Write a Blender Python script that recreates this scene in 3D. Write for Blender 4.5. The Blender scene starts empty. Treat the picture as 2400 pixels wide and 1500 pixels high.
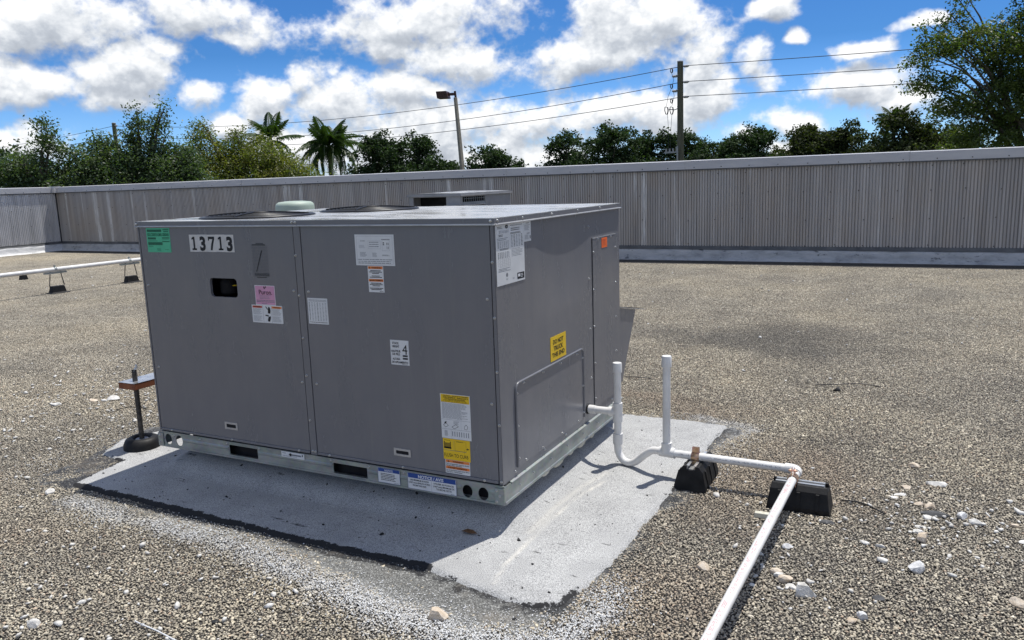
import bpy, bmesh, math, random
import numpy as np
from mathutils import Vector, Matrix

random.seed(7)
rng = np.random.default_rng(11)
C = bpy.context.scene.collection
SC = bpy.context.scene
R = math.radians

# ------------------------------------------------------------------ camera
cam_d = bpy.data.cameras.new('camera')
cam = bpy.data.objects.new('camera', cam_d)
C.objects.link(cam)
cr, cu, cf = Vector((0.8903, 0.4541, -0.0334)), Vector((-0.0496, 0.1697, 0.9842)), Vector((-0.4526, 0.8746, -0.1736))
cr.normalize(); cf = (cf - cr * cf.dot(cr)).normalized(); cu = cr.cross(cf)
cam.matrix_world = Matrix(((cr.x, cu.x, -cf.x, 1.3241), (cr.y, cu.y, -cf.y, -2.4455), (cr.z, cu.z, -cf.z, 1.1873), (0, 0, 0, 1)))
cam_d.sensor_width = 36.0
cam_d.lens = 36.0 * 1856.06 / 2400.0
cam_d.clip_start = 0.05
cam_d.clip_end = 3000
SC.camera = cam

# ------------------------------------------------------------------ exposure, sun
SC.view_settings.view_transform = 'Standard'
SC.view_settings.look = 'None'
SC.view_settings.exposure = 0.10
SC.view_settings.gamma = 1.0
SC.view_settings.use_curve_mapping = False
SC.cycles.max_bounces = 6
SC.cycles.diffuse_bounces = 3
SC.cycles.glossy_bounces = 3
SC.cycles.transmission_bounces = 3
SC.cycles.transparent_max_bounces = 4
SC.cycles.use_denoising = True

SUN_DIR = Vector((-0.139, -0.365, -1.18)).normalized()
sun_d = bpy.data.lights.new('sun', 'SUN')
sun_d.energy = 4.8
sun_d.angle = R(0.53)
sun_d.color = (1.0, 0.965, 0.90)
sun = bpy.data.objects.new('sun', sun_d)
C.objects.link(sun)
sun.rotation_euler = SUN_DIR.to_track_quat('-Z', 'Y').to_euler()
sun.location = (3, 8, 30)

# ------------------------------------------------------------------ node helpers
def N(nt, typ, ins=None, **props):
    n = nt.nodes.new(typ)
    for k, v in props.items():
        setattr(n, k, v)
    if ins:
        for k, v in ins.items():
            s = n.inputs[k]
            if isinstance(v, bpy.types.NodeSocket):
                nt.links.new(v, s)
            else:
                s.default_value = v
    return n

def ramp(nt, fac, stops, interp='LINEAR'):
    n = nt.nodes.new('ShaderNodeValToRGB')
    cr_ = n.color_ramp
    cr_.interpolation = interp
    while len(cr_.elements) < len(stops):
        cr_.elements.new(0.5)
    for e, (p, c) in zip(cr_.elements, stops):
        e.position = p
        e.color = (c, c, c, 1) if isinstance(c, (int, float)) else (c[0], c[1], c[2], 1)
    nt.links.new(fac, n.inputs[0])
    return n.outputs[0]

def M(nt, op, a, b=0.0, c=0.0, clamp=False):
    n = nt.nodes.new('ShaderNodeMath')
    n.operation = op
    n.use_clamp = clamp
    for i, v in enumerate((a, b, c)):
        if isinstance(v, bpy.types.NodeSocket):
            nt.links.new(v, n.inputs[i])
        else:
            n.inputs[i].default_value = v
    return n.outputs[0]

def mixc(nt, fac, a, b, mode='MIX'):
    n = nt.nodes.new('ShaderNodeMix')
    n.data_type = 'RGBA'
    n.blend_type = mode
    for s, v in ((n.inputs[0], fac), (n.inputs[6], a), (n.inputs[7], b)):
        if isinstance(v, bpy.types.NodeSocket):
            nt.links.new(v, s)
        elif isinstance(v, (int, float)):
            s.default_value = v
        else:
            s.default_value = (v[0], v[1], v[2], 1)
    return n.outputs[2]

def vmul(nt, v, s):
    return N(nt, 'ShaderNodeVectorMath', {0: v, 1: s}, operation='MULTIPLY').outputs[0]

def noise(nt, vec, scale, detail=4.0, rough=0.55, lac=2.0):
    return N(nt, 'ShaderNodeTexNoise', {'Vector': vec, 'Scale': scale, 'Detail': detail, 'Roughness': rough, 'Lacunarity': lac}).outputs[0]

# ------------------------------------------------------------------ world: Nishita sky with a layer of cumulus clouds
world = bpy.data.worlds.new('World')
SC.world = world
world.use_nodes = True
wt = world.node_tree
wt.nodes.clear()
sky = N(wt, 'ShaderNodeTexSky', sky_type='NISHITA', sun_disc=False, sun_elevation=R(73.1), sun_rotation=R(21.5),
        altitude=300.0, air_density=1.0, dust_density=0.25, ozone_density=2.5)
SKY_STRENGTH = 0.11

# every cloud: azimuth from the middle of the view, elevation, half width, half height (radians)
CLOUDS = [(-0.51, 0.178, 0.105, 0.045), (-0.506, 0.12, 0.085, 0.032), (-0.444, 0.13, 0.059, 0.048), (-0.527, 0.108, 0.038, 0.024), (-0.451, 0.101, 0.048, 0.024), (-0.355, 0.19, 0.081, 0.032), (-0.316, 0.174, 0.048, 0.019), (-0.403, 0.158, 0.059, 0.019), (-0.359, 0.104, 0.046, 0.024), (-0.545, 0.055, 0.05, 0.026), (-0.111, 0.184, 0.145, 0.048), (-0.061, 0.15, 0.113, 0.032), (-0.152, 0.161, 0.081, 0.024), (-0.235, 0.123, 0.038, 0.038), (-0.27, 0.104, 0.059, 0.04), (-0.197, 0.093, 0.081, 0.048), (-0.12, 0.112, 0.07, 0.032), (-0.085, 0.052, 0.19, 0.060), (0.165, 0.174, 0.102, 0.059), (0.103, 0.139, 0.119, 0.038), (0.224, 0.133, 0.059, 0.048), (0.235, 0.088, 0.060, 0.030), (0.306, 0.122, 0.032, 0.032), (0.13, 0.070, 0.135, 0.030), (0.034, 0.072, 0.081, 0.038), (0.314, 0.179, 0.04, 0.019), (0.354, 0.144, 0.018, 0.012), (0.419, 0.127, 0.04, 0.015), (0.416, 0.091, 0.065, 0.03), (0.331, 0.059, 0.038, 0.019), (0.447, 0.07, 0.048, 0.022), (0.476, 0.152, 0.032, 0.012), (-0.25, 0.035, 0.10, 0.045), (0.03, 0.028, 0.14, 0.034), (0.29, 0.040, 0.045, 0.020), (0.33, 0.028, 0.05, 0.018), (-0.325, 0.071, 0.043, 0.022)]
dg = bpy.data.node_groups.new('cloud_density', 'ShaderNodeTree')
dg.interface.new_socket('Direction', in_out='INPUT', socket_type='NodeSocketVector')
dg.interface.new_socket('Lift', in_out='INPUT', socket_type='NodeSocketFloat')
dg.interface.new_socket('Density', in_out='OUTPUT', socket_type='NodeSocketFloat')
dg.interface.new_socket('Puff', in_out='OUTPUT', socket_type='NodeSocketFloat')
gi = dg.nodes.new('NodeGroupInput')
go = dg.nodes.new('NodeGroupOutput')
sep = N(dg, 'ShaderNodeSeparateXYZ', {0: gi.outputs[0]})
az = M(dg, 'ADD', M(dg, 'ARCTAN2', sep.outputs[0], sep.outputs[1]), 0.4775)
az = M(dg, 'WRAP', az, math.pi, -math.pi)
el = M(dg, 'ADD', M(dg, 'ARCSINE', sep.outputs[2]), gi.outputs[1])
uv = N(dg, 'ShaderNodeCombineXYZ', {0: az, 1: el, 2: 0.0}).outputs[0]
d3 = N(dg, 'ShaderNodeVectorMath', {0: gi.outputs[0], 1: N(dg, 'ShaderNodeCombineXYZ', {0: 0.0, 1: 0.0, 2: gi.outputs[1]}).outputs[0]}, operation='ADD').outputs[0]
d3 = vmul(dg, d3, (1.0, 1.0, 1.25))
f0 = N(dg, 'ShaderNodeTexNoise', {'Vector': d3, 'Scale': 9.0, 'Detail': 2.0, 'Roughness': 0.6})
warp = N(dg, 'ShaderNodeVectorMath', {0: f0.outputs[1], 1: (0.5, 0.5, 0.5)}, operation='SUBTRACT').outputs[0]
uvw = N(dg, 'ShaderNodeVectorMath', {0: warp, 1: (0.11, 0.06, 0.0), 2: uv}, operation='MULTIPLY_ADD').outputs[0]
acc = None
for (a_, e_, ra, re) in CLOUDS:
    v = N(dg, 'ShaderNodeVectorMath', {0: uvw, 1: (1 / ra, 1 / re, 0), 2: (-a_ / ra, -e_ / re, 0)}, operation='MULTIPLY_ADD').outputs[0]
    L = N(dg, 'ShaderNodeVectorMath', {0: v}, operation='LENGTH').outputs[1]
    acc = L if acc is None else M(dg, 'MINIMUM', acc, L)
# the same kind of broken cumulus goes on all round and overhead
wide = noise(dg, vmul(dg, gi.outputs[0], (1.0, 1.0, 2.0)), 3.4, 1.0, 0.5)
wide = M(dg, 'MULTIPLY_ADD', M(dg, 'SUBTRACT', 0.485, wide), 7.0, 1.0)
away = M(dg, 'MAXIMUM', N(dg, 'ShaderNodeMapRange', {0: M(dg, 'ABSOLUTE', az), 1: 0.55, 2: 0.75}).outputs[0], N(dg, 'ShaderNodeMapRange', {0: el, 1: 0.22, 2: 0.34}).outputs[0])
acc = N(dg, 'ShaderNodeMix', {0: away, 2: acc, 3: wide}).outputs[0]
f1 = noise(dg, d3, 17.0, 7.0, 0.60)
bil = M(dg, 'ABSOLUTE', M(dg, 'MULTIPLY_ADD', noise(dg, d3, 42.0, 2.5, 0.6), 2.0, -1.0))
den = M(dg, 'MULTIPLY', M(dg, 'SUBTRACT', 0.98, acc), 0.80)
den = M(dg, 'MAXIMUM', den, -0.55)
den = M(dg, 'ADD', den, M(dg, 'MULTIPLY', M(dg, 'SUBTRACT', f1, 0.5), 1.7))
den = M(dg, 'SUBTRACT', den, M(dg, 'MULTIPLY', M(dg, 'SUBTRACT', bil, 0.2), 0.42))
dg.links.new(den, go.inputs[0])
dg.links.new(bil, go.inputs[1])

tc = N(wt, 'ShaderNodeTexCoord')
def cloud(lift):
    g = wt.nodes.new('ShaderNodeGroup')
    g.node_tree = dg
    wt.links.new(tc.outputs['Generated'], g.inputs[0])
    g.inputs[1].default_value = lift
    return g.outputs[0]
D0 = cloud(0.0)
PUFF = [n_ for n_ in wt.nodes if n_.bl_idname == 'ShaderNodeGroup'][0].outputs[1]
D1 = cloud(0.017)
alpha = N(wt, 'ShaderNodeMapRange', {0: D0, 1: -0.07, 2: 0.48}, interpolation_type='SMOOTHSTEP').outputs[0]
edge = M(wt, 'SUBTRACT', D0, D1)
lit = M(wt, 'ADD', M(wt, 'MULTIPLY', edge, 0.95), 0.62)
lit = M(wt, 'SUBTRACT', lit, M(wt, 'MULTIPLY', M(wt, 'MAXIMUM', M(wt, 'SUBTRACT', D0, 0.45), 0.0), 0.42))
lit = M(wt, 'ADD', lit, M(wt, 'MULTIPLY', M(wt, 'SUBTRACT', PUFF, 0.22), 0.55))
ccol = ramp(wt, lit, [(0.0, (0.36, 0.395, 0.455)), (0.35, (0.50, 0.54, 0.60)), (0.60, (0.72, 0.75, 0.79)), (0.86, (0.97, 0.975, 0.98))])
ccol = vmul(wt, ccol, (1.06 / SKY_STRENGTH,) * 3)
elv = M(wt, 'ARCSINE', N(wt, 'ShaderNodeSeparateXYZ', {0: tc.outputs['Generated']}).outputs[2])
tint = mixc(wt, N(wt, 'ShaderNodeMapRange', {0: elv, 1: 0.0, 2: 0.15}).outputs[0], (0.70, 1.03, 1.66), (0.25, 0.53, 0.91))
skyc = mixc(wt, 1.0, sky.outputs[0], tint, 'MULTIPLY')
full = mixc(wt, alpha, skyc, ccol)
bg = N(wt, 'ShaderNodeBackground', {'Color': full, 'Strength': SKY_STRENGTH})
wo = N(wt, 'ShaderNodeOutputWorld', {0: bg.outputs[0]})
world.cycles.sampling_method = 'MANUAL'
world.cycles.sample_map_resolution = 512

# ------------------------------------------------------------------ materials
def material(name, color, rough=0.6, metal=0.0, spec=0.5, build=None):
    m = bpy.data.materials.new(name)
    m.use_nodes = True
    nt = m.node_tree
    b = nt.nodes['Principled BSDF']
    b.inputs['Base Color'].default_value = (*color, 1)
    b.inputs['Roughness'].default_value = rough
    b.inputs['Metallic'].default_value = metal
    b.inputs['Specular IOR Level'].default_value = spec
    if build:
        build(nt, b)
    return m

def pos(nt):
    return N(nt, 'ShaderNodeNewGeometry').outputs['Position']

def bump(nt, b, h, strength=0.3, dist=0.002):
    n = N(nt, 'ShaderNodeBump', {'Height': h, 'Strength': strength, 'Distance': dist})
    nt.links.new(n.outputs[0], b.inputs['Normal'])

def varied(c1, c2, scale, rr=None, stretch=(1, 1, 1), detail=5, bmp=None, lo=0.35, hi=0.65):
    def f(nt, b):
        p = vmul(nt, pos(nt), stretch)
        n = noise(nt, p, scale, detail, 0.6)
        nt.links.new(ramp(nt, n, [(lo, c1), (hi, c2)]), b.inputs['Base Color'])
        if rr:
            nt.links.new(ramp(nt, noise(nt, p, scale * 0.7, 3), [(0.3, rr[0]), (0.7, rr[1])]), b.inputs['Roughness'])
        if bmp:
            bump(nt, b, noise(nt, p, bmp[0], 3), bmp[1], bmp[2])
    return f

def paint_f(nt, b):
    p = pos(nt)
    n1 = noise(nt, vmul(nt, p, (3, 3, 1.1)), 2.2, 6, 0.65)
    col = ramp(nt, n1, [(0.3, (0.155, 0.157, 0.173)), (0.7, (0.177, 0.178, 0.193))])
    # chalky rub marks
    s = noise(nt, vmul(nt, p, (14, 14, 5)), 1.0, 5, 0.7)
    m = ramp(nt, s, [(0.71, 0.0), (0.80, 0.35)])
    col = mixc(nt, m, col, (0.30, 0.30, 0.31))
    dst = noise(nt, vmul(nt, p, (30, 30, 2.0)), 1.0, 4, 0.6)
    col = mixc(nt, ramp(nt, dst, [(0.55, 0.0), (0.8, 0.18)]), col, (0.24, 0.235, 0.22))
    nt.links.new(col, b.inputs['Base Color'])
    nt.links.new(ramp(nt, n1, [(0.3, 0.30), (0.7, 0.20)]), b.inputs['Roughness'])
    sk = noise(nt, vmul(nt, p, (38, 38, 1.2)), 1.0, 3, 0.5)
    pt = noise(nt, vmul(nt, p, (3, 3, 3)), 1.0, 3, 0.5)
    mk = M(nt, 'MULTIPLY', ramp(nt, sk, [(0.58, 0.0), (0.72, 0.32)]), ramp(nt, pt, [(0.45, 0.0), (0.62, 1.0)]))
    nt.links.new(mixc(nt, mk, col, (0.225, 0.22, 0.215)), b.inputs['Base Color'])
    bump(nt, b, noise(nt, vmul(nt, p, (1, 1, 0.6)), 4.0, 2), 0.35, 0.012)

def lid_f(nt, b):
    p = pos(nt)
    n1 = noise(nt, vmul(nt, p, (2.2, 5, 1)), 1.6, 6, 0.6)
    nt.links.new(ramp(nt, n1, [(0.35, (0.27, 0.27, 0.275)), (0.65, (0.44, 0.44, 0.43))]), b.inputs['Base Color'])  # pale streaks put cloud reflections into the base colour
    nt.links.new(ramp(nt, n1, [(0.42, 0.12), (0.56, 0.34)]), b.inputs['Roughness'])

def galv_f(nt, b):
    p = pos(nt)
    v = N(nt, 'ShaderNodeTexVoronoi', {'Vector': p, 'Scale': 70.0}).outputs[1]
    n = noise(nt, vmul(nt, p, (4, 4, 9)), 2.0, 5)
    c = ramp(nt, n, [(0.3, (0.24, 0.265, 0.257)), (0.7, (0.40, 0.425, 0.412))])
    c = mixc(nt, 0.10, c, v, 'SOFT_LIGHT')
    nt.links.new(c, b.inputs['Base Color'])
    nt.links.new(ramp(nt, n, [(0.3, 0.52), (0.7, 0.40)]), b.inputs['Roughness'])

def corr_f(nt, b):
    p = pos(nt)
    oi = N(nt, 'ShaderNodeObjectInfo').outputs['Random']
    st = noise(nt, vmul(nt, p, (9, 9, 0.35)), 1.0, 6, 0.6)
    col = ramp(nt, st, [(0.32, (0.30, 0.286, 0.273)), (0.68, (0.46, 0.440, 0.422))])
    # brown tint in soft random patches
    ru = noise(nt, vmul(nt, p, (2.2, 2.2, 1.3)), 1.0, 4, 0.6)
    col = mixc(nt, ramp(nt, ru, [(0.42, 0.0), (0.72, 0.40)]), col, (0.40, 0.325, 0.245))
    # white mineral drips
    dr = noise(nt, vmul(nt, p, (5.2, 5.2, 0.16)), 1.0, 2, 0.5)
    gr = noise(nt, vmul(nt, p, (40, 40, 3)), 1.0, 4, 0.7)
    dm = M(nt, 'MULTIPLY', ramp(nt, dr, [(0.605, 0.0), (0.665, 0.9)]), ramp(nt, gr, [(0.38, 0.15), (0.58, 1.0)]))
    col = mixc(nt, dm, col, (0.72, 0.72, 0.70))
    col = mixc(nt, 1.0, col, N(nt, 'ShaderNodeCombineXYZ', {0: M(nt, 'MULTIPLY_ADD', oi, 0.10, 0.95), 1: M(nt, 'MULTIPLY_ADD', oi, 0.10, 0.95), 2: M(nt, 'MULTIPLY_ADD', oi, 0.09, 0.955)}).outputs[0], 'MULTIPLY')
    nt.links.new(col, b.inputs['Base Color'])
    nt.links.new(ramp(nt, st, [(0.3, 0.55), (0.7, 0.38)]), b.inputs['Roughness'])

def flash_f(nt, b):
    p = pos(nt)
    n = noise(nt, vmul(nt, p, (2.5, 2.5, 6)), 1.6, 6, 0.65)
    c = ramp(nt, n, [(0.3, (0.36, 0.37, 0.38)), (0.52, (0.58, 0.585, 0.59)), (0.7, (0.64, 0.64, 0.64))])
    k = noise(nt, vmul(nt, p, (7, 7, 16)), 1.0, 6, 0.7)
    c = mixc(nt, ramp(nt, k, [(0.62, 0.0), (0.72, 0.8)]), c, (0.10, 0.10, 0.105))
    nt.links.new(c, b.inputs['Base Color'])
    bump(nt, b, noise(nt, vmul(nt, p, (3, 3, 9)), 2.0, 5), 0.6, 0.02)

def flash_shaded_f(nt, b):  # darker copy of the coated felt, with the back wall's shade painted in
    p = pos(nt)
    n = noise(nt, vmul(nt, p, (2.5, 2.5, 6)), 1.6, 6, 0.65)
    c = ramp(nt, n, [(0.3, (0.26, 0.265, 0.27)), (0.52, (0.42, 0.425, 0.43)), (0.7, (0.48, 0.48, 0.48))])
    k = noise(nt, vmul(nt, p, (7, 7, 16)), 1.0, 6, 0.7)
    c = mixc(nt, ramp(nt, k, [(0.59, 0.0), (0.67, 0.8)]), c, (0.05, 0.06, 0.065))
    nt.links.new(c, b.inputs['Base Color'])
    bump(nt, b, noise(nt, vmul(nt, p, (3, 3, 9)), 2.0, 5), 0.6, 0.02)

ZR_ = -0.12
def stone_f(nt, b):
    a = N(nt, 'ShaderNodeAttribute', attribute_name='tint').outputs[0]
    p = pos(nt)
    big = noise(nt, vmul(nt, p, (1, 1, 0)), 0.55, 4, 0.6)
    c = mixc(nt, 1.0, a, ramp(nt, big, [(0.33, (0.90, 0.905, 0.90)), (0.50, (1.06, 1.05, 1.01)), (0.66, (1.22, 1.19, 1.10))]), 'MULTIPLY')
    mid = noise(nt, vmul(nt, p, (1, 1, 0)), 2.3, 4, 0.65)
    c = mixc(nt, 1.0, c, ramp(nt, mid, [(0.34, (0.84, 0.83, 0.82)), (0.62, (1.10, 1.09, 1.07))]), 'MULTIPLY')
    gr3 = noise(nt, p, 34.0, 3, 0.6)
    c = mixc(nt, 1.0, c, ramp(nt, gr3, [(0.36, (0.78, 0.77, 0.76)), (0.50, (1.0, 1.0, 1.0)), (0.66, (1.24, 1.24, 1.24))]), 'MULTIPLY')
    # tar seeping up between the stones
    tar = noise(nt, vmul(nt, p, (1, 1, 0)), 1.1, 5, 0.7)
    c = mixc(nt, ramp(nt, tar, [(0.64, 0.0), (0.76, 0.6)]), c, (0.05, 0.05, 0.05))
    # broad damp-looking stains with soft edges
    wv = N(nt, 'ShaderNodeTexNoise', {'Vector': vmul(nt, p, (1, 1, 0)), 'Scale': 1.3, 'Detail': 4.0}).outputs[1]
    pw = N(nt, 'ShaderNodeVectorMath', {0: wv, 1: (1.5, 1.5, 0), 2: p}, operation='MULTIPLY_ADD').outputs[0]
    for (sx, sy, rx, ry, k_) in ((0.25, 3.95, 1.15, 0.75, 0.55), (2.6, 1.6, 1.1, 0.7, 0.15), (-1.2, -0.1, 0.9, 0.5, 0.28), (-2.4, 0.2, 0.8, 0.7, 0.25), (-7.0, 4.5, 2.4, 1.4, 0.18)):
        v_ = N(nt, 'ShaderNodeVectorMath', {0: pw, 1: (1 / rx, 1 / ry, 0), 2: (-(sx + 0.75) / rx, -(sy + 0.75) / ry, 0)}, operation='MULTIPLY_ADD').outputs[0]
        l_ = N(nt, 'ShaderNodeVectorMath', {0: v_}, operation='LENGTH').outputs[1]
        c = mixc(nt, N(nt, 'ShaderNodeMapRange', {0: l_, 1: 1.0, 2: 0.35, 3: 0.0, 4: k_}).outputs[0], c, (0.085, 0.083, 0.080))
    for (sx, sy, rx, ry, k_) in ((0.75, 1.0, 0.55, 0.7, 0.45), (-0.1, 1.95, 0.8, 0.35, 0.45), (-2.6, 1.3, 0.8, 0.6, 0.35), (-2.2, -0.75, 0.9, 0.35, 0.35), (0.75, -0.3, 0.35, 0.5, 0.35)):
        v_ = N(nt, 'ShaderNodeVectorMath', {0: pw, 1: (1 / rx, 1 / ry, 0), 2: (-(sx + 0.75) / rx, -(sy + 0.75) / ry, 0)}, operation='MULTIPLY_ADD').outputs[0]
        l_ = N(nt, 'ShaderNodeVectorMath', {0: v_}, operation='LENGTH').outputs[1]
        c = mixc(nt, N(nt, 'ShaderNodeMapRange', {0: l_, 1: 1.0, 2: 0.3, 3: 0.0, 4: k_}).outputs[0], c, (0.36, 0.275, 0.20))
    ck = None
    for (ax_, ay_, bx_, by_, w_) in ((-1.9, -0.44, -1.3, -0.47, 0.05), (-1.3, -0.47, -0.8, -0.50, 0.045), (-0.8, -0.50, -0.315, -0.585, 0.065), (-0.315, -0.585, 0.1, -0.66, 0.085), (0.1, -0.66, 0.42, -0.62, 0.075), (0.42, -0.62, 0.53, -0.38, 0.05), (0.60, 1.62, 0.30, 1.70, 0.05)):
        ex_, ey_ = bx_ - ax_, by_ - ay_
        L2 = ex_ * ex_ + ey_ * ey_
        d_ = N(nt, 'ShaderNodeVectorMath', {0: p, 1: (ax_, ay_, ZR_)}, operation='SUBTRACT').outputs[0]
        t_ = M(nt, 'DIVIDE', N(nt, 'ShaderNodeVectorMath', {0: d_, 1: (ex_, ey_, 0)}, operation='DOT_PRODUCT').outputs[1], L2, clamp=True)
        q_ = N(nt, 'ShaderNodeVectorMath', {0: (ex_, ey_, 0)}, operation='SCALE'); nt.links.new(t_, q_.inputs['Scale'])
        l_ = N(nt, 'ShaderNodeVectorMath', {0: d_, 1: q_.outputs[0]}, operation='DISTANCE').outputs[1]
        k_ = M(nt, 'SUBTRACT', 1.0, M(nt, 'DIVIDE', l_, w_ * 1.7))
        ck = k_ if ck is None else M(nt, 'MAXIMUM', ck, k_)
    ck = M(nt, 'ADD', ck, M(nt, 'MULTIPLY', M(nt, 'SUBTRACT', noise(nt, p, 9.0, 6, 0.75), 0.5), 3.0))
    c = mixc(nt, N(nt, 'ShaderNodeMapRange', {0: ck, 1: 0.15, 2: 1.15, 3: 0.0, 4: 0.80}).outputs[0], c, (0.62, 0.61, 0.585))
    n = noise(nt, p, 260.0, 2)
    c = mixc(nt, 1.0, c, ramp(nt, n, [(0.3, (0.8, 0.8, 0.8)), (0.7, (1.15, 1.15, 1.15))]), 'MULTIPLY')
    nt.links.new(c, b.inputs['Base Color'])

def membrane_f(nt, b):
    p = pos(nt)
    g = noise(nt, p, 330.0, 2, 0.6)
    c = ramp(nt, g, [(0.32, (0.14, 0.142, 0.143)), (0.50, (0.385, 0.386, 0.384)), (0.68, (0.60, 0.60, 0.595))])
    n = noise(nt, vmul(nt, p, (3, 3, 0)), 1.5, 5, 0.6)
    c = mixc(nt, 1.0, c, ramp(nt, n, [(0.3, (0.80, 0.80, 0.80)), (0.7, (1.06, 1.06, 1.05))]), 'MULTIPLY')
    # black scuffs and crack lines
    w = noise(nt, vmul(nt, p, (6, 26, 0)), 1.0, 6, 0.75)
    s = noise(nt, vmul(nt, p, (2.5, 2.5, 0)), 1.7, 2, 0.5)
    m = M(nt, 'MULTIPLY', ramp(nt, w, [(0.60, 0.0), (0.64, 0.9)]), ramp(nt, s, [(0.47, 0.0), (0.57, 1.0)]))
    c = mixc(nt, m, c, (0.03, 0.03, 0.032))
    du = N(nt, 'ShaderNodeAttribute', attribute_name='dust').outputs['Fac']
    c = mixc(nt, M(nt, 'MULTIPLY', du, ramp(nt, g, [(0.3, 0.45), (0.6, 1.0)])), c, (0.72, 0.68, 0.60))
    bk = N(nt, 'ShaderNodeAttribute', attribute_name='tar').outputs['Fac']
    rag = noise(nt, p, 60.0, 4, 0.7)
    c = mixc(nt, N(nt, 'ShaderNodeMapRange', {0: M(nt, 'ADD', bk, M(nt, 'MULTIPLY', M(nt, 'SUBTRACT', rag, 0.5), 1.6)), 1: 0.46, 2: 0.56}).outputs[0], c, (0.022, 0.022, 0.023))
    nt.links.new(c, b.inputs['Base Color'])
    bump(nt, b, g, 0.5, 0.002)

def primer_f(nt, b):
    p = pos(nt)
    g = noise(nt, p, 190.0, 3, 0.7)
    bk = N(nt, 'ShaderNodeAttribute', attribute_name='tar').outputs['Fac']
    grey = ramp(nt, g, [(0.38, (0.05, 0.05, 0.048)), (0.52, (0.13, 0.13, 0.122)), (0.60, (0.24, 0.24, 0.228)), (0.67, (0.50, 0.50, 0.48))])
    blk = ramp(nt, g, [(0.48, (0.014, 0.014, 0.015)), (0.60, (0.04, 0.041, 0.042)), (0.66, (0.30, 0.305, 0.31))])
    rag = noise(nt, p, 16.0, 4, 0.7)
    c = mixc(nt, N(nt, 'ShaderNodeMapRange', {0: M(nt, 'ADD', bk, M(nt, 'MULTIPLY', M(nt, 'SUBTRACT', rag, 0.5), 1.2)), 1: 0.40, 2: 0.60}).outputs[0], grey, blk)
    du = N(nt, 'ShaderNodeAttribute', attribute_name='dust').outputs['Fac']
    sp = noise(nt, p, 45.0, 4, 0.75)
    c = mixc(nt, M(nt, 'MULTIPLY', du, ramp(nt, sp, [(0.42, 0.0), (0.60, 0.9)])), c, (0.60, 0.60, 0.58))
    n = noise(nt, vmul(nt, p, (1, 1, 0)), 5.0, 4)
    c = mixc(nt, ramp(nt, n, [(0.55, 0.0), (0.75, 0.35)]), c, (0.26, 0.215, 0.16))
    nt.links.new(c, b.inputs['Base Color'])
    bump(nt, b, g, 0.7, 0.004)

def leaf_mat(name, tint, trans=0.35, rough=0.42):
    def f(nt, b):
        a = N(nt, 'ShaderNodeAttribute', attribute_name='tint').outputs[0]
        c = mixc(nt, 1.0, a, tint, 'MULTIPLY')
        nt.links.new(c, b.inputs['Base Color'])
        tr = N(nt, 'ShaderNodeBsdfTranslucent', {'Color': mixc(nt, 1.0, c, (1.5, 1.7, 0.6), 'MULTIPLY')})
        mx = N(nt, 'ShaderNodeMixShader', {0: trans, 1: b.outputs[0], 2: tr.outputs[0]})
        nt.links.new(mx.outputs[0], nt.nodes['Material Output'].inputs[0])
    return material(name, (0.05, 0.08, 0.03), rough, 0, 0.45, f)

def wood_f(c1, c2):
    return varied(c1, c2, 3.0, None, (12, 12, 0.7), 6, (20.0, 0.4, 0.01))

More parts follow.
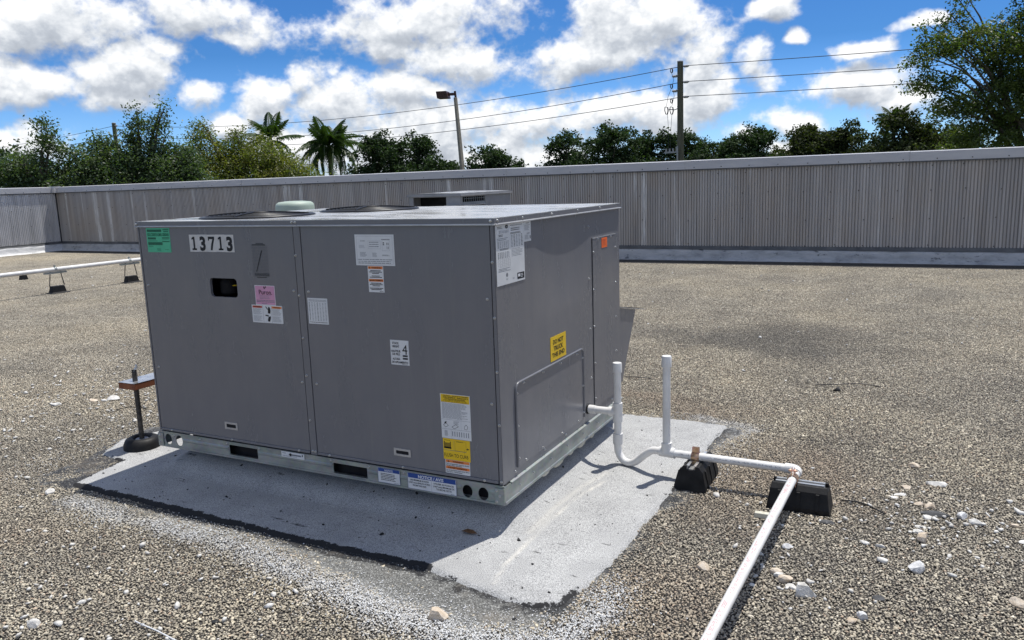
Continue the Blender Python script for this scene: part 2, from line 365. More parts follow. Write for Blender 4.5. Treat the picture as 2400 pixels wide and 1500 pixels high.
MAT = {
    'paint': material('grey_paint', (0.16, 0.163, 0.18), 0.36, 0, 0.5, paint_f),
    'lid': material('reflection_pale_grey_paint', (0.3, 0.3, 0.3), 0.3, 0, 0.6, lid_f),
    'lip': material('sun_brightened_trim_paint', (0.42, 0.42, 0.43), 0.22, 0.3, 0.6, varied((0.38, 0.38, 0.39), (0.50, 0.50, 0.505), 14.0)),  # sun on the lid's drip edge is put into this lighter paint
    'galv': material('galvanised_steel', (0.4, 0.42, 0.41), 0.45, 0.55, 0.5, galv_f),
    'zinc': material('zinc_screw', (0.55, 0.55, 0.54), 0.28, 0.85, 0.5, varied((0.45, 0.45, 0.45), (0.62, 0.62, 0.60), 90.0)),
    'dark': material('dark_interior', (0.012, 0.012, 0.014), 0.8, 0, 0.2, varied((0.010, 0.010, 0.011), (0.02, 0.02, 0.022), 12.0)),
    'rubber': material('black_rubber', (0.008, 0.008, 0.009), 0.5, 0, 0.3, varied((0.005, 0.005, 0.0055), (0.012, 0.012, 0.013), 30.0, (0.45, 0.7), bmp=(160.0, 0.25, 0.002))),
    'wire': material('black_coated_wire', (0.02, 0.02, 0.022), 0.4, 0, 0.5, varied((0.006, 0.006, 0.0065), (0.013, 0.013, 0.014), 40.0)),
    'pvc': material('white_pvc', (0.72, 0.71, 0.69), 0.32, 0, 0.5, varied((0.66, 0.65, 0.63), (0.77, 0.765, 0.75), 9.0, (0.28, 0.42))),
    'pvc_grey': material('weathered_white_pvc', (0.66, 0.65, 0.63), 0.4, 0, 0.5, varied((0.58, 0.575, 0.56), (0.70, 0.695, 0.68), 7.0)),
    'red_ink': material('faded_red_ink', (0.60, 0.28, 0.28), 0.5, 0, 0.3, varied((0.55, 0.30, 0.30), (0.66, 0.46, 0.45), 60.0)),
    'grey_ink': material('faded_grey_ink', (0.3, 0.3, 0.31), 0.5, 0, 0.3, varied((0.26, 0.26, 0.27), (0.42, 0.41, 0.41), 70.0)),
    'white_label': material('white_label_film', (0.68, 0.69, 0.70), 0.35, 0, 0.5, varied((0.64, 0.65, 0.66), (0.71, 0.72, 0.73), 12.0)),
    'dull_label': material('soiled_white_label', (0.6, 0.59, 0.57), 0.5, 0, 0.4, varied((0.53, 0.52, 0.50), (0.63, 0.62, 0.60), 16.0)),
    'green_label': material('green_label_film', (0.06, 0.46, 0.25), 0.4, 0, 0.5, varied((0.055, 0.43, 0.235), (0.075, 0.50, 0.28), 14.0)),
    'green_ink': material('dark_green_ink', (0.012, 0.11, 0.06), 0.5, 0, 0.3, varied((0.010, 0.10, 0.05), (0.02, 0.15, 0.085), 200.0)),
    'pink_label': material('pink_label_film', (0.62, 0.30, 0.45), 0.4, 0, 0.5, varied((0.59, 0.28, 0.43), (0.66, 0.33, 0.48), 14.0)),
    'yellow_label': material('yellow_label_film', (0.80, 0.52, 0.012), 0.4, 0, 0.5, varied((0.78, 0.50, 0.010), (0.83, 0.55, 0.015), 14.0)),
    'orange_label': material('orange_label_film', (0.78, 0.20, 0.04), 0.45, 0, 0.5, varied((0.74, 0.20, 0.045), (0.80, 0.25, 0.06), 14.0)),
    'bright_orange': material('bright_orange_label_film', (0.90, 0.14, 0.012), 0.45, 0, 0.5, varied((0.88, 0.13, 0.010), (0.93, 0.16, 0.016), 14.0)),
    'red_band': material('red_label_film', (0.62, 0.10, 0.05), 0.45, 0, 0.5, varied((0.58, 0.09, 0.045), (0.66, 0.12, 0.06), 14.0)),
    'blue_label': material('blue_label_film', (0.010, 0.055, 0.25), 0.4, 0, 0.5, varied((0.009, 0.05, 0.24), (0.013, 0.065, 0.28), 14.0)),
    'ink': material('black_ink', (0.012, 0.012, 0.014), 0.5, 0, 0.3, varied((0.010, 0.010, 0.012), (0.02, 0.02, 0.022), 60.0)),
    'soft_ink': material('grey_print', (0.18, 0.19, 0.21), 0.5, 0, 0.3, varied((0.15, 0.16, 0.18), (0.24, 0.25, 0.27), 150.0)),
    'ghost_ink': material('faint_grey_print', (0.085, 0.086, 0.095), 0.5, 0, 0.3, varied((0.075, 0.076, 0.085), (0.105, 0.106, 0.118), 90.0)),
    'white_ink': material('white_ink', (0.72, 0.73, 0.75), 0.5, 0, 0.3, varied((0.70, 0.71, 0.73), (0.74, 0.75, 0.77), 60.0)),
    'corr': material('weathered_corrugated_steel', (0.4, 0.39, 0.37), 0.45, 0.12, 0.5, corr_f),
    'cap': material('grey_metal_coping', (0.47, 0.47, 0.485), 0.4, 0.0, 0.5, varied((0.44, 0.44, 0.455), (0.51, 0.51, 0.52), 3.0, (0.35, 0.5), (0.6, 0.6, 3))),
    'cflash': material('dull_counter_flashing', (0.08, 0.085, 0.09), 0.5, 0.1, 0.5, varied((0.06, 0.064, 0.07), (0.12, 0.125, 0.13), 5.0)),
    'flash_shaded': material('shaded_coated_felt', (0.28, 0.28, 0.29), 0.55, 0.0, 0.4, flash_shaded_f),
    'corr_sunlit': material('sunlit_corrugated_metal', (0.6, 0.6, 0.61), 0.34, 0.25, 0.5, varied((0.50, 0.50, 0.51), (0.72, 0.72, 0.73), 2.0, (0.28, 0.42), (4, 4, 0.5))),  # sunlit wall: the sun's brightness is put into this paler colour
    'flash': material('aluminium_coated_felt', (0.55, 0.55, 0.56), 0.5, 0.0, 0.5, flash_f),
    'stone': material('pea_gravel', (0.2, 0.19, 0.17), 0.75, 0, 0.35, stone_f),
    'bed': material('tarred_roof_felt', (0.05, 0.047, 0.043), 0.85, 0, 0.3, varied((0.035, 0.033, 0.031), (0.085, 0.078, 0.07), 25.0, bmp=(90.0, 0.8, 0.01))),
    'membrane': material('granulated_cap_sheet', (0.4, 0.4, 0.41), 0.85, 0, 0.3, membrane_f),
    'primer': material('asphalt_primer', (0.08, 0.08, 0.08), 0.7, 0, 0.35, primer_f),
    'white_rock': material('white_limestone', (0.62, 0.60, 0.56), 0.85, 0, 0.3, varied((0.50, 0.48, 0.44), (0.72, 0.71, 0.68), 45.0, bmp=(120.0, 0.6, 0.004))),
    'cream_rock': material('cream_limestone', (0.58, 0.49, 0.38), 0.85, 0, 0.3, varied((0.46, 0.37, 0.27), (0.66, 0.58, 0.48), 40.0, bmp=(120.0, 0.6, 0.004))),
    'grey_rock': material('pale_grey_stone', (0.6, 0.6, 0.6), 0.85, 0, 0.3, varied((0.52, 0.52, 0.52), (0.70, 0.70, 0.70), 40.0, bmp=(120.0, 0.6, 0.004))),
    'slate': material('dark_slate_chip', (0.07, 0.072, 0.075), 0.8, 0, 0.3, varied((0.05, 0.051, 0.053), (0.10, 0.10, 0.102), 40.0)),
    'tarlump': material('black_tar_lump', (0.010, 0.010, 0.010), 0.5, 0, 0.4, varied((0.008, 0.008, 0.008), (0.018, 0.018, 0.018), 60.0)),
    'granule': material('white_roofing_granule', (0.66, 0.66, 0.65), 0.85, 0, 0.3, varied((0.58, 0.58, 0.57), (0.74, 0.74, 0.73), 50.0)),
    'foam': material('cream_foam_sealant', (0.55, 0.53, 0.44), 0.9, 0, 0.2, varied((0.48, 0.46, 0.37), (0.62, 0.60, 0.52), 60.0)),
    'brass': material('iridescent_zinc_clamp', (0.5, 0.35, 0.25), 0.3, 0.8, 0.5, varied((0.55, 0.40, 0.22), (0.50, 0.27, 0.25), 40.0)),
    'steel': material('bright_strut_steel', (0.62, 0.63, 0.63), 0.3, 0.75, 0.5, varied((0.55, 0.56, 0.56), (0.68, 0.69, 0.69), 40.0)),
    'rustpipe': material('grimy_threaded_steel', (0.06, 0.058, 0.055), 0.5, 0.4, 0.5, varied((0.035, 0.034, 0.033), (0.10, 0.09, 0.08), 40.0)),
    'board': material('reddish_board_edge', (0.22, 0.075, 0.03), 0.65, 0, 0.4, varied((0.16, 0.05, 0.02), (0.28, 0.10, 0.045), 6.0, None, (10, 1, 1))),
    'foil': material('aluminium_foil_facing', (0.7, 0.72, 0.74), 0.28, 0.85, 0.5, varied((0.60, 0.63, 0.67), (0.78, 0.79, 0.80), 20.0, (0.2, 0.4), bmp=(30.0, 0.5, 0.01))),
    'sealant': material('grey_pocket_sealant', (0.30, 0.31, 0.34), 0.5, 0, 0.4, varied((0.26, 0.27, 0.30), (0.34, 0.35, 0.38), 40.0)),
    'greencap': material('sea_green_plastic', (0.36, 0.43, 0.36), 0.5, 0, 0.4, varied((0.34, 0.41, 0.345), (0.39, 0.46, 0.39), 8.0)),
    'oldunit': material('faded_grey_cabinet', (0.27, 0.275, 0.285), 0.45, 0, 0.5, varied((0.24, 0.245, 0.255), (0.31, 0.315, 0.325), 5.0)),
    'polewood': material('weathered_pole_timber', (0.11, 0.10, 0.075), 0.85, 0, 0.2, wood_f((0.075, 0.07, 0.05), (0.15, 0.145, 0.105))),
    'concrete': material('pole_concrete', (0.24, 0.22, 0.18), 0.8, 0, 0.3, varied((0.20, 0.18, 0.145), (0.29, 0.265, 0.22), 4.0)),
    'bronze': material('bronze_lamp_housing', (0.055, 0.026, 0.022), 0.5, 0, 0.4, varied((0.048, 0.023, 0.019), (0.07, 0.033, 0.028), 6.0)),
    'lampgrey': material('grey_lamp_metal', (0.33, 0.35, 0.36), 0.4, 0.4, 0.5, varied((0.28, 0.30, 0.31), (0.40, 0.42, 0.43), 6.0)),
    'porcelain': material('grey_porcelain', (0.30, 0.30, 0.31), 0.4, 0, 0.5, varied((0.26, 0.26, 0.27), (0.35, 0.35, 0.36), 12.0)),
    'cable': material('dark_power_cable', (0.03, 0.033, 0.04), 0.6, 0, 0.3, varied((0.025, 0.028, 0.033), (0.04, 0.042, 0.05), 3.0)),
    'bark': material('tree_bark', (0.10, 0.085, 0.065), 0.9, 0, 0.2, varied((0.06, 0.05, 0.04), (0.15, 0.13, 0.10), 5.0, None, (5, 5, 1), 6)),
    'palmbark': material('palm_bark', (0.16, 0.14, 0.11), 0.9, 0, 0.2, varied((0.11, 0.095, 0.075), (0.20, 0.18, 0.145), 6.0, None, (1, 1, 6))),
    'stucco': material('building_stucco', (0.35, 0.32, 0.28), 0.9, 0, 0.2, varied((0.31, 0.285, 0.25), (0.39, 0.36, 0.315), 1.5)),
    'lawn': material('ground_grass', (0.06, 0.075, 0.03), 0.9, 0, 0.2, varied((0.045, 0.06, 0.022), (0.09, 0.095, 0.045), 0.3)),
    'deadleaf': material('dry_brown_leaf', (0.16, 0.085, 0.04), 0.7, 0, 0.3, varied((0.11, 0.06, 0.03), (0.20, 0.11, 0.055), 60.0)),
    'nylon': material('white_nylon', (0.66, 0.67, 0.68), 0.4, 0, 0.4, varied((0.60, 0.61, 0.62), (0.72, 0.73, 0.74), 40.0)),
    'leaf_dark': leaf_mat('dark_glossy_leaf', (1.75, 1.85, 1.5), 0.38, 0.5),
    'leaf_olive': leaf_mat('olive_leaf', (1.8, 1.75, 1.1), 0.38, 0.5),
    'leaf_far': leaf_mat('deep_green_leaf', (0.78, 1.0, 0.66), 0.2, 0.85),
    'leaf_far_olive': leaf_mat('deep_olive_leaf', (0.95, 0.88, 0.45), 0.25, 0.85),
    'leaf_oak': leaf_mat('oak_leaf', (1.5, 1.6, 1.0), 0.4, 0.45),
    'frond': leaf_mat('palm_frond_leaf', (0.8, 1.0, 0.6), 0.25, 0.42),
}

# ------------------------------------------------------------------ mesh helpers
def link(o, parent=None):
    C.objects.link(o)
    if parent is not None:
        o.parent = parent
        o.matrix_parent_inverse = Matrix.Identity(4)
        par = parent
        off = Vector((0, 0, 0))
        while par is not None:
            off += par.location
            par = par.parent
        o.location = o.location - off
    return o

def tag(o, label=None, cat=None, group=None, kind=None):
    for k, v in (('label', label), ('category', cat), ('group', group), ('kind', kind)):
        if v:
            o[k] = v
    return o

def thing(name, loc, label, cat, group=None):
    o = bpy.data.objects.new(name, None)
    o.location = loc
    C.objects.link(o)
    return tag(o, label, cat, group)

class MB:
    """collects polygons (world coordinates) with material slots and links them as ONE mesh object"""
    def __init__(s):
        s.v, s.f, s.m, s.mats, s.sm = [], [], [], [], []
    def slot(s, mat):
        if mat not in s.mats:
            s.mats.append(mat)
        return s.mats.index(mat)
    def add(s, verts, faces, mat, smooth=False):
        b = len(s.v)
        s.v += [tuple(v) for v in verts]
        k = s.slot(mat)
        for f in faces:
            s.f.append(tuple(b + i for i in f)); s.m.append(k); s.sm.append(smooth)
        return s
    def box(s, lo, hi, mat):
        x0, y0, z0 = lo; x1, y1, z1 = hi
        return s.add([(x0, y0, z0), (x1, y0, z0), (x1, y1, z0), (x0, y1, z0), (x0, y0, z1), (x1, y0, z1), (x1, y1, z1), (x0, y1, z1)],
                     [(3, 2, 1, 0), (4, 5, 6, 7), (0, 1, 5, 4), (1, 2, 6, 5), (2, 3, 7, 6), (3, 0, 4, 7)], mat)
    def obox(s, c, ax, ay, az, mat):
        c, ax, ay, az = Vector(c), Vector(ax), Vector(ay), Vector(az)
        vs = [c + sx * ax + sy * ay + sz * az for sz in (-1, 1) for sx, sy in ((-1, -1), (1, -1), (1, 1), (-1, 1))]
        return s.add(vs, [(3, 2, 1, 0), (4, 5, 6, 7), (0, 1, 5, 4), (1, 2, 6, 5), (2, 3, 7, 6), (3, 0, 4, 7)], mat)
    def prism(s, poly, axis, a, b, mat):
        """extrude a polygon given in the two other axes along 'axis' from a to b"""
        def P(u, v, w):
            return {'x': (w, u, v), 'y': (u, w, v), 'z': (u, v, w)}[axis]
        n = len(poly)
        vs = [P(u, v, a) for u, v in poly] + [P(u, v, b) for u, v in poly]
        fs = [tuple(range(n - 1, -1, -1)), tuple(range(n, 2 * n))] + [(i, (i + 1) % n, n + (i + 1) % n, n + i) for i in range(n)]
        return s.add(vs, fs, mat)
    def tube(s, path, rad, mat, seg=10, caps=True, smooth=True):
        pts = [Vector(p) for p in path]
        n = len(pts)
        rads = rad if isinstance(rad, (list, tuple)) else [rad] * n
        vs = []
        ref = None
        for i, p in enumerate(pts):
            t = (pts[min(i + 1, n - 1)] - pts[max(i - 1, 0)])
            if t.length < 1e-9:
                t = pts[i] - pts[i - 1] if i else pts[1] - pts[0]
            t.normalize()
            if ref is None:
                ref = Vector((0, 0, 1)) if abs(t.z) < 0.9 else Vector((1, 0, 0))
            a = (ref - t * ref.dot(t)).normalized()
            ref = a
            b = t.cross(a)
            for k in range(seg):
                w = 2 * math.pi * k / seg
                vs.append(p + (a * math.cos(w) + b * math.sin(w)) * rads[i])
        fs = [(i * seg + k, i * seg + (k + 1) % seg, (i + 1) * seg + (k + 1) % seg, (i + 1) * seg + k) for i in range(n - 1) for k in range(seg)]
        s.add(vs, fs, mat, smooth)
        if caps:
            s.add([vs[k] for k in range(seg)], [tuple(range(seg - 1, -1, -1))], mat)
            s.add([vs[(n - 1) * seg + k] for k in range(seg)], [tuple(range(seg))], mat)
        return s
    def lathe(s, prof, c, mat, seg=24, smooth=True, axis='z'):
        vs = []
        for rr, z in prof:
            for k in range(seg):
                w = 2 * math.pi * k / seg
                u, v = rr * math.cos(w), rr * math.sin(w)
                vs.append({'z': (c[0] + u, c[1] + v, c[2] + z), 'x': (c[0] + z, c[1] + u, c[2] + v), 'y': (c[0] + v, c[1] + z, c[2] + u)}[axis])
        n = len(prof)
        fs = [(i * seg + k, i * seg + (k + 1) % seg, (i + 1) * seg + (k + 1) % seg, (i + 1) * seg + k) for i in range(n - 1) for k in range(seg)]
        return s.add(vs, fs, mat, smooth)
    def build(s, name, parent=None, origin=None, bevel=0.0):
        me = bpy.data.meshes.new(name)
        o = Vector(origin) if origin is not None else Vector((0, 0, 0))
        if origin is None and s.v:
            a = np.array(s.v, float)
            lo, hi = a.min(0), a.max(0)
            o = Vector(((lo[0] + hi[0]) / 2, (lo[1] + hi[1]) / 2, lo[2]))
        me.from_pydata([tuple(Vector(v) - o) for v in s.v], [], s.f)
        for m in s.mats:
            me.materials.append(MAT[m])
        me.polygons.foreach_set('material_index', s.m)
        me.polygons.foreach_set('use_smooth', s.sm)
        me.update()
        ob = bpy.data.objects.new(name, me)
        ob.location = o
        link(ob, parent)
        if bevel:
            bv = ob.modifiers.new('bevel', 'BEVEL')
            bv.width = bevel; bv.segments = 2; bv.limit_method = 'ANGLE'; bv.angle_limit = R(40)
        return ob

def rrect(x0, x1, z0, z1, r, n=5):
    pts = []
    for cx, cz, a0 in ((x1 - r, z1 - r, 0), (x0 + r, z1 - r, 90), (x0 + r, z0 + r, 180), (x1 - r, z0 + r, 270)):
        for i in range(n + 1):
            a = R(a0 + 90 * i / n)
            pts.append((cx + r * math.cos(a), cz + r * math.sin(a)))
    return pts

def circ(cx, cz, rx, rz=None, n=20):
    rz = rz or rx
    return [(cx + rx * math.cos(2 * math.pi * i / n), cz + rz * math.sin(2 * math.pi * i / n)) for i in range(n)]

def plate(outer, holes, axis, a, b, mat, name, parent, origin=None):
    """flat plate between a and b along axis, outline in the other two axes, with real openings"""
    bm = bmesh.new()
    edges = []
    loops = [outer] + holes
    vl = []
    for lp in loops:
        vs = [bm.verts.new((u, v, 0)) for u, v in lp]
        vl.append(vs)
        for i in range(len(vs)):
            edges.append(bm.edges.new((vs[i], vs[(i + 1) % len(vs)])))
    bmesh.ops.triangle_fill(bm, use_beauty=True, use_dissolve=False, edges=edges)
    bm.verts.index_update()
    flat = [(v.co.x, v.co.y) for v in bm.verts]
    tris = [tuple(v.index for v in f.verts) for f in bm.faces]
    idx = [[v.index for v in vs] for vs in vl]
    bm.free()
    def P(u, v, w):
        return {'x': (w, u, v), 'y': (u, w, v), 'z': (u, v, w)}[axis]
    mb = MB()
    n = len(flat)
    verts = [P(u, v, a) for u, v in flat] + [P(u, v, b) for u, v in flat]
    faces = list(tris) + [tuple(n + i for i in reversed(t)) for t in tris]
    for lp in idx:
        k = len(lp)
        for i in range(k):
            faces.append((lp[i], lp[(i + 1) % k], n + lp[(i + 1) % k], n + lp[i]))
    mb.add(verts, faces, mat)
    ob = mb.build(name, parent, origin)
    bm = bmesh.new(); bm.from_mesh(ob.data)
    bmesh.ops.recalc_face_normals(bm, faces=bm.faces)
    bm.to_mesh(ob.data); bm.free()
    return ob

def inst(proto, loc, parent=None, rot=None):
    o = proto.copy()
    o.parent = None
    o.location = loc
    if rot is not None:
        o.rotation_euler = rot
    return link(o, parent)

# ------------------------------------------------------------------ lettering
_txt = {}
def glyphs(s, bold=0.0):
    key = (s, bold)
    if key not in _txt:
        cu_ = bpy.data.curves.new('lettering', 'FONT')
        cu_.body = s
        cu_.size = 1.0
        cu_.offset = bold
        cu_.resolution_u = 3
        ob = bpy.data.objects.new('lettering', cu_)
        me = bpy.data.meshes.new_from_object(ob)
        v = [(p.co.x, p.co.y) for p in me.vertices]
        f = [tuple(p.vertices) for p in me.polygons]
        bpy.data.objects.remove(ob)
        bpy.data.curves.remove(cu_)
        bpy.data.meshes.remove(me)
        a = np.array(v) if v else np.zeros((1, 2))
        _txt[key] = (a, f)
    return _txt[key]

class Sticker:
    """a thin printed film on a flat face; u to the right, v up, both in metres from the lower left corner"""
    def __init__(s, O, U, Nn, W, H, skew=0.0):
        s.O, s.U, s.Nn, s.W, s.H = Vector(O), Vector(U), Vector(Nn), W, H
        s.V = s.Nn.cross(s.U)
        s.mb = MB()
        s.lift = 0.0012
    def P(s, u, v, lift):
        return s.O + s.U * u + s.V * v + s.Nn * lift
    def quad(s, pts, mat):
        s.mb.add([s.P(u, v, s.lift) for u, v in pts], [tuple(range(len(pts)))], mat)
    def rect(s, u0, v0, u1, v1, mat='ink'):   # fractions of the sheet
        s.quad([(u0 * s.W, v0 * s.H), (u1 * s.W, v0 * s.H), (u1 * s.W, v1 * s.H), (u0 * s.W, v1 * s.H)], mat)
    def frame(s, u0, v0, u1, v1, t, mat='ink'):
        tu, tv = t / s.W, t / s.H
        s.rect(u0, v0, u1, v0 + tv, mat); s.rect(u0, v1 - tv, u1, v1, mat)
        s.rect(u0, v0 + tv, u0 + tu, v1 - tv, mat); s.rect(u1 - tu, v0 + tv, u1, v1 - tv, mat)
    def text(s, t, cu_, cv, h, mat='ink', bold=0.02, width=None, align='C', font_h=0.72, maxw=None):
        a, f = glyphs(t, bold)
        lo, hi = a.min(0), a.max(0)
        k = h * s.H / font_h
        w = (hi[0] - lo[0]) * k
        kx = k
        if width:
            kx = width * s.W / (hi[0] - lo[0])
        elif maxw and w > maxw * s.W:
            kx = k * maxw * s.W / w
        u0 = cu_ * s.W - {'C': (lo[0] + hi[0]) / 2, 'L': lo[0], 'R': hi[0]}[align] * kx
        v0 = cv * s.H - font_h / 2 * k
        s.mb.add([s.P(u0 + x * kx, v0 + y * k, s.lift + 0.0003) for x, y in a], f, mat)
    def lines(s, u0, v0, u1, v1, n, mat='soft_ink', fill=0.45, seed=0, ragged=True):
        """rows of print too small to read, set as word-length dashes"""
        r_ = random.Random(seed + n)
        for i in range(n):
            vc = v1 - (i + 0.5) * (v1 - v0) / n
            hh = (v1 - v0) / n * fill / 2
            u = u0
            end = u1 - (r_.uniform(0, 0.3) * (u1 - u0) if ragged else 0)
            while u < end - 0.01:
                w = r_.uniform(0.05, 0.14) * max(0.35, (u1 - u0))
                w = min(w, end - u)
                s.rect(u, vc - hh, u + w * 0.86, vc + hh, mat)
                u += w
    def build(s, name, base, parent, label=None, film=True):
        if film:
            mb = MB()
            c = [(0, 0), (s.W, 0), (s.W, s.H), (0, s.H)]
            vs = [s.P(u, v, 0.0002) for u, v in c] + [s.P(u, v, 0.0010) for u, v in c]
            mb.add(vs, [(4, 5, 6, 7), (0, 1, 5, 4), (1, 2, 6, 5), (2, 3, 7, 6), (3, 0, 4, 7)], base)
            sh = mb.build(name, parent)
            if label:
                sh['label'] = label
            if s.mb.f:
                s.mb.build('print', sh)
            return sh
        sh = s.mb.build(name, parent)
        if label:
            sh['label'] = label
        return sh

def front(x0, x1, z0, z1, y=0.0):
    return Sticker((x0, y, z0), (1, 0, 0), (0, -1, 0), x1 - x0, z1 - z0)
def right(y0, y1, z0, z1, x=0.0):
    return Sticker((x, y0, z0), (0, 1, 0), (1, 0, 0), y1 - y0, z1 - z0)

# ================================================================== THE BIG ROOFTOP UNIT
W, D, H = 1.8425, 1.2956, 1.06
unit = thing('rooftop_unit', (-W / 2, D / 2, 0.0), 'large grey packaged rooftop unit numbered 13713 on the pale membrane patch', 'air conditioner', 'rooftop air conditioning units')

mb = MB()
mb.box((-W + 0.02, 0.16, 0.02), (-0.02, D - 0.02, 1.036), 'dark')
mb.box((-W + 0.003, 0.02, 0.073), (-0.003, D - 0.01, 0.078), 'dark')
mb.box((-1.66, 0.03, 0.003), (-0.02, 0.05, 0.068), 'dark')  # added black baffle behind the rail, gives the slots their shade
mb.build('cabinet', unit)

# front panels with a real opening
plate([(-1.8295, 0.092), (-0.9215, 0.092), (-0.9215, 1.036), (-1.8295, 1.036)], [rrect(-1.415, -1.255, 0.732, 0.814, 0.016)], 'y', 0.0, 0.013, 'paint', 'front_panel', unit)
fp2 = plate([(-0.8795, 0.092), (-0.0195, 0.092), (-0.0195, 1.036), (-0.8795, 1.036)], [], 'y', 0.0, 0.013, 'paint', 'front_panel', unit)
mb = MB(); mb.box((-1.8295, -0.004, 0.0795), (-0.9215, 0.011, 0.0912), 'paint'); mb.build('panel_flange', unit, bevel=0.002)
mb = MB(); mb.box((-0.8795, -0.004, 0.0795), (-0.0195, 0.011, 0.0912), 'paint'); mb.build('panel_flange', unit, bevel=0.002)
for nm, x0, x1 in (('corner_post', -W, -1.8335), ('centre_post', -0.9175, -0.8835), ('corner_post', -0.0155, -0.0012)):
    mb = MB(); mb.box((x0, -0.002, 0.076), (x1, 0.03, 1.036), 'paint'); mb.build(nm, unit, bevel=0.0015)
# left side and back skins
mb = MB(); mb.box((-W, 0.031, 0.076), (-W + 0.012, D, 1.036), 'paint'); mb.build('side_panel', unit)
mb = MB(); mb.box((-W + 0.013, D - 0.012, 0.076), (-0.013, D, 1.036), 'paint'); mb.build('back_panel', unit)

# things seen through the opening
mb = MB(); mb.lathe([(0.0, 0.0), (0.035, 0.0), (0.042, 0.01), (0.042, 0.055), (0.03, 0.075), (0.012, 0.085), (0.0, 0.086)], (-1.375, 0.075, 0.735), 'dark'); mb.build('compressor_dome', unit)  # coloured near-black to put the opening's shade into it
mb = MB(); mb.tube([(-1.36, 0.06, 0.772), (-1.31, 0.05, 0.778)], 0.003, 'yellow_label', 8); mb.build('brass_valve_stem', unit)

# right end skin: thin sheet that dishes inwards a little between its fixings
mb = MB()
ny, nz = 44, 34
vs, fs = [], []
for j in range(nz + 1):
    for i in range(ny + 1):
        y = (D * i / ny) if i else -0.0018; z = 0.076 + (1.036 - 0.076) * j / nz
        a = max(0.0, 1 - ((y - 0.62) / 0.30) ** 2) * max(0.0, 1 - ((z - 0.86) / 0.20) ** 2)
        b2 = max(0.0, 1 - ((y - 0.95) / 0.28) ** 2) * max(0.0, 1 - ((z - 0.985) / 0.06) ** 2)
        vs.append((-0.0065 * a + 0.0012 * b2 * 0 - 0.002 * b2, y, z))
for j in range(nz):
    for i in range(ny):
        k = j * (ny + 1) + i
        fs.append((k, k + 1, k + ny + 2, k + ny + 1))
mb.add(vs, fs, 'paint', True)
mb.build('end_panel', unit)
mb = MB(); mb.box((-0.012, 0.031, 0.076), (-0.008, D, 1.036), 'dark'); mb.build('panel_liner', unit)

# lower access cover with its raised bead
mb = MB()
pts = rrect(0.116, 0.794, 0.106, 0.436, 0.03, 4)
mb.prism(pts, 'x', 0.0005, 0.0025, 'paint')
mb.build('access_cover', unit)
bead = [(0.0035, 0.118, 0.112)] + [(0.0035, y, z) for y, z in reversed(rrect(0.118, 0.792, 0.112, 0.434, 0.028, 5)) if z > 0.25]
bead = [(0.0035, 0.1175, 0.108), (0.0035, 0.1175, 0.405), (0.0035, 0.121, 0.42), (0.0035, 0.131, 0.431), (0.0035, 0.146, 0.4345), (0.0035, 0.765, 0.4345), (0.0035, 0.780, 0.431), (0.0035, 0.789, 0.420), (0.0035, 0.792, 0.405), (0.0035, 0.792, 0.114)]
mb = MB(); mb.tube(bead, 0.0048, 'paint', 8); mb.build('raised_bead', unit)
# tall cover strip
mb = MB(); mb.box((0.0005, 0.930, 0.118), (0.0030, 1.236, 0.912), 'paint'); mb.build('tall_cover', unit)
mb = MB()
mb.box((0.0004, 0.9235, 0.110), (0.0009, 0.9288, 0.917), 'dark')
mb.box((0.0004, 1.2372, 0.11), (0.0009, 1.2405, 0.917), 'dark')
mb.build('seam_gap', unit)
mb = MB(); mb.box((0.0004, 0.9295, 0.9128), (0.0042, 1.2365, 0.9165), 'lip'); mb.build('cover_edge', unit)

# lid
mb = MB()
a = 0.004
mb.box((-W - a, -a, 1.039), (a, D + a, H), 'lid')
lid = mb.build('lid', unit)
fsk = MB()
fsk.box((-W - a - 0.001, -a - 0.0012, 1.0365), (a + 0.001, -a + 0.004, H - 0.0025), 'paint')
fsk.box((-W - a - 0.0012, -a, 1.0365), (-W - a + 0.004, D + a, H - 0.0025), 'paint')
fsk.build('lid_skirt', lid)
fsk = MB()
fsk.box((a - 0.004, -a + 0.0045, 1.0365), (a + 0.0012, D + a + 0.001, H - 0.0025), 'paint')
fsk.build('lid_skirt', lid)
lipm = MB()
lipm.prism([(-a - 0.0015, 1.0405), (-a - 0.0045, 1.0375), (-a - 0.0045, 1.0345), (-a + 0.002, 1.0345), (-a + 0.002, 1.0364)], 'x', -W - a - 0.004, a + 0.004, 'lip')
lipm.build('drip_edge', lid)
lipm = MB()
lipm.prism([(a + 0.0015, 1.0405), (a + 0.0085, 1.0375), (a + 0.0085, 1.0345), (a - 0.004, 1.0345), (a - 0.004, 1.0364)], 'y', -a - 0.002, D + a + 0.004, 'lip')
lipm.build('drip_edge', lid)

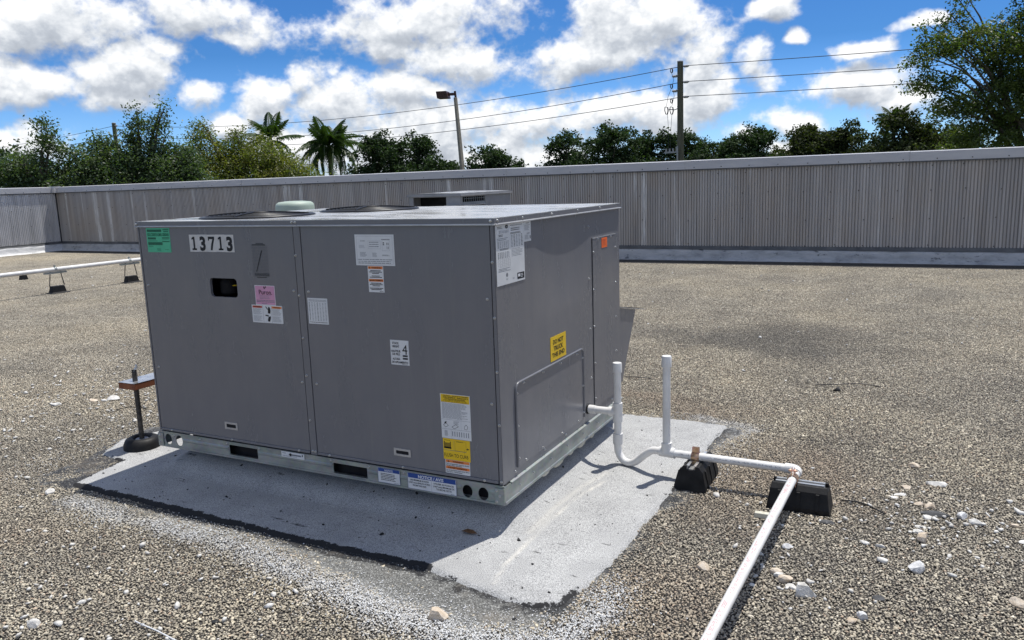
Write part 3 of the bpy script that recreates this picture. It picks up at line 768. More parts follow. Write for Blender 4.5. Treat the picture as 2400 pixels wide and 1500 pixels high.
# condenser fans on the lid
def fan(cx, cy, r):
    z = H
    mb = MB()
    mb.lathe([(r + 0.016, 0.0), (r + 0.016, 0.006), (r + 0.003, 0.010), (r - 0.008, 0.006), (r - 0.012, 0.0008)], (cx, cy, z), 'wire', 40)
    ring = mb.build('fan_ring', lid)
    mb = MB(); mb.lathe([(r - 0.004, 0.0009), (0.0, 0.0010)], (cx, cy, z), 'dark', 32); mb.build('fan_well', ring)
    mb = MB()
    dome = lambda q: 0.011 * (1 - q * q) + 0.007
    for k in range(1, 13):
        q = k / 12.5
        mb.lathe([(q * r + 0.0016, dome(q)), (q * r, dome(q) + 0.0016), (q * r - 0.0016, dome(q)), (q * r, dome(q) - 0.0016), (q * r + 0.0016, dome(q))], (cx, cy, z), 'wire', 36)
    for k in range(4):
        w = R(20 + 90 * k)
        mb.tube([(cx + q * r * math.cos(w), cy + q * r * math.sin(w), z + dome(q) + 0.004) for q in (0.15, 0.45, 0.75, 1.0)], 0.0035, 'wire', 6)
    mb.build('fan_guard', ring)
    mb = MB(); mb.lathe([(0.055, 0.006), (0.055, 0.021), (0.045, 0.026), (0.0, 0.027)], (cx, cy, z), 'rubber', 20); mb.build('fan_motor', ring)
fan(-1.43, 0.335, 0.245)
fan(-1.20, 0.885, 0.235)

# base rail with its round and slotted openings
front_holes = [circ(-0.153, 0.033, 0.022, 0.025), circ(-0.084, 0.033, 0.022, 0.025), circ(-1.784, 0.039, 0.022, 0.026), circ(-1.712, 0.039, 0.022, 0.026),
               rrect(-0.797, -0.623, 0.013, 0.058, 0.003, 2), rrect(-1.389, -1.219, 0.015, 0.0615, 0.003, 2)]
b = 0.006
rail = plate([(-W - b, 0.0), (b, 0.0), (b, 0.0705), (-W - b, 0.0705)], front_holes, 'y', -b, -b + 0.0025, 'galv', 'base_rail', unit)
gaps = [(-1.84, -1.815), (-1.81, -1.685), (-1.395, -1.212), (-0.803, -0.617), (-0.18, -0.058)]
def spans(z, d, t):
    mb = MB()
    xs = [-W - b] + [v for g in gaps[1:] for v in g] + [b]
    for i in range(0, len(xs), 2):
        mb.prism([(-b - t, z - d), (-b - t, z + d), (-b + 0.0001, z + 2 * d), (-b + 0.0001, z - 2 * d)], 'x', xs[i], xs[i + 1], 'galv')
    mb.build('rolled_rib', rail)
spans(0.0445, 0.004, 0.0022)
mb = MB(); mb.box((-W - b, -b - 0.0025, 0.0003), (b, -b - 0.0002, 0.0085), 'galv'); mb.build('rolled_rib', rail)
mb = MB(); mb.box((-W - b, -b - 0.002, 0.0706), (b, -0.0021, 0.0755), 'galv'); mb.build('rail_flange', rail)
mb = MB(); mb.box((-W - b, -b + 0.003, 0.0), (b, 0.022, 0.002), 'galv'); mb.build('rail_flange', rail)
mb = MB(); mb.box((b - 0.0025, -b + 0.0027, 0.0), (b, D + b - 0.0027, 0.0705), 'galv'); rr = mb.build('base_rail', unit)
mb = MB(); mb.prism([(b + 0.0001, 0.064), (b + 0.0045, 0.0685), (b + 0.0045, 0.072), (b - 0.006, 0.075), (b - 0.006, 0.0708), (b + 0.0001, 0.0708)], 'y', 0.05, D + b, 'galv'); mb.build('rail_flange', rr)
mb = MB(); mb.prism([(b + 0.0001, 0.0), (b + 0.003, 0.0), (b + 0.003, 0.009), (b + 0.0001, 0.012)], 'y', 0.0, D + b, 'galv'); mb.build('rolled_rib', rr)
mb = MB(); mb.box((-W - b, -b + 0.0027, 0.0), (-W - b + 0.0025, D + b, 0.0705), 'galv'); mb.build('base_rail', unit)
mb = MB(); mb.box((-W - b + 0.003, D + b - 0.0025, 0.0), (b - 0.003, D + b, 0.0705), 'galv'); mb.build('base_rail', unit)
for x0, x1 in ((-0.034, 0.008), (-W - 0.008, -W + 0.026)):
    mb = MB(); mb.box((x0, -b - 0.0045, 0.002), (x1, -b - 0.0026, 0.066), 'galv'); mb.build('corner_bracket', unit, bevel=0.001)

# bead of sealant under the end rail
for i, (y, w, z) in enumerate(((0.37, 0.075, -0.006), (0.50, 0.11, -0.009), (0.635, 0.06, -0.004), (0.76, 0.09, -0.008), (0.89, 0.05, -0.005))):
    mb = MB()
    pts = [(y - w / 2, z + 0.002), (y - w * 0.3, z - 0.008), (y, z - 0.011), (y + w * 0.33, z - 0.007), (y + w / 2, z + 0.004), (y + w * 0.2, z + 0.009), (y - w * 0.25, z + 0.009)]
    mb.prism(pts, 'x', -0.03, 0.004, 'foam')
    mb.build('sealant_blob', unit, bevel=0.003)

# recessed pull handles
for x0, x1, z0, z1 in ((-0.486, -0.407, 0.131, 0.162), (-1.408, -1.331, 0.133, 0.166)):
    hd = plate([(x0, z0), (x1, z0), (x1, z1), (x0, z1)], [rrect(x0 + 0.010, x1 - 0.009, z0 + 0.008, z1 - 0.009, 0.003, 3)], 'y', -0.003, -0.0004, 'lip', 'pull_handle', unit)
    mb = MB(); mb.box((x0 + 0.009, -0.0009, z0 + 0.007), (x1 - 0.008, -0.0003, z1 - 0.008), 'dark'); mb.build('handle_recess', hd)

# screws: hex head on a washer
def screw_proto(axis):
    mb = MB()
    sgn = {'y': -1, 'x': 1}[axis]
    mb.lathe([(0.0056, 0.0), (0.0054, sgn * 0.0012), (0.0038, sgn * 0.0016)], (0, 0, 0), 'zinc', 12, True, axis)
    mb.lathe([(0.0036, sgn * 0.0014), (0.0036, sgn * 0.0046), (0.0028, sgn * 0.0054), (0.0, sgn * 0.0056)], (0, 0, 0), 'zinc', 6, False, axis)
    return mb.build('screw', None, (0, 0, 0))
SF, SR = screw_proto('y'), screw_proto('x')
first = {'f': True, 'r': True}
def screws(pr, key, pts):
    for p in pts:
        if first[key]:
            C.objects.unlink(pr); pr.location = p; link(pr, unit); first[key] = False
        else:
            inst(pr, p, unit)
screws(SF, 'f', [(x, -0.0022, z) for x, z in ((-0.913, 0.918), (-0.911, 0.755), (-0.909, 0.578), (-0.906, 0.419), (-0.906, 0.227), (-0.905, 0.092), (-0.890, 0.092),
    (-0.011, 0.905), (-0.010, 0.705), (-0.008, 0.507), (-0.007, 0.307), (-0.007, 0.089))])
screws(SF, 'f', [(x, -0.0002, z) for x, z in ((-0.939, 0.773), (-0.862, 0.772), (-0.935, 0.388), (-0.857, 0.388), (-0.038, 0.772), (-0.036, 0.385), (-1.809, 0.770), (-1.803, 0.386))])
screws(SF, 'f', [(x, -0.0042, z) for x, z in ((-0.814, 0.086), (-0.446, 0.086), (-0.078, 0.086), (-1.756, 0.086), (-1.37, 0.086), (-0.979, 0.086))])
screws(SF, 'f', [(x, -a - 0.0013, z) for x, z in ((-0.918, 1.051), (-0.900, 1.051), (-0.011, 1.050), (-1.840, 1.048))])
screws(SF, 'f', [(x, -b - 0.0003, z) for x, z in ((-0.807, 0.0645), (-0.612, 0.0645), (-0.439, 0.0645), (-1.573, 0.0625), (-1.40, 0.0655), (-1.208, 0.0655), (-1.745, 0.0600))])
screws(SF, 'f', [(x, -b - 0.0046, z) for x, z in ((-0.026, 0.056), (-0.012, 0.036), (-0.026, 0.014), (-1.836, 0.053), (-1.838, 0.022))])
screws(SR, 'r', [(0.0002, y, z) for y, z in ((0.885, 0.971), (0.887, 0.735), (0.890, 0.504), (0.896, 0.271), (0.099, 0.096), (0.365, 0.097), (0.582, 0.094), (1.168, 0.098))])
screws(SR, 'r', [(0.0031, y, z) for y, z in ((0.937, 0.852), (0.938, 0.677), (0.939, 0.506), (0.941, 0.332), (0.942, 0.162), (1.168, 0.906), (0.998, 0.906), (1.231, 0.850), (1.231, 0.677), (1.230, 0.505), (1.231, 0.332))])
screws(SR, 'r', [(0.0026, y, z) for y, z in ((0.187, 0.424), (0.127, 0.396), (0.364, 0.424), (0.537, 0.423), (0.721, 0.422), (0.784, 0.391), (0.784, 0.262), (0.784, 0.137), (0.128, 0.268), (0.130, 0.139), (0.192, 0.113), (0.345, 0.112), (0.545, 0.112), (0.724, 0.112))])
screws(SR, 'r', [(a + 0.0013, y, z) for y, z in ((0.016, 1.050), (0.217, 1.049), (0.483, 1.049), (0.753, 1.050), (1.021, 1.050))])
screws(SR, 'r', [(b + 0.0002, y, z) for y, z in ((0.120, 0.037), (0.241, 0.044), (0.413, 0.042), (0.583, 0.044), (0.767, 0.042), (0.949, 0.040))])

# rain hood on the back
mb = MB(); mb.prism([(D + 0.001, 0.535), (1.605, 0.480), (1.385, 0.135), (D + 0.001, 0.135)], 'x', -0.95, -0.02, 'paint'); hood = mb.build('rain_hood', unit)
mb = MB(); mb.prism([(D + 0.002, 0.541), (1.76, 0.4585), (1.76, 0.4545), (D + 0.002, 0.537)], 'x', -0.97, -0.012, 'lip')
mb.prism([(1.52, 0.503), (1.765, 0.4625), (1.765, 0.4590), (1.52, 0.500)], 'x', -0.975, -0.05, 'dark'); mb.build('hood_top', hood)

# drain grommet
mb = MB(); mb.lathe([(0.017, 0.0), (0.018, 0.006), (0.022, 0.007), (0.0245, 0.003), (0.0245, 0.0)], (0.0, 0.845, 0.137), 'rubber', 20, True, 'x'); mb.build('drain_grommet', unit)

# ---- stickers on the front
s = front(-1.785, -1.634, 0.922, 1.030)
s.rect(0.04, 0.84, 0.66, 0.945, 'green_ink'); s.rect(0.72, 0.91, 0.97, 0.955, 'green_ink'); s.rect(0.74, 0.84, 0.95, 0.875, 'green_ink')
s.text('50LC0007A2M5-0B0A0', 0.5, 0.735, 0.13, 'green_ink', 0.02, width=0.92)
s.rect(0.05, 0.53, 0.40, 0.62, 'green_ink'); s.lines(0.66, 0.53, 0.97, 0.64, 2, 'green_ink', 0.6, 1, False)
s.rect(0.04, 0.30, 0.66, 0.42, 'green_ink'); s.lines(0.66, 0.41, 0.97, 0.49, 1, 'green_ink', 0.6, 2, False)
s.lines(0.05, 0.44, 0.5, 0.5, 1, 'green_ink', 0.4, 3); s.lines(0.05, 0.22, 0.3, 0.28, 1, 'green_ink', 0.4, 4)
s.lines(0.40, 0.06, 0.58, 0.17, 3, 'green_ink', 0.4, 5); s.lines(0.74, 0.10, 0.92, 0.14, 1, 'green_ink', 0.4, 6)
s.build('barcode_label', 'green_label', unit, 'bright green barcode label at the top left corner')

# five separate number squares
x0, xw, z0, zh = -1.514, 0.0530, 0.9268, 0.0742
def slab_one(s):
    W_, H_ = s.W, s.H
    s.quad([(0.44 * W_, 0.12 * H_), (0.64 * W_, 0.12 * H_), (0.64 * W_, 0.88 * H_), (0.44 * W_, 0.88 * H_)], 'ink')
    s.quad([(0.28 * W_, 0.10 * H_), (0.80 * W_, 0.10 * H_), (0.80 * W_, 0.2 * H_), (0.28 * W_, 0.2 * H_)], 'ink')
    s.quad([(0.27 * W_, 0.70 * H_), (0.44 * W_, 0.74 * H_), (0.44 * W_, 0.88 * H_), (0.27 * W_, 0.79 * H_)], 'ink')
def seven(s):
    W_, H_ = s.W, s.H
    s.quad([(0.16 * W_, 0.74 * H_), (0.88 * W_, 0.74 * H_), (0.88 * W_, 0.89 * H_), (0.16 * W_, 0.89 * H_)], 'ink')
    s.quad([(0.16 * W_, 0.66 * H_), (0.28 * W_, 0.66 * H_), (0.28 * W_, 0.745 * H_), (0.16 * W_, 0.745 * H_)], 'ink')
    s.quad([(0.36 * W_, 0.10 * H_), (0.58 * W_, 0.10 * H_), (0.72 * W_, 0.45 * H_), (0.88 * W_, 0.75 * H_), (0.66 * W_, 0.75 * H_), (0.48 * W_, 0.45 * H_)], 'ink')
for i, ch in enumerate('13713'):
    s = front(x0 + i * xw, x0 + (i + 1) * xw - 0.0004, z0 + (0.0006 if i % 2 else 0), z0 + zh + (0.0006 if i % 2 else 0))
    if ch == '1': slab_one(s)
    elif ch == '7': seven(s)
    else: s.text('3', 0.52, 0.49, 0.78, 'ink', 0.045, width=0.66)
    s.build('number_square', 'dull_label', unit, 'white square with a black slab-serif ' + ch)

# worn-off print
s = front(-1.154, -1.062, 0.818, 0.968)
s.lines(0.02, 0.05, 0.98, 0.93, 22, 'ghost_ink', 0.22, 3, False)
s.rect(0.3, 0.97, 0.75, 0.985, 'ink'); s.rect(0.06, 0.93, 0.86, 0.952, 'ink')
s.quad([(0.20 * s.W, 0.20 * s.H), (0.235 * s.W, 0.20 * s.H), (0.66 * s.W, 0.80 * s.H), (0.60 * s.W, 0.78 * s.H)], 'ink')
s.lines(0.10, 0.08, 0.98, 0.16, 3, 'ink', 0.4, 9, False); s.rect(0.2, 0.03, 0.8, 0.045, 'ink')
s.build('worn_print', None, unit, 'faded grey chart print with a slanting line', film=False)

s = front(-1.154, -1.043, 0.707, 0.790)
s.text('Puron', 0.5, 0.665, 0.24, 'ink', 0.012, width=0.60)
s.text('.', 0.84, 0.665, 0.24, 'ink', 0.012)
s.quad([(0.445 * s.W, 0.86 * s.H), (0.475 * s.W, 0.83 * s.H), (0.53 * s.W, 0.84 * s.H), (0.515 * s.W, 0.90 * s.H), (0.48 * s.W, 0.965 * s.H), (0.45 * s.W, 0.94 * s.H)], 'ink')
s.quad([(0.55 * s.W, 0.85 * s.H), (0.585 * s.W, 0.90 * s.H), (0.57 * s.W, 0.96 * s.H), (0.53 * s.W, 0.975 * s.H), (0.54 * s.W, 0.93 * s.H)], 'ink')
s.lines(0.22, 0.36, 0.82, 0.52, 3, 'soft_ink', 0.3, 11); s.lines(0.22, 0.30, 0.78, 0.36, 1, 'soft_ink', 0.4, 12)
s.lines(0.06, 0.13, 0.95, 0.27, 2, 'soft_ink', 0.5, 13, False); s.lines(0.3, 0.05, 0.7, 0.10, 1, 'soft_ink', 0.5, 14)
s.frame(0, 0, 1, 1, 0.0022, 'white_ink')
s.build('refrigerant_label', 'pink_label', unit, 'pink refrigerant label with a small globe')

s = front(-1.180, -1.010, 0.631, 0.7066)
s.rect(0.03, 0.83, 0.345, 0.95, 'red_band'); s.rect(0.66, 0.83, 0.98, 0.95, 'orange_label')
s.text('WARNING', 0.82, 0.89, 0.07, 'ink', 0.02, maxw=0.22); s.text('AVERTISSEMENT', 0.19, 0.89, 0.06, 'ink', 0.02, maxw=0.28)
s.lines(0.04, 0.45, 0.34, 0.80, 7, 'soft_ink', 0.35, 21); s.lines(0.04, 0.08, 0.34, 0.40, 6, 'soft_ink', 0.35, 22)
s.lines(0.67, 0.45, 0.98, 0.80, 7, 'soft_ink', 0.35, 23); s.lines(0.67, 0.08, 0.98, 0.40, 6, 'soft_ink', 0.35, 24)
s.rect(0.365, 0.02, 0.372, 0.98, 'soft_ink'); s.rect(0.642, 0.02, 0.649, 0.98, 'soft_ink')
for pts in ([(0.52, 0.55), (0.60, 0.53), (0.615, 0.70), (0.60, 0.88), (0.55, 0.92), (0.53, 0.80)], [(0.45, 0.92), (0.48, 0.93), (0.53, 0.78), (0.51, 0.75)], [(0.50, 0.10), (0.57, 0.08), (0.61, 0.30), (0.60, 0.40), (0.53, 0.34), (0.51, 0.22)], [(0.43, 0.40), (0.55, 0.36), (0.54, 0.44), (0.44, 0.47)]):
    s.quad([(u * s.W, v * s.H) for u, v in pts], 'ink')
s.build('warning_label', 'white_label', unit, 'white bilingual warning label with two black pictograms')

s = front(-0.871, -0.769, 0.641, 0.7468)
s.lines(0.06, 0.86, 0.95, 0.95, 2, 'soft_ink', 0.4, 31, False)
for c_ in range(7):
    s.lines(0.06 + c_ * 0.135, 0.12, 0.13 + c_ * 0.135, 0.84, 14, 'ink' if c_ in (0, 3) else 'soft_ink', 0.42, 40 + c_)
s.lines(0.05, 0.04, 0.95, 0.09, 1, 'ink', 0.4, 33, False)
s.build('charging_table_label', 'white_label', unit, 'white label filled with a table of small figures')

s = front(-0.611, -0.4285, 0.884, 1.0025)
s.frame(0.04, 0.05, 0.96, 0.95, 0.0006, 'soft_ink')
s.lines(0.14, 0.77, 0.30, 0.82, 2, 'soft_ink', 0.4, 51); s.lines(0.10, 0.56, 0.30, 0.66, 4, 'soft_ink', 0.25, 52)
for i in range(3):
    s.lines(0.37, 0.74 - i * 0.07, 0.62, 0.765 - i * 0.07, 1, 'soft_ink', 0.9, 53 + i, False)
s.frame(0.34, 0.54, 0.66, 0.80, 0.0005, 'soft_ink')
s.frame(0.70, 0.48, 0.89, 0.82, 0.0006, 'soft_ink'); s.rect(0.72, 0.715, 0.755, 0.75, 'ink'); s.rect(0.72, 0.66, 0.755, 0.69, 'ink')
for k in range(2):
    s.rect(0.815 + k * 0.035, 0.66, 0.828 + k * 0.035, 0.74, 'ink'); s.rect(0.818 + k * 0.035, 0.53, 0.828 + k * 0.035, 0.62, 'ink')
s.lines(0.69, 0.835, 0.90, 0.855, 1, 'ink', 0.9, 57, False)
s.lines(0.12, 0.28, 0.30, 0.44, 6, 'soft_ink', 0.4, 58); s.lines(0.44, 0.28, 0.56, 0.42, 5, 'soft_ink', 0.4, 59); s.lines(0.69, 0.31, 0.90, 0.36, 2, 'ink', 0.4, 60)
s.lines(0.06, 0.18, 0.95, 0.21, 1, 'soft_ink', 0.7, 61, False); s.lines(0.06, 0.12, 0.90, 0.15, 1, 'soft_ink', 0.7, 62, False); s.lines(0.06, 0.065, 0.9, 0.095, 1, 'soft_ink', 0.7, 63, False)
s.build('wiring_diagram_label', 'white_label', unit, 'large white label with a wiring diagram')

s = front(-0.558, -0.485, 0.781, 0.8825)
s.rect(0.03, 0.885, 0.97, 0.985, 'orange_label'); s.rect(0.03, 0.405, 0.97, 0.505, 'orange_label')
s.text('WARNING', 0.55, 0.935, 0.065, 'ink', 0.02, maxw=0.62); s.text('AVERTISSEMENT', 0.55, 0.455, 0.06, 'ink', 0.02, maxw=0.78)
for v in (0.935, 0.455):
    s.quad([(0.08 * s.W, (v - 0.035) * s.H), (0.18 * s.W, (v - 0.035) * s.H), (0.13 * s.W, (v + 0.04) * s.H)], 'ink')
for i, v in enumerate((0.82, 0.77, 0.72, 0.62, 0.57, 0.345, 0.295, 0.245, 0.155, 0.105)):
    w = (0.34, 0.42, 0.22, 0.26, 0.40, 0.34, 0.42, 0.24, 0.44, 0.34)[i]
    s.lines(0.5 - w, v - 0.02, 0.5 + w, v + 0.02, 1, 'ink', 0.75, 70 + i, False)
s.lines(0.7, 0.02, 0.95, 0.05, 1, 'ink', 0.6, 81)
s.build('warning_label', 'white_label', unit, 'narrow white label with two orange warning bands')

s = front(-0.474, -0.388, 0.5005, 0.599)
for i, (t, v) in enumerate((('STACK', 0.875), ('HEIGHT', 0.745), ('HAUTEUR', 0.555), ('DE PILE', 0.435), ('ALTURA', 0.245))):
    s.text(t, 0.30, v, 0.085, 'ink', 0.03, width=(0.35, 0.38, 0.50, 0.40, 0.40)[i])
s.text('DE APILAMIENTO', 0.49, 0.115, 0.085, 'ink', 0.03, width=0.86)
s.text('4', 0.78, 0.64, 0.40, 'ink', 0.0, width=0.27)
s.rect(0.65, 0.345, 0.92, 0.415, 'ink'); s.rect(0.65, 0.235, 0.92, 0.305, 'ink'); s.lines(0.6, 0.02, 0.95, 0.05, 1, 'ink', 0.5, 91)
s.frame(0, 0, 1, 1, 0.0006, 'soft_ink')
s.build('stack_height_label', 'white_label', unit, 'white STACK HEIGHT 4 label')

s = front(-0.258, -0.1285, 0.2315, 0.4055)
s.rect(0.02, 0.815, 0.98, 0.99, 'yellow_label')
s.text('CAUTION - NOTICE TO RIGGERS', 0.52, 0.963, 0.026, 'ink', 0.03, width=0.84); s.text('AVERTISSEMENT - REMARQUE A', 0.52, 0.926, 0.026, 'ink', 0.03, width=0.86)
s.text("L'ATTENTION DES MONTEURS", 0.5, 0.889, 0.026, 'ink', 0.03, width=0.70); s.lines(0.1, 0.85, 0.9, 0.865, 1, 'ink', 0.8, 101, False); s.lines(0.04, 0.822, 0.96, 0.836, 1, 'ink', 0.7, 102, False)
s.lines(0.05, 0.45, 0.96, 0.80, 17, 'soft_ink', 0.4, 103)
s.rect(0.02, 0.425, 0.98, 0.430, 'soft_ink'); s.rect(0.02, 0.21, 0.98, 0.215, 'soft_ink')
for pts in ([(0.07, 0.30), (0.17, 0.34), (0.24, 0.29), (0.14, 0.25)], [(0.36, 0.27), (0.50, 0.33), (0.58, 0.29), (0.44, 0.23)], [(0.78, 0.25), (0.86, 0.24), (0.90, 0.31), (0.84, 0.35), (0.79, 0.31)]):
    for i in range(len(pts)):
        (u0, v0), (u1, v1) = pts[i], pts[(i + 1) % len(pts)]
        du, dv = (u1 - u0) * s.W, (v1 - v0) * s.H
        L = math.hypot(du, dv); nx, nz_ = -dv / L * 0.0007, du / L * 0.0007
        s.quad([(u0 * s.W - nx, v0 * s.H - nz_), (u1 * s.W - nx, v1 * s.H - nz_), (u1 * s.W + nx, v1 * s.H + nz_), (u0 * s.W + nx, v0 * s.H + nz_)], 'ink')
s.quad([(0.10 * s.W, 0.325 * s.H), (0.17 * s.W, 0.345 * s.H), (0.19 * s.W, 0.385 * s.H), (0.12 * s.W, 0.37 * s.H)], 'ink')
s.rect(0.67, 0.22, 0.673, 0.42, 'soft_ink'); s.lines(0.42, 0.33, 0.64, 0.41, 4, 'soft_ink', 0.4, 105)
for c_ in range(8):
    s.rect(0.36 + c_ * 0.077, 0.06, 0.385 + c_ * 0.077, 0.17, 'soft_ink')
s.lines(0.1, 0.05, 0.24, 0.18, 9, 'soft_ink', 0.5, 106); s.rect(0.33, 0.03, 0.334, 0.2, 'soft_ink')
s.build('rigging_label', 'white_label', unit, 'tall white rigging notice with a yellow heading')

s = front(-0.2545, -0.1365, 0.147, 0.2303)
s.rect(0.03, 0.52, 0.30, 0.60, 'ink')
for i in range(6):
    s.rect(0.035 + i * 0.045, 0.54, 0.065 + i * 0.045, 0.86 if i % 5 == 0 else 0.80, 'ink')
s.frame(0.44, 0.46, 0.86, 0.93, 0.0006); s.rect(0.02, 0.44, 0.86, 0.455, 'soft_ink'); s.rect(0.40, 0.44, 0.405, 0.93, 'soft_ink')
s.quad([(0.87 * s.W, 0.60 * s.H), (0.91 * s.W, 0.66 * s.H), (0.91 * s.W, 0.62 * s.H), (0.96 * s.W, 0.62 * s.H), (0.96 * s.W, 0.58 * s.H), (0.91 * s.W, 0.58 * s.H), (0.91 * s.W, 0.54 * s.H)], 'ink')
s.text('FLUSH TO CURB', 0.475, 0.22, 0.17, 'ink', 0.0, width=0.90)
s.lines(0.5, 0.87, 0.8, 0.91, 1, 'ink', 0.5, 111); s.lines(0.05, 0.90, 0.28, 0.94, 1, 'ink', 0.5, 112); s.rect(0.78, 0.34, 0.785, 0.56, 'ink')
s.build('flush_to_curb_label', 'yellow_label', unit, 'yellow FLUSH TO CURB label')

s = front(-0.249, -0.140, 0.0925, 0.1462)
s.rect(0.02, 0.80, 0.98, 0.99, 'orange_label'); s.rect(0.02, 0.33, 0.98, 0.53, 'orange_label')
s.text('WARNING', 0.52, 0.895, 0.13, 'ink', 0.02, maxw=0.45); s.text('AVERTISSEMENT', 0.53, 0.43, 0.13, 'ink', 0.02, width=0.70)
for v in (0.895, 0.43):
    s.quad([(0.10 * s.W, (v - 0.07) * s.H), (0.17 * s.W, (v - 0.07) * s.H), (0.135 * s.W, (v + 0.07) * s.H)], 'ink')
s.text('This compartment must be closed', 0.49, 0.71, 0.085, 'ink', 0.02, width=0.92); s.text('except when servicing.', 0.36, 0.60, 0.085, 'ink', 0.02, width=0.66)
s.text('Ce compartiment doit rester ferme', 0.50, 0.245, 0.085, 'ink', 0.02, width=0.94); s.text("sauf pour l'entretien.", 0.36, 0.12, 0.085, 'ink', 0.02, width=0.66)
s.build('warning_label', 'white_label', unit, 'small white and orange warning label at the bottom')

yr = -b - 0.0028
s = front(-0.5665, -0.4595, 0.0105, 0.0715, yr)
s.rect(0.02, 0.76, 0.98, 0.98, 'blue_label'); s.text('NOTICE', 0.5, 0.87, 0.14, 'white_ink', 0.02, width=0.37)
s.lines(0.13, 0.16, 0.9, 0.68, 5, 'ink', 0.45, 121); s.lines(0.7, 0.05, 0.95, 0.1, 1, 'ink', 0.4, 122); s.frame(0, 0, 1, 1, 0.001, 'blue_label')
s.build('notice_label', 'white_label', unit, 'small white label headed NOTICE in blue')
s = front(-0.4225, -0.1995, 0.0068, 0.0708, yr)
s.rect(0.01, 0.70, 0.99, 0.99, 'blue_label'); s.text('NOTICE / AVIS', 0.485, 0.845, 0.20, 'white_ink', 0.03, width=0.52)
s.rect(0.495, 0.04, 0.499, 0.68, 'soft_ink')
for i, (t, w) in enumerate((('USE MINIMUM 42 INCH', 0.39), ('(1067 mm) LENGTH FORKS', 0.45), ('FROM THIS END', 0.28))):
    s.text(t, 0.245, 0.58 - i * 0.17, 0.105, 'ink', 0.02, width=w)
for i, (t, w) in enumerate((('UTILISER 42 POUNCES', 0.41), ('(1067 mm) MINIMUM DE', 0.43), ('TOURCHE CETTE', 0.31))):
    s.text(t, 0.745, 0.56 - i * 0.17, 0.105, 'ink', 0.02, width=w)
s.lines(0.88, 0.03, 0.98, 0.07, 1, 'ink', 0.5, 125); s.frame(0, 0, 1, 1, 0.0008, 'blue_label')
s.build('fork_notice_label', 'white_label', unit, 'white NOTICE / AVIS fork label with a blue heading')
s = front(-1.0765, -0.9485, 0.0490, 0.0740, yr)
s.lines(0.05, 0.62, 0.24, 0.85, 2, 'soft_ink', 0.5, 131); s.rect(0.33, 0.42, 0.86, 0.70, 'soft_ink'); s.lines(0.05, 0.15, 0.80, 0.35, 2, 'soft_ink', 0.45, 132)
s.quad([(u * s.W, v * s.H) for u, v in circ(0.40, 0.56, 0.045, 0.28, 10)], 'ink'); s.rect(0.9, 0.5, 0.94, 0.85, 'ink')
s.build('rail_label', 'white_label', unit, 'thin white label on the base rail')

# ---- stickers on the end
s = right(0.006, 0.230, 0.817, 1.0335, 0.0006)
s.quad([(u * s.W, v * s.H) for u, v in circ(0.38, 0.958, 0.055, 0.032, 16)], 'ink')
s.text('carrier', 0.38, 0.958, 0.020, 'white_ink', 0.01, width=0.07)
s.lines(0.06, 0.93, 0.28, 0.975, 2, 'ink', 0.4, 141); s.lines(0.50, 0.955, 0.96, 0.975, 1, 'soft_ink', 0.6, 142, False)
s.rect(0.05, 0.85, 0.98, 0.92, 'white_ink')
for c_ in range(7):
    s.rect(0.12 + c_ * 0.05, 0.855, 0.135 + c_ * 0.05, 0.905, 'soft_ink' if c_ % 2 else 'ink')
s.lines(0.53, 0.87, 0.97, 0.93, 2, 'soft_ink', 0.5, 143); s.lines(0.10, 0.80, 0.26, 0.84, 2, 'ink', 0.5, 144); s.lines(0.51, 0.82, 0.95, 0.855, 2, 'ink', 0.5, 145)
s.lines(0.05, 0.735, 0.46, 0.785, 2, 'soft_ink', 0.4, 146)
for c_ in range(6):
    s.lines(0.06 + c_ * 0.068, 0.62, 0.11 + c_ * 0.068, 0.73, 6, 'ink' if c_ == 0 else 'soft_ink', 0.5, 147 + c_)
for c_ in range(5):
    s.lines(0.53 + c_ * 0.09, 0.60, 0.59 + c_ * 0.09, 0.81, 9, 'ink' if c_ in (1, 4) else 'soft_ink', 0.45, 157 + c_)
s.lines(0.13, 0.575, 0.45, 0.61, 2, 'ink', 0.45, 163)
for c_ in range(7):
    s.lines(0.06 + c_ * 0.06, 0.44, 0.10 + c_ * 0.06, 0.55, 7, 'ink' if c_ < 3 else 'soft_ink', 0.6, 164 + c_)
for i in range(6):
    s.rect(0.06, 0.30 + i * 0.025, 0.48, 0.302 + i * 0.025, 'soft_ink')
for i in range(7):
    s.rect(0.06 + i * 0.07, 0.30, 0.0635 + i * 0.07, 0.425, 'soft_ink')
s.lines(0.53, 0.44, 0.97, 0.58, 6, 'soft_ink', 0.3, 172); s.lines(0.06, 0.22, 0.48, 0.285, 3, 'soft_ink', 0.4, 173)
s.quad([(u * s.W, v * s.H) for u, v in circ(0.345, 0.155, 0.035, 0.036, 12)], 'soft_ink'); s.lines(0.31, 0.07, 0.39, 0.10, 2, 'soft_ink', 0.4, 174)
s.lines(0.54, 0.06, 0.64, 0.09, 2, 'soft_ink', 0.4, 175)
s.quad([(u * s.W, v * s.H) for u, v in rrect(0.71, 0.975, 0.035, 0.145, 0.012, 3)], 'ink')
s.lift += 0.0002
s.rect(0.735, 0.075, 0.82, 0.125, 'white_ink'); s.lines(0.84, 0.055, 0.955, 0.125, 3, 'white_ink', 0.45, 176)
sh = s.build('rating_plate_label', 'white_label', unit, 'big white rating plate full of small tables'); sh.children[0]['kind'] = 'stuff'
s = right(0.2312, 0.2915, 0.958, 1.0335, 0.0006)
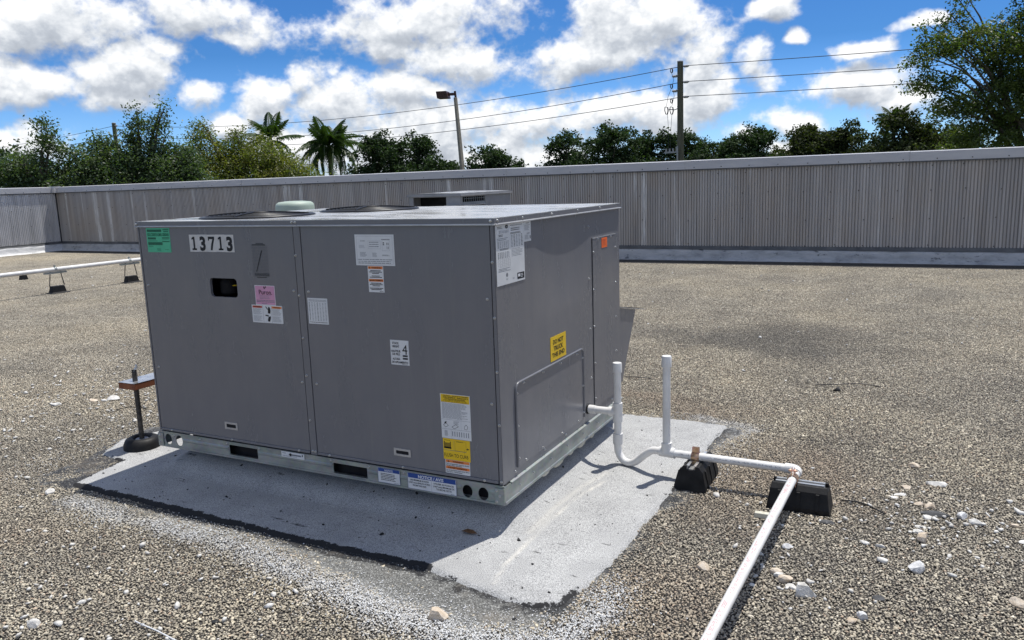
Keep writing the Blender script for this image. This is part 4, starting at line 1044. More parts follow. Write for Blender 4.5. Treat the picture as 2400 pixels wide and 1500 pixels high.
s.lines(0.3, 0.89, 0.8, 0.93, 1, 'ink', 0.7, 181); s.lines(0.08, 0.55, 0.9, 0.85, 8, 'soft_ink', 0.4, 182); s.lines(0.4, 0.38, 0.85, 0.42, 1, 'ink', 0.7, 183); s.lines(0.1, 0.1, 0.8, 0.34, 7, 'soft_ink', 0.4, 184); s.rect(0.82, 0.12, 0.93, 0.28, 'ink')
s.build('certification_label', 'white_label', unit, 'small white label beside the rating plate')
s = right(0.4455, 0.6045, 0.4447, 0.547, 0.0006)
for i, (t, w) in enumerate((('DO NOT', 0.66), ('TRUCK', 0.60), ('THIS END', 0.80))):
    s.text(t, 0.49, 0.77 - i * 0.265, 0.18, 'ink', 0.03, width=w)
s.build('forklift_label', 'yellow_label', unit, 'yellow DO NOT TRUCK THIS END label')
s = right(1.0435, 1.115, 0.8615, 0.908, 0.0032)
s.lines(0.12, 0.62, 0.8, 0.86, 2, 'red_band', 0.5, 191); s.lines(0.12, 0.2, 0.85, 0.6, 4, 'red_band', 0.35, 192)
s.build('orange_tag', 'bright_orange', unit, 'plain bright orange tag')

# ================================================================== THE SETTING
ZR = -0.12                      # top of the gravel
WY, WX = 9.70, -17.14           # inner faces of the back and the left parapet

def value_noise(x, y, scale, seed, octaves=4):
    out = np.zeros_like(x); amp = 1.0; tot = 0
    for o in range(octaves):
        r_ = np.random.default_rng(seed + o)
        T = r_.random((256, 256))
        u = x * scale + 37.1 * o; v = y * scale + 11.7 * o
        i = np.floor(u).astype(int); j = np.floor(v).astype(int)
        fu = u - i; fv = v - j
        fu = fu * fu * (3 - 2 * fu); fv = fv * fv * (3 - 2 * fv)
        i0, i1, j0, j1 = i % 256, (i + 1) % 256, j % 256, (j + 1) % 256
        out += amp * ((T[i0, j0] * (1 - fu) + T[i1, j0] * fu) * (1 - fv) + (T[i0, j1] * (1 - fu) + T[i1, j1] * fu) * fv)
        tot += amp; amp *= 0.55; scale *= 2.1
    return out / tot - 0.5

def poly_sdf(x, y, poly):
    """signed distance, negative inside"""
    d = np.full(x.shape, 1e9); inside = np.zeros(x.shape, bool)
    n = len(poly)
    for i in range(n):
        ax, ay = poly[i]; bx, by = poly[(i + 1) % n]
        ex, ey = bx - ax, by - ay
        t = np.clip(((x - ax) * ex + (y - ay) * ey) / (ex * ex + ey * ey), 0, 1)
        d = np.minimum(d, np.hypot(x - ax - t * ex, y - ay - t * ey))
        c_ = ((ay > y) != (by > y)) & (x < (bx - ax) * (y - ay) / (by - ay + 1e-12) + ax)
        inside ^= c_
    return np.where(inside, -d, d)

def line_dist(x, y, pts):
    d = np.full(x.shape, 1e9)
    for (ax, ay), (bx, by) in zip(pts[:-1], pts[1:]):
        ex, ey = bx - ax, by - ay
        t = np.clip(((x - ax) * ex + (y - ay) * ey) / (ex * ex + ey * ey), 0, 1)
        d = np.minimum(d, np.hypot(x - ax - t * ex, y - ay - t * ey))
    return d

def smooth(a, b, v):
    t = np.clip((v - a) / (b - a), 0, 1)
    return t * t * (3 - 2 * t)

def sheet(name, x0, x1, y0, y1, step, hfun, keep, mat, kind, attrs=None):
    nx, ny_ = int((x1 - x0) / step) + 1, int((y1 - y0) / step) + 1
    X, Y = np.meshgrid(np.linspace(x0, x1, nx), np.linspace(y0, y1, ny_))
    Z = hfun(X, Y)
    K = keep(X, Y)
    idx = np.arange(nx * ny_).reshape(ny_, nx)
    q = np.stack([idx[:-1, :-1], idx[:-1, 1:], idx[1:, 1:], idx[1:, :-1]], -1).reshape(-1, 4)
    k = (K[:-1, :-1] | K[:-1, 1:] | K[1:, 1:] | K[1:, :-1]).reshape(-1)
    q = q[k]
    used = np.unique(q)
    mp = np.full(nx * ny_, -1); mp[used] = np.arange(len(used))
    V = np.stack([X, Y, Z], -1).reshape(-1, 3)[used]
    me = bpy.data.meshes.new(name)
    me.from_pydata(V.tolist(), [], mp[q].tolist())
    me.polygons.foreach_set('use_smooth', [True] * len(me.polygons))
    me.materials.append(MAT[mat])
    for an, fn in (attrs or {}).items():
        at_ = me.attributes.new(an, 'FLOAT', 'POINT')
        at_.data.foreach_set('value', fn(V[:, 0], V[:, 1]).astype(np.float32))
    me.update()
    o = bpy.data.objects.new(name, me)
    C.objects.link(o)
    o['kind'] = kind
    return o

# ground far below and the roof deck
mb = MB(); mb.box((-700, -700, -5.8), (700, 700, -5.2), 'lawn'); tag(mb.build('ground', None, (0, 0, -5.8)), kind='structure')
mb = MB(); mb.box((WX + 0.01, -9.0, -0.6), (9.6, WY + 0.12, ZR - 0.0075), 'bed'); tag(mb.build('roof', None, (0, 0, -0.6)), kind='structure')

# --- pea gravel: four small carpets of loose stones repeated over the roof, each stone modelled
ico_v = np.array([(0, 0, -1), (0.7236, -0.5257, -0.4472), (-0.2764, -0.8506, -0.4472), (-0.8944, 0, -0.4472), (-0.2764, 0.8506, -0.4472), (0.7236, 0.5257, -0.4472),
                  (0.2764, -0.8506, 0.4472), (-0.7236, -0.5257, 0.4472), (-0.7236, 0.5257, 0.4472), (0.2764, 0.8506, 0.4472), (0.8944, 0, 0.4472), (0, 0, 1)])
ico_f = np.array([(0, 2, 1), (1, 5, 0), (0, 3, 2), (0, 4, 3), (0, 5, 4), (1, 10, 5), (2, 6, 1), (3, 7, 2), (4, 8, 3), (5, 9, 4), (1, 6, 10), (2, 7, 6), (3, 8, 7), (4, 9, 8), (5, 10, 9), (6, 11, 10), (7, 11, 6), (8, 11, 7), (9, 11, 8), (10, 11, 9)])

def stones(n, px, py, pz, rad, flat=(0.42, 0.72), jit=0.26):
    """n loose stones as one vertex/face array"""
    v = ico_v[None] * (1 + rng.normal(0, jit, (n, 12, 1)))
    sc = np.stack([rad * rng.uniform(0.85, 1.45, n), rad * rng.uniform(0.7, 1.05, n), rad * rng.uniform(*flat, n)], -1)
    v = v * sc[:, None, :]
    a = rng.uniform(0, 2 * math.pi, n); tx = rng.normal(0, 0.28, n); ty = rng.normal(0, 0.28, n)
    x, y, z = v[..., 0], v[..., 1], v[..., 2]
    y, z = y * np.cos(tx)[:, None] - z * np.sin(tx)[:, None], y * np.sin(tx)[:, None] + z * np.cos(tx)[:, None]
    x, z = x * np.cos(ty)[:, None] + z * np.sin(ty)[:, None], -x * np.sin(ty)[:, None] + z * np.cos(ty)[:, None]
    x, y = x * np.cos(a)[:, None] - y * np.sin(a)[:, None], x * np.sin(a)[:, None] + y * np.cos(a)[:, None]
    V = np.stack([x + px[:, None], y + py[:, None], z + pz[:, None]], -1).reshape(-1, 3)
    F = (ico_f[None] + 12 * np.arange(n)[:, None, None]).reshape(-1, 3)
    return V, F

def np_mesh(name, V, F, mats, tint=None, per=12):
    me = bpy.data.meshes.new(name)
    me.vertices.add(len(V)); me.vertices.foreach_set('co', V.astype(np.float32).ravel())
    k = F.shape[1]
    me.loops.add(F.size); me.loops.foreach_set('vertex_index', F.astype(np.int32).ravel())
    me.polygons.add(len(F)); me.polygons.foreach_set('loop_start', np.arange(0, F.size, k, dtype=np.int32))
    me.update(calc_edges=True)
    for m in mats:
        me.materials.append(MAT[m])
    if tint is not None:
        at_ = me.attributes.new('tint', 'FLOAT_COLOR', 'POINT')
        t = np.repeat(tint, per, 0) if per > 1 else tint
        at_.data.foreach_set('color', np.concatenate([t, np.ones((len(t), 1))], 1).astype(np.float32).ravel())
    me.validate()
    return me

T = 0.5
NV, NS = 4, 4200
Vs, Fs, Ts, Va = [], [], [], []
pal = np.array([(0.470, 0.428, 0.350), (0.425, 0.387, 0.318), (0.375, 0.340, 0.282), (0.315, 0.286, 0.24), (0.22, 0.202, 0.178), (0.60, 0.555, 0.47), (0.42, 0.335, 0.262)])
pp = np.array([0.19, 0.23, 0.22, 0.17, 0.10, 0.05, 0.04])
off = 0
for k in range(NV):
    g = int(math.sqrt(NS))
    gx, gy = np.meshgrid((np.arange(g) + 0.5) / g, (np.arange(g) + 0.5) / g)
    px = ((gx.ravel() + rng.uniform(-0.6, 0.6, g * g) / g) % 1 - 0.5) * T
    py = ((gy.ravel() + rng.uniform(-0.6, 0.6, g * g) / g) % 1 - 0.5) * T
    n = len(px)
    rad = np.clip(rng.lognormal(math.log(0.0034), 0.28, n), 0.002, 0.0082)
    pz = rng.uniform(-0.0038, -0.0010, n)
    V, F = stones(n, px, py, pz, rad)
    Vs.append(V); Fs.append(F + off); off += len(V)
    t = pal[rng.choice(len(pal), n, p=pp)] * rng.uniform(0.75, 1.2, (n, 1))
    Ts.append(t); Va.append(np.full(len(V), k))
me = np_mesh('gravel', np.concatenate(Vs), np.concatenate(Fs), ['stone'], np.concatenate(Ts))
at_ = me.attributes.new('variant', 'INT', 'POINT'); at_.data.foreach_set('value', np.concatenate(Va).astype(np.int32))
gravel = bpy.data.objects.new('gravel', me)
gravel.location = (0, 0, ZR)
C.objects.link(gravel); gravel['kind'] = 'stuff'
ng = bpy.data.node_groups.new('gravel_carpet', 'GeometryNodeTree')
ng.interface.new_socket('Geometry', in_out='INPUT', socket_type='NodeSocketGeometry')
ng.interface.new_socket('Geometry', in_out='OUTPUT', socket_type='NodeSocketGeometry')
gi = ng.nodes.new('NodeGroupInput'); go = ng.nodes.new('NodeGroupOutput')
nxg, nyg = 53, 37
grid = N(ng, 'GeometryNodeMeshGrid', {'Size X': T * (nxg - 1), 'Size Y': T * (nyg - 1), 'Vertices X': nxg, 'Vertices Y': nyg})
moved = N(ng, 'GeometryNodeTransform', {'Geometry': grid.outputs[0], 'Translation': (WX + 0.30 + T * (nxg - 1) / 2, WY - 0.42 - T * (nyg - 1) / 2, 0.0)})
rv = N(ng, 'FunctionNodeRandomValue', data_type='INT')
rv.inputs[4].default_value = 0; rv.inputs[5].default_value = NV - 1; rv.inputs['Seed'].default_value = 5
rq = N(ng, 'FunctionNodeRandomValue', data_type='INT')
rq.inputs[4].default_value = 0; rq.inputs[5].default_value = 3; rq.inputs['Seed'].default_value = 9
ang = M(ng, 'MULTIPLY', rq.outputs[2], math.pi / 2)
rot = N(ng, 'ShaderNodeCombineXYZ', {2: ang}).outputs[0]
rz = N(ng, 'FunctionNodeRandomValue', data_type='FLOAT')
rz.inputs[2].default_value = -0.0015; rz.inputs[3].default_value = 0.0015
zoff = N(ng, 'ShaderNodeCombineXYZ', {2: rz.outputs[1]}).outputs[0]
moved = N(ng, 'GeometryNodeSetPosition', {'Geometry': moved.outputs[0], 'Offset': zoff})
va = N(ng, 'GeometryNodeInputNamedAttribute', data_type='INT'); va.inputs[0].default_value = 'variant'
va_out = [s_ for s_ in va.outputs if s_.enabled and s_.name == 'Attribute'][0]
join = ng.nodes.new('GeometryNodeJoinGeometry')
for k in range(NV):
    cmp1 = N(ng, 'FunctionNodeCompare', data_type='INT', operation='EQUAL')
    ng.links.new(va_out, cmp1.inputs[2]); cmp1.inputs[3].default_value = k
    sepg = N(ng, 'GeometryNodeSeparateGeometry', {'Geometry': gi.outputs[0], 'Selection': cmp1.outputs[0]}, domain='POINT')
    cmp2 = N(ng, 'FunctionNodeCompare', data_type='INT', operation='EQUAL')
    ng.links.new(rv.outputs[2], cmp2.inputs[2]); cmp2.inputs[3].default_value = k
    iop = N(ng, 'GeometryNodeInstanceOnPoints', {'Points': moved.outputs[0], 'Selection': cmp2.outputs[0], 'Instance': sepg.outputs[0], 'Rotation': rot})
    ng.links.new(iop.outputs[0], join.inputs[0])
ng.links.new(join.outputs[0], go.inputs[0])
gm = gravel.modifiers.new('carpet', 'NODES'); gm.node_group = ng

# --- the sheet of granulated membrane flashed up to the curb, and the primed margin round it
MEMB = [(-2.06, -0.318), (-1.33, -0.332), (-0.66, -0.345), (-0.16, -0.335), (0.13, -0.40), (0.31, -0.425), (0.385, -0.38), (0.41, -0.2), (0.435, 0), (0.44, 0.26), (0.45, 0.6), (0.46, 0.9), (0.45, 1.25), (0.475, 1.58), (0.25, 1.6), (-0.1, 1.59), (-1.0, 1.6), (-2.1, 1.6), (-2.08, 0.9), (-2.12, 0.62), (-2.36, 0.42), (-2.42, 0.2), (-2.32, 0.03), (-2.12, -0.02)]
PRIM = [(-2.25, -0.40), (-1.3, -0.435), (-0.93, -0.43), (-0.6, -0.48), (-0.3, -0.545), (-0.05, -0.585), (0.2, -0.605), (0.36, -0.575), (0.47, -0.4), (0.45, -0.2), (0.48, 0.1), (0.49, 0.4), (0.56, 0.6), (0.53, 0.9), (0.55, 1.3), (0.62, 1.60), (0.3, 1.68), (-1, 1.68), (-2.2, 1.68), (-2.2, 0.75), (-2.5, 0.5), (-2.56, 0.15), (-2.4, -0.05), (-2.35, -0.3)]
SPILL = [(-1.35, -0.46), (-0.90, -0.45), (-0.53, -0.54), (-0.315, -0.575), (-0.03, -0.625), (0.2, -0.64), (0.42, -0.59), (0.52, -0.40), (0.50, -0.2)]
SPILL2 = [(0.05, 1.66), (0.35, 1.68), (0.62, 1.60), (0.57, 1.35), (0.56, 0.75)]
SPILL3 = [(-2.35, -0.42), (-2.5, -0.1), (-2.62, 0.2), (-2.45, 0.55)]
DUST = [(0.145, -0.36), (0.122, -0.242), (0.114, -0.07), (0.111, 0.163), (0.128, 0.42), (0.168, 0.613)]
CURB = (-W + 0.12, -0.12, 0.12, D - 0.12)

def curb_d(X, Y):
    dx = np.maximum(np.maximum(CURB[0] - X, X - CURB[1]), 0); dy = np.maximum(np.maximum(CURB[2] - Y, Y - CURB[3]), 0)
    return np.hypot(dx, dy)
def memb_sd(X, Y):
    return poly_sdf(X, Y, MEMB) + 0.028 * value_noise(X, Y, 14, 3, 4) + 0.012 * value_noise(X, Y, 60, 9, 2)
def memb_h(X, Y):
    sd = memb_sd(X, Y)
    h = ZR + 0.0125 + 0.006 * value_noise(X, Y, 2.2, 5, 3) + 0.0022 * value_noise(X, Y, 11, 6, 3)
    h = h + 0.070 * (1 - smooth(0.0, 0.19, curb_d(X, Y)))
    h = h + 0.0025 * np.exp(-(line_dist(X, Y, DUST) / 0.014) ** 2)
    return h - 0.026 * smooth(-0.006, 0.022, sd)
sheet('roof_membrane', -2.55, 0.62, -0.56, 1.74, 0.0135, memb_h, lambda X, Y: memb_sd(X, Y) < 0.03, 'membrane', 'structure',
      {'dust': lambda x, y: 0.85 * np.exp(-(line_dist(x, y, DUST) / 0.0065) ** 2) * (0.55 + 1.2 * value_noise(x, y, 9, 61, 3)) + 0.28 * np.exp(-(line_dist(x, y, [(p - 0.03, q + 0.10) for p, q in DUST[2:]]) / 0.012) ** 2),
       'tar': lambda x, y: smooth(-0.034, 0.004, memb_sd(x, y)) * np.where((x < -0.10) & (y < 0), 1.0, np.clip(0.12 + 2.4 * value_noise(x, y, 6, 83, 3), 0, 1))})  # edge tar; solid black along the front paints in the unit's shade
def prim_sd(X, Y):
    return poly_sdf(X, Y, PRIM) + 0.09 * value_noise(X, Y, 7, 13, 4) + 0.05 * value_noise(X, Y, 30, 17, 3)
def prim_h(X, Y):
    sd = prim_sd(X, Y)
    core = smooth(0.9, 0.2, np.abs(X + 0.1)) * (Y < 0.0)
    core = np.maximum(core, smooth(-0.05, 0.09, value_noise(X, Y, 4.5, 91, 3)) * ((X > 0.36) | (X < -2.0)))
    return ZR - 0.0012 + 0.0035 * core + 0.006 * value_noise(X, Y, 30, 21, 3) - 0.012 * smooth(-0.07, 0.06, sd)
def tar_shade_prim(x, y):
    m = memb_sd(x, y)
    front_tar_shade = (1 - smooth(0.030, 0.075, m)) * (0.55 + 0.45 * (x < -0.12))  # tar edge, blackened further in front to paint the unit's shadow
    sides = ((x > 0.38) | (x < -1.95)) * 0.62
    return np.maximum(front_tar_shade, sides)
sheet('primed_margin', -2.75, 0.82, -0.80, 1.86, 0.015, prim_h, lambda X, Y: (prim_sd(X, Y) < 0.09) & (memb_sd(X, Y) > -0.07), 'primer', 'structure',
      {'tar': tar_shade_prim, 'dust': lambda x, y: np.clip(np.exp(-(line_dist(x, y, SPILL) / 0.06) ** 2) + 0.8 * np.exp(-(line_dist(x, y, SPILL2) / 0.06) ** 2) + 0.5 * np.exp(-(line_dist(x, y, SPILL3) / 0.06) ** 2), 0, 1)})

# curb the unit stands on
mb = MB(); mb.box((CURB[0], CURB[2], ZR - 0.02), (CURB[1], CURB[3], -0.0003), 'membrane')
tag(mb.build('unit_curb'), 'low membrane-clad curb under the large grey rooftop unit', 'curb')

# --- spilled white granules and limestone chips
def scatter(name, pts, rad, mat, flat=(0.5, 0.9), z=None):
    x, y = pts
    n = len(x)
    V, F = stones(n, x, y, (np.full(n, ZR - 0.001) if z is None else z) + 0.3 * rad, rad, flat)
    o = bpy.data.objects.new(name, np_mesh(name, V, F, [mat]))
    C.objects.link(o); o['kind'] = 'stuff'
    return o
def along(poly, n, sig, w=None):
    a = np.array(poly); L = np.hypot(*np.diff(a, axis=0).T); k = rng.choice(len(L), n, p=L / L.sum()); t = rng.random((n, 1))
    p = a[k] * (1 - t) + a[k + 1] * t + rng.normal(0, sig, (n, 2))
    return p[:, 0], p[:, 1]
gx, gy = [], []
for poly, n, sg in ((SPILL, 4200, 0.034), (SPILL[3:], 2600, 0.05), (SPILL, 2400, 0.085), (SPILL2, 700, 0.05), (SPILL3, 350, 0.09), ([(-1.9, -0.43), (-1.5, -0.5)], 700, 0.05)):
    x, y = along(poly, n, sg); gx.append(x); gy.append(y)
gx, gy = np.concatenate(gx), np.concatenate(gy)
k = memb_sd(gx, gy) > 0.01
gx, gy = gx[k], gy[k]
rad = rng.uniform(0.0011, 0.0028, len(gx))
scatter('white_granules', (gx, gy), rad, 'granule', z=np.full(len(gx), ZR + 0.0025))
cx, cy = [], []
for (mx, my, sx, sy, n) in ((-3.3, 1.0, 0.75, 0.55, 520), (-2.9, 0.35, 0.5, 0.35, 160), (1.35, 0.70, 0.35, 0.22, 150), (1.75, 0.72, 0.25, 0.12, 90), (-0.9, -0.95, 0.5, 0.25, 150), (-1.6, -0.4, 0.8, 0.4, 90), (1.0, 0.05, 0.12, 0.12, 40)):
    cx.append(rng.normal(mx, sx, n)); cy.append(rng.normal(my, sy, n))
cx.append(rng.uniform(-14, 6, 900)); cy.append(rng.uniform(-1.5, 9.2, 900))
cx, cy = np.concatenate(cx), np.concatenate(cy)
k = (memb_sd(cx, cy) > 0.03) & (prim_sd(cx, cy) > 0.0) & (cy < WY - 0.35) & (cx > WX + 0.4)
cx, cy = cx[k], cy[k]
scatter('limestone_chips', (cx, cy), np.clip(rng.lognormal(math.log(0.0062), 0.35, len(cx)), 0.003, 0.015), 'white_rock', (0.35, 0.7), z=np.full(len(cx), ZR + 0.001))

# ================================================================== PARAPETS of corrugated sheet
def corr_sheet(width, z0, z1, pitch=0.0405, depth=0.015):
    """one sheet, u along the wall, ribs towards +v"""
    n = int(round(width / pitch))
    us, vsx = [], []
    for i in range(n):
        b_ = i * pitch
        for du, dv in ((0.0, 0.0), (0.006, 0.0), (0.0105, depth), (0.036, depth)):
            us.append(b_ + du); vsx.append(dv)
    us.append(n * pitch); vsx.append(0.0)
    return us, vsx, n * pitch

def parapet(name, label, origin, axis, length, sheets_from, group):
    """axis 'x': runs along +x facing -y; axis 'y': runs along -y facing +x"""
    ox, oy = origin
    t = thing(name, (ox, oy, ZR), label, 'parapet wall', group)
    if axis == 'x':
        P = lambda u, v, z: (ox + u, oy - v, z)
    else:
        P = lambda u, v, z: (ox + v, oy - u, z)
    def bx(mbx, u0, u1, v0, v1, z0, z1, mat):
        a_, b_ = P(u0, v0, z0), P(u1, v1, z1)
        mbx.box([min(a_[i], b_[i]) for i in range(3)], [max(a_[i], b_[i]) for i in range(3)], mat)
    Z0, Z1 = 0.098, 1.275
    mbx = MB(); bx(mbx, -0.3 if axis == 'x' else 0.0, length, -0.30, -0.016, ZR - 0.02, 1.29, 'cflash'); mbx.build('wall_core', t)
    mbx = MB(); bx(mbx, -0.3 if axis == 'x' else -0.32, length, -0.32, -0.302, -5.19, 1.28, 'stucco'); mbx.build('outer_facing', t)
    us, vsx, w = corr_sheet(0.89, Z0, Z1)
    protos = {}
    k = 0
    u = sheets_from
    r_ = random.Random(5 if axis == 'x' else 6)
    me = None
    while u < length:
        lift = 0.0015 * (k % 2)
        mbx = MB()
        # sheets share one mesh, placed along the wall
        if me is None:
            org = P(0, 0, Z0)
            vv = [P(a_, b_, Z0) for a_, b_ in zip(us, vsx)] + [P(a_, b_, Z1) for a_, b_ in zip(us, vsx)]
            n = len(us)
            mbx.add(vv, [(i, i + 1, n + i + 1, n + i) if axis == 'x' else (i, i + 1, n + i + 1, n + i) for i in range(n - 1)], 'corr' if axis == 'x' else 'corr_sunlit')
            ob = mbx.build('wall_sheet', None, org)
            C.objects.unlink(ob)
            ob.location = P(u, lift, Z0); link(ob, t)
            me = ob.data; proto = ob
        else:
            inst(proto, P(u, lift, Z0 + r_.uniform(-0.006, 0.004)), t)
        u += w + 0.0005
        k += 1
    # screws of the sheets and of the coping, too small to pick apart
    mbx = MB()
    r2 = random.Random(8)
    uu = 0.3
    while uu < length:
        for zz in (0.125, 0.50, 0.88, 1.20):
            q = round((uu + r2.uniform(-0.06, 0.06)) / 0.0405) * 0.0405 + 0.023
            a_ = P(q, 0.0166, zz + r2.uniform(-0.02, 0.02))
            mbx.lathe([(0.008, 0.0), (0.006, -0.006 if axis == 'x' else 0.006), (0.0, -0.007 if axis == 'x' else 0.007)], a_, 'rubber', 6, True, 'y' if axis == 'x' else 'x')
        a_ = P(uu + 0.1, 0.049, 1.287)
        mbx.lathe([(0.009, 0.0), (0.007, -0.006 if axis == 'x' else 0.006), (0.0, -0.007 if axis == 'x' else 0.007)], a_, 'cflash', 6, True, 'y' if axis == 'x' else 'x')
        uu += 0.405
    so = mbx.build('sheet_screws', t); so['kind'] = 'stuff'
    # coping in 3 m lengths
    u = 0.0 if axis == 'x' else 0.045
    i = 0
    while u < length:
        e = min(u + 3.05, length)
        mbx = MB()
        dz = 0.0018 * (i % 2)
        sect = [(0.048 + dz, 1.262), (0.048 + dz, 1.384 + dz), (-0.345, 1.400 + dz), (-0.345, 1.262), (-0.340, 1.262), (-0.340, 1.390 + dz), (0.0445 + dz, 1.376 + dz), (0.0445 + dz, 1.262)]
        if axis == 'x':
            mbx.prism([(oy - v, z) for v, z in sect], 'x', ox + u, ox + e - 0.004, 'cap')
        else:
            mbx.prism([(ox + v, z) for v, z in sect], 'y', oy - e + 0.004, oy - u, 'cap')
        mbx.build('coping', t)
        mbx = MB()
        bx(mbx, u, e - 0.001, 0.0145, 0.0425, 1.243, 1.2605, 'cflash'); mbx.build('coping_cleat', t)
        u = e; i += 1
    # counter flashing and coated base flashing
    mbx = MB()
    sect = [(0.004, 0.112), (0.018, 0.100), (0.024, 0.062), (0.031, 0.054), (0.031, 0.050), (-0.010, 0.050), (-0.010, 0.112)]
    if axis == 'x':
        mbx.prism([(oy - v, z) for v, z in sect], 'x', ox + 0.02, ox + length, 'cflash')
    else:
        mbx.prism([(ox + v, z) for v, z in sect], 'y', oy - length, oy - 0.02, 'cflash')
    mbx.build('counter_flashing', t)
    nu = int(length / 0.06)
    prof = [(0.012, 0.0495), (0.024, 0.044), (0.040, 0.02), (0.050, -0.02), (0.060, -0.06), (0.075, -0.100), (0.11, -0.117), (0.16, -0.132)]
    uu = np.linspace(0.0, length, nu)
    vs, fs = [], []
    for j, (v, z) in enumerate(prof):
        nv = 0.030 * value_noise(uu * 1.0 + 0.8 * z * 8, np.full_like(uu, j * 0.6), 2.6, 31, 3) if 0 < j else 0 * uu
        nz_ = 0.020 * value_noise(uu, np.full_like(uu, j * 0.5 + 9), 1.9, 41, 3) if 1 < j < 7 else 0 * uu
        for i in range(nu):
            vs.append(P(uu[i], v + nv[i], z + nz_[i]))
    m = len(prof)
    for j in range(m - 1):
        for i in range(nu - 1):
            fs.append((j * nu + i, (j + 1) * nu + i, (j + 1) * nu + i + 1, j * nu + i + 1))
    mbx = MB(); mbx.add(vs, fs, 'flash_shaded' if axis == 'x' else 'flash', True); mbx.build('base_flashing', t)
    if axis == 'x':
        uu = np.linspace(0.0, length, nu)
        e0 = 0.54 + 0.06 * value_noise(uu, uu * 0, 3.0, 71, 4)  # black strip painting the wall's cast shadow onto the gravel
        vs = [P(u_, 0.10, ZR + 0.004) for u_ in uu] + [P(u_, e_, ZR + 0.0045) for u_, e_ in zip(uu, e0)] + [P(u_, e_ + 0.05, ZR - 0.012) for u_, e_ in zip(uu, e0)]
        mbx = MB(); mbx.add(vs, [(j * nu + i, (j + 1) * nu + i, (j + 1) * nu + i + 1, j * nu + i + 1) for j in (0, 1) for i in range(nu - 1)], 'bed'); mbx.build('wall_shade_strip', t)
    return t
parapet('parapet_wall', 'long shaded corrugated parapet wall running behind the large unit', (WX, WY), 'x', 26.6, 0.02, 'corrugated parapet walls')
parapet('parapet_wall', 'short sunlit corrugated parapet wall at the left edge of the roof', (WX, WY), 'y', 17.0, 0.03, 'corrugated parapet walls')
mb = MB(); mb.box((WX - 0.05, WY - 0.13, 1.2585), (WX + 0.13, WY + 0.05, 1.4035), 'cap'); c0 = mb.build('coping_corner', bpy.data.objects['parapet_wall'])

# crumbs of tar and grit lying on the membrane
n = 420
tx_, ty_ = rng.uniform(-2.05, 0.42, n), rng.uniform(-0.40, 1.5, n)
k = (memb_sd(tx_, ty_) < -0.03) & (curb_d(tx_, ty_) > 0.02)
tx_, ty_ = tx_[k], ty_[k]
scatter('tar_crumbs', (tx_, ty_), np.clip(rng.lognormal(math.log(0.0022), 0.5, len(tx_)), 0.001, 0.008), 'tarlump', z=memb_h(tx_, ty_))

# ================================================================== CONDENSATE PIPE
r1 = 0.0167
drain = thing('condensate_pipe', (0.392, 0.775, 0.0), 'white plastic condensate pipe with two capped risers beside the large unit', 'pipe')
P1 = (0.145, 0.845)
def pv(name, path, rad=r1, mat='pvc', seg=18, parent=None):
    mb = MB(); mb.tube(path, rad, mat, seg); return mb.build(name, parent or drain)
pv('stub_pipe', [(0.002, 0.845, 0.137), (0.112, 0.845, 0.137)])
pv('stub_coupling', [(0.006, 0.845, 0.137), (0.038, 0.845, 0.137)], 0.0195)
mb = MB()
mb.tube([(0.105, 0.845, 0.137), (0.145, 0.845, 0.137)], 0.0212, 'pvc', 18)
mb.tube([(*P1, 0.092), (*P1, 0.180)], 0.0224, 'pvc', 18)
tee = mb.build('tee_fitting', drain)
pv('riser', [(*P1, 0.181), (*P1, 0.350)])
pv('riser_cap', [(*P1, 0.322), (*P1, 0.360), (*P1, 0.366)], [0.0212, 0.0212, 0.0195])
pv('drop_pipe', [(*P1, 0.030), (*P1, 0.0915)])
pv('trap_coupling', [(*P1, -0.014), (*P1, 0.036)], 0.0224)
def bez(pts, n=36):
    out = []
    P = [Vector(p) for p in pts]
    for i in range(len(P) - 1):
        a_, b_ = P[i], P[i + 1]
        ta = (P[i + 1] - P[max(i - 1, 0)]) * 0.5; tb = (P[min(i + 2, len(P) - 1)] - P[i]) * 0.5
        for k in range(n // (len(P) - 1) + 1):
            t = k / (n // (len(P) - 1) + 1)
            h = (2 * t ** 3 - 3 * t ** 2 + 1, t ** 3 - 2 * t ** 2 + t, -2 * t ** 3 + 3 * t ** 2, t ** 3 - t ** 2)
            out.append(a_ * h[0] + ta * h[1] + b_ * h[2] + tb * h[3])
    return out + [P[-1]]
pv('trap', bez([(*P1, 0.0), (0.145, 0.845, -0.045), (0.165, 0.840, -0.080), (0.200, 0.830, -0.092), (0.240, 0.819, -0.076), (0.285, 0.806, -0.034), (0.325, 0.794, -0.006), (0.375, 0.780, 0.0)], 60))
V2 = (0.392, 0.775)
mb = MB()
mb.tube([(0.360, 0.7845, 0.0), (0.430, 0.775, 0.0)], 0.0224, 'pvc', 18)
mb.tube([(*V2, 0.0), (*V2, 0.045)], 0.0224, 'pvc', 18)
mb.build('tee_fitting', drain)
pv('vent_riser', [(*V2, 0.040), (*V2, 0.41)])
pv('vent_cap', [(*V2, 0.383), (*V2, 0.424), (*V2, 0.430)], [0.0214, 0.0214, 0.0195])
run1 = pv('cross_pipe', [(0.425, 0.775, 0.0), (0.91, 0.775, -0.002)])
pv('elbow', bez([(0.885, 0.775, -0.001), (0.908, 0.775, -0.002), (0.926, 0.767, -0.002), (0.9333, 0.749, -0.002), (0.9322, 0.725, -0.002)], 24), 0.0208)
run2 = pv('long_pipe', [(0.9335, 0.75, -0.002), (0.842, -1.6, -0.022)])
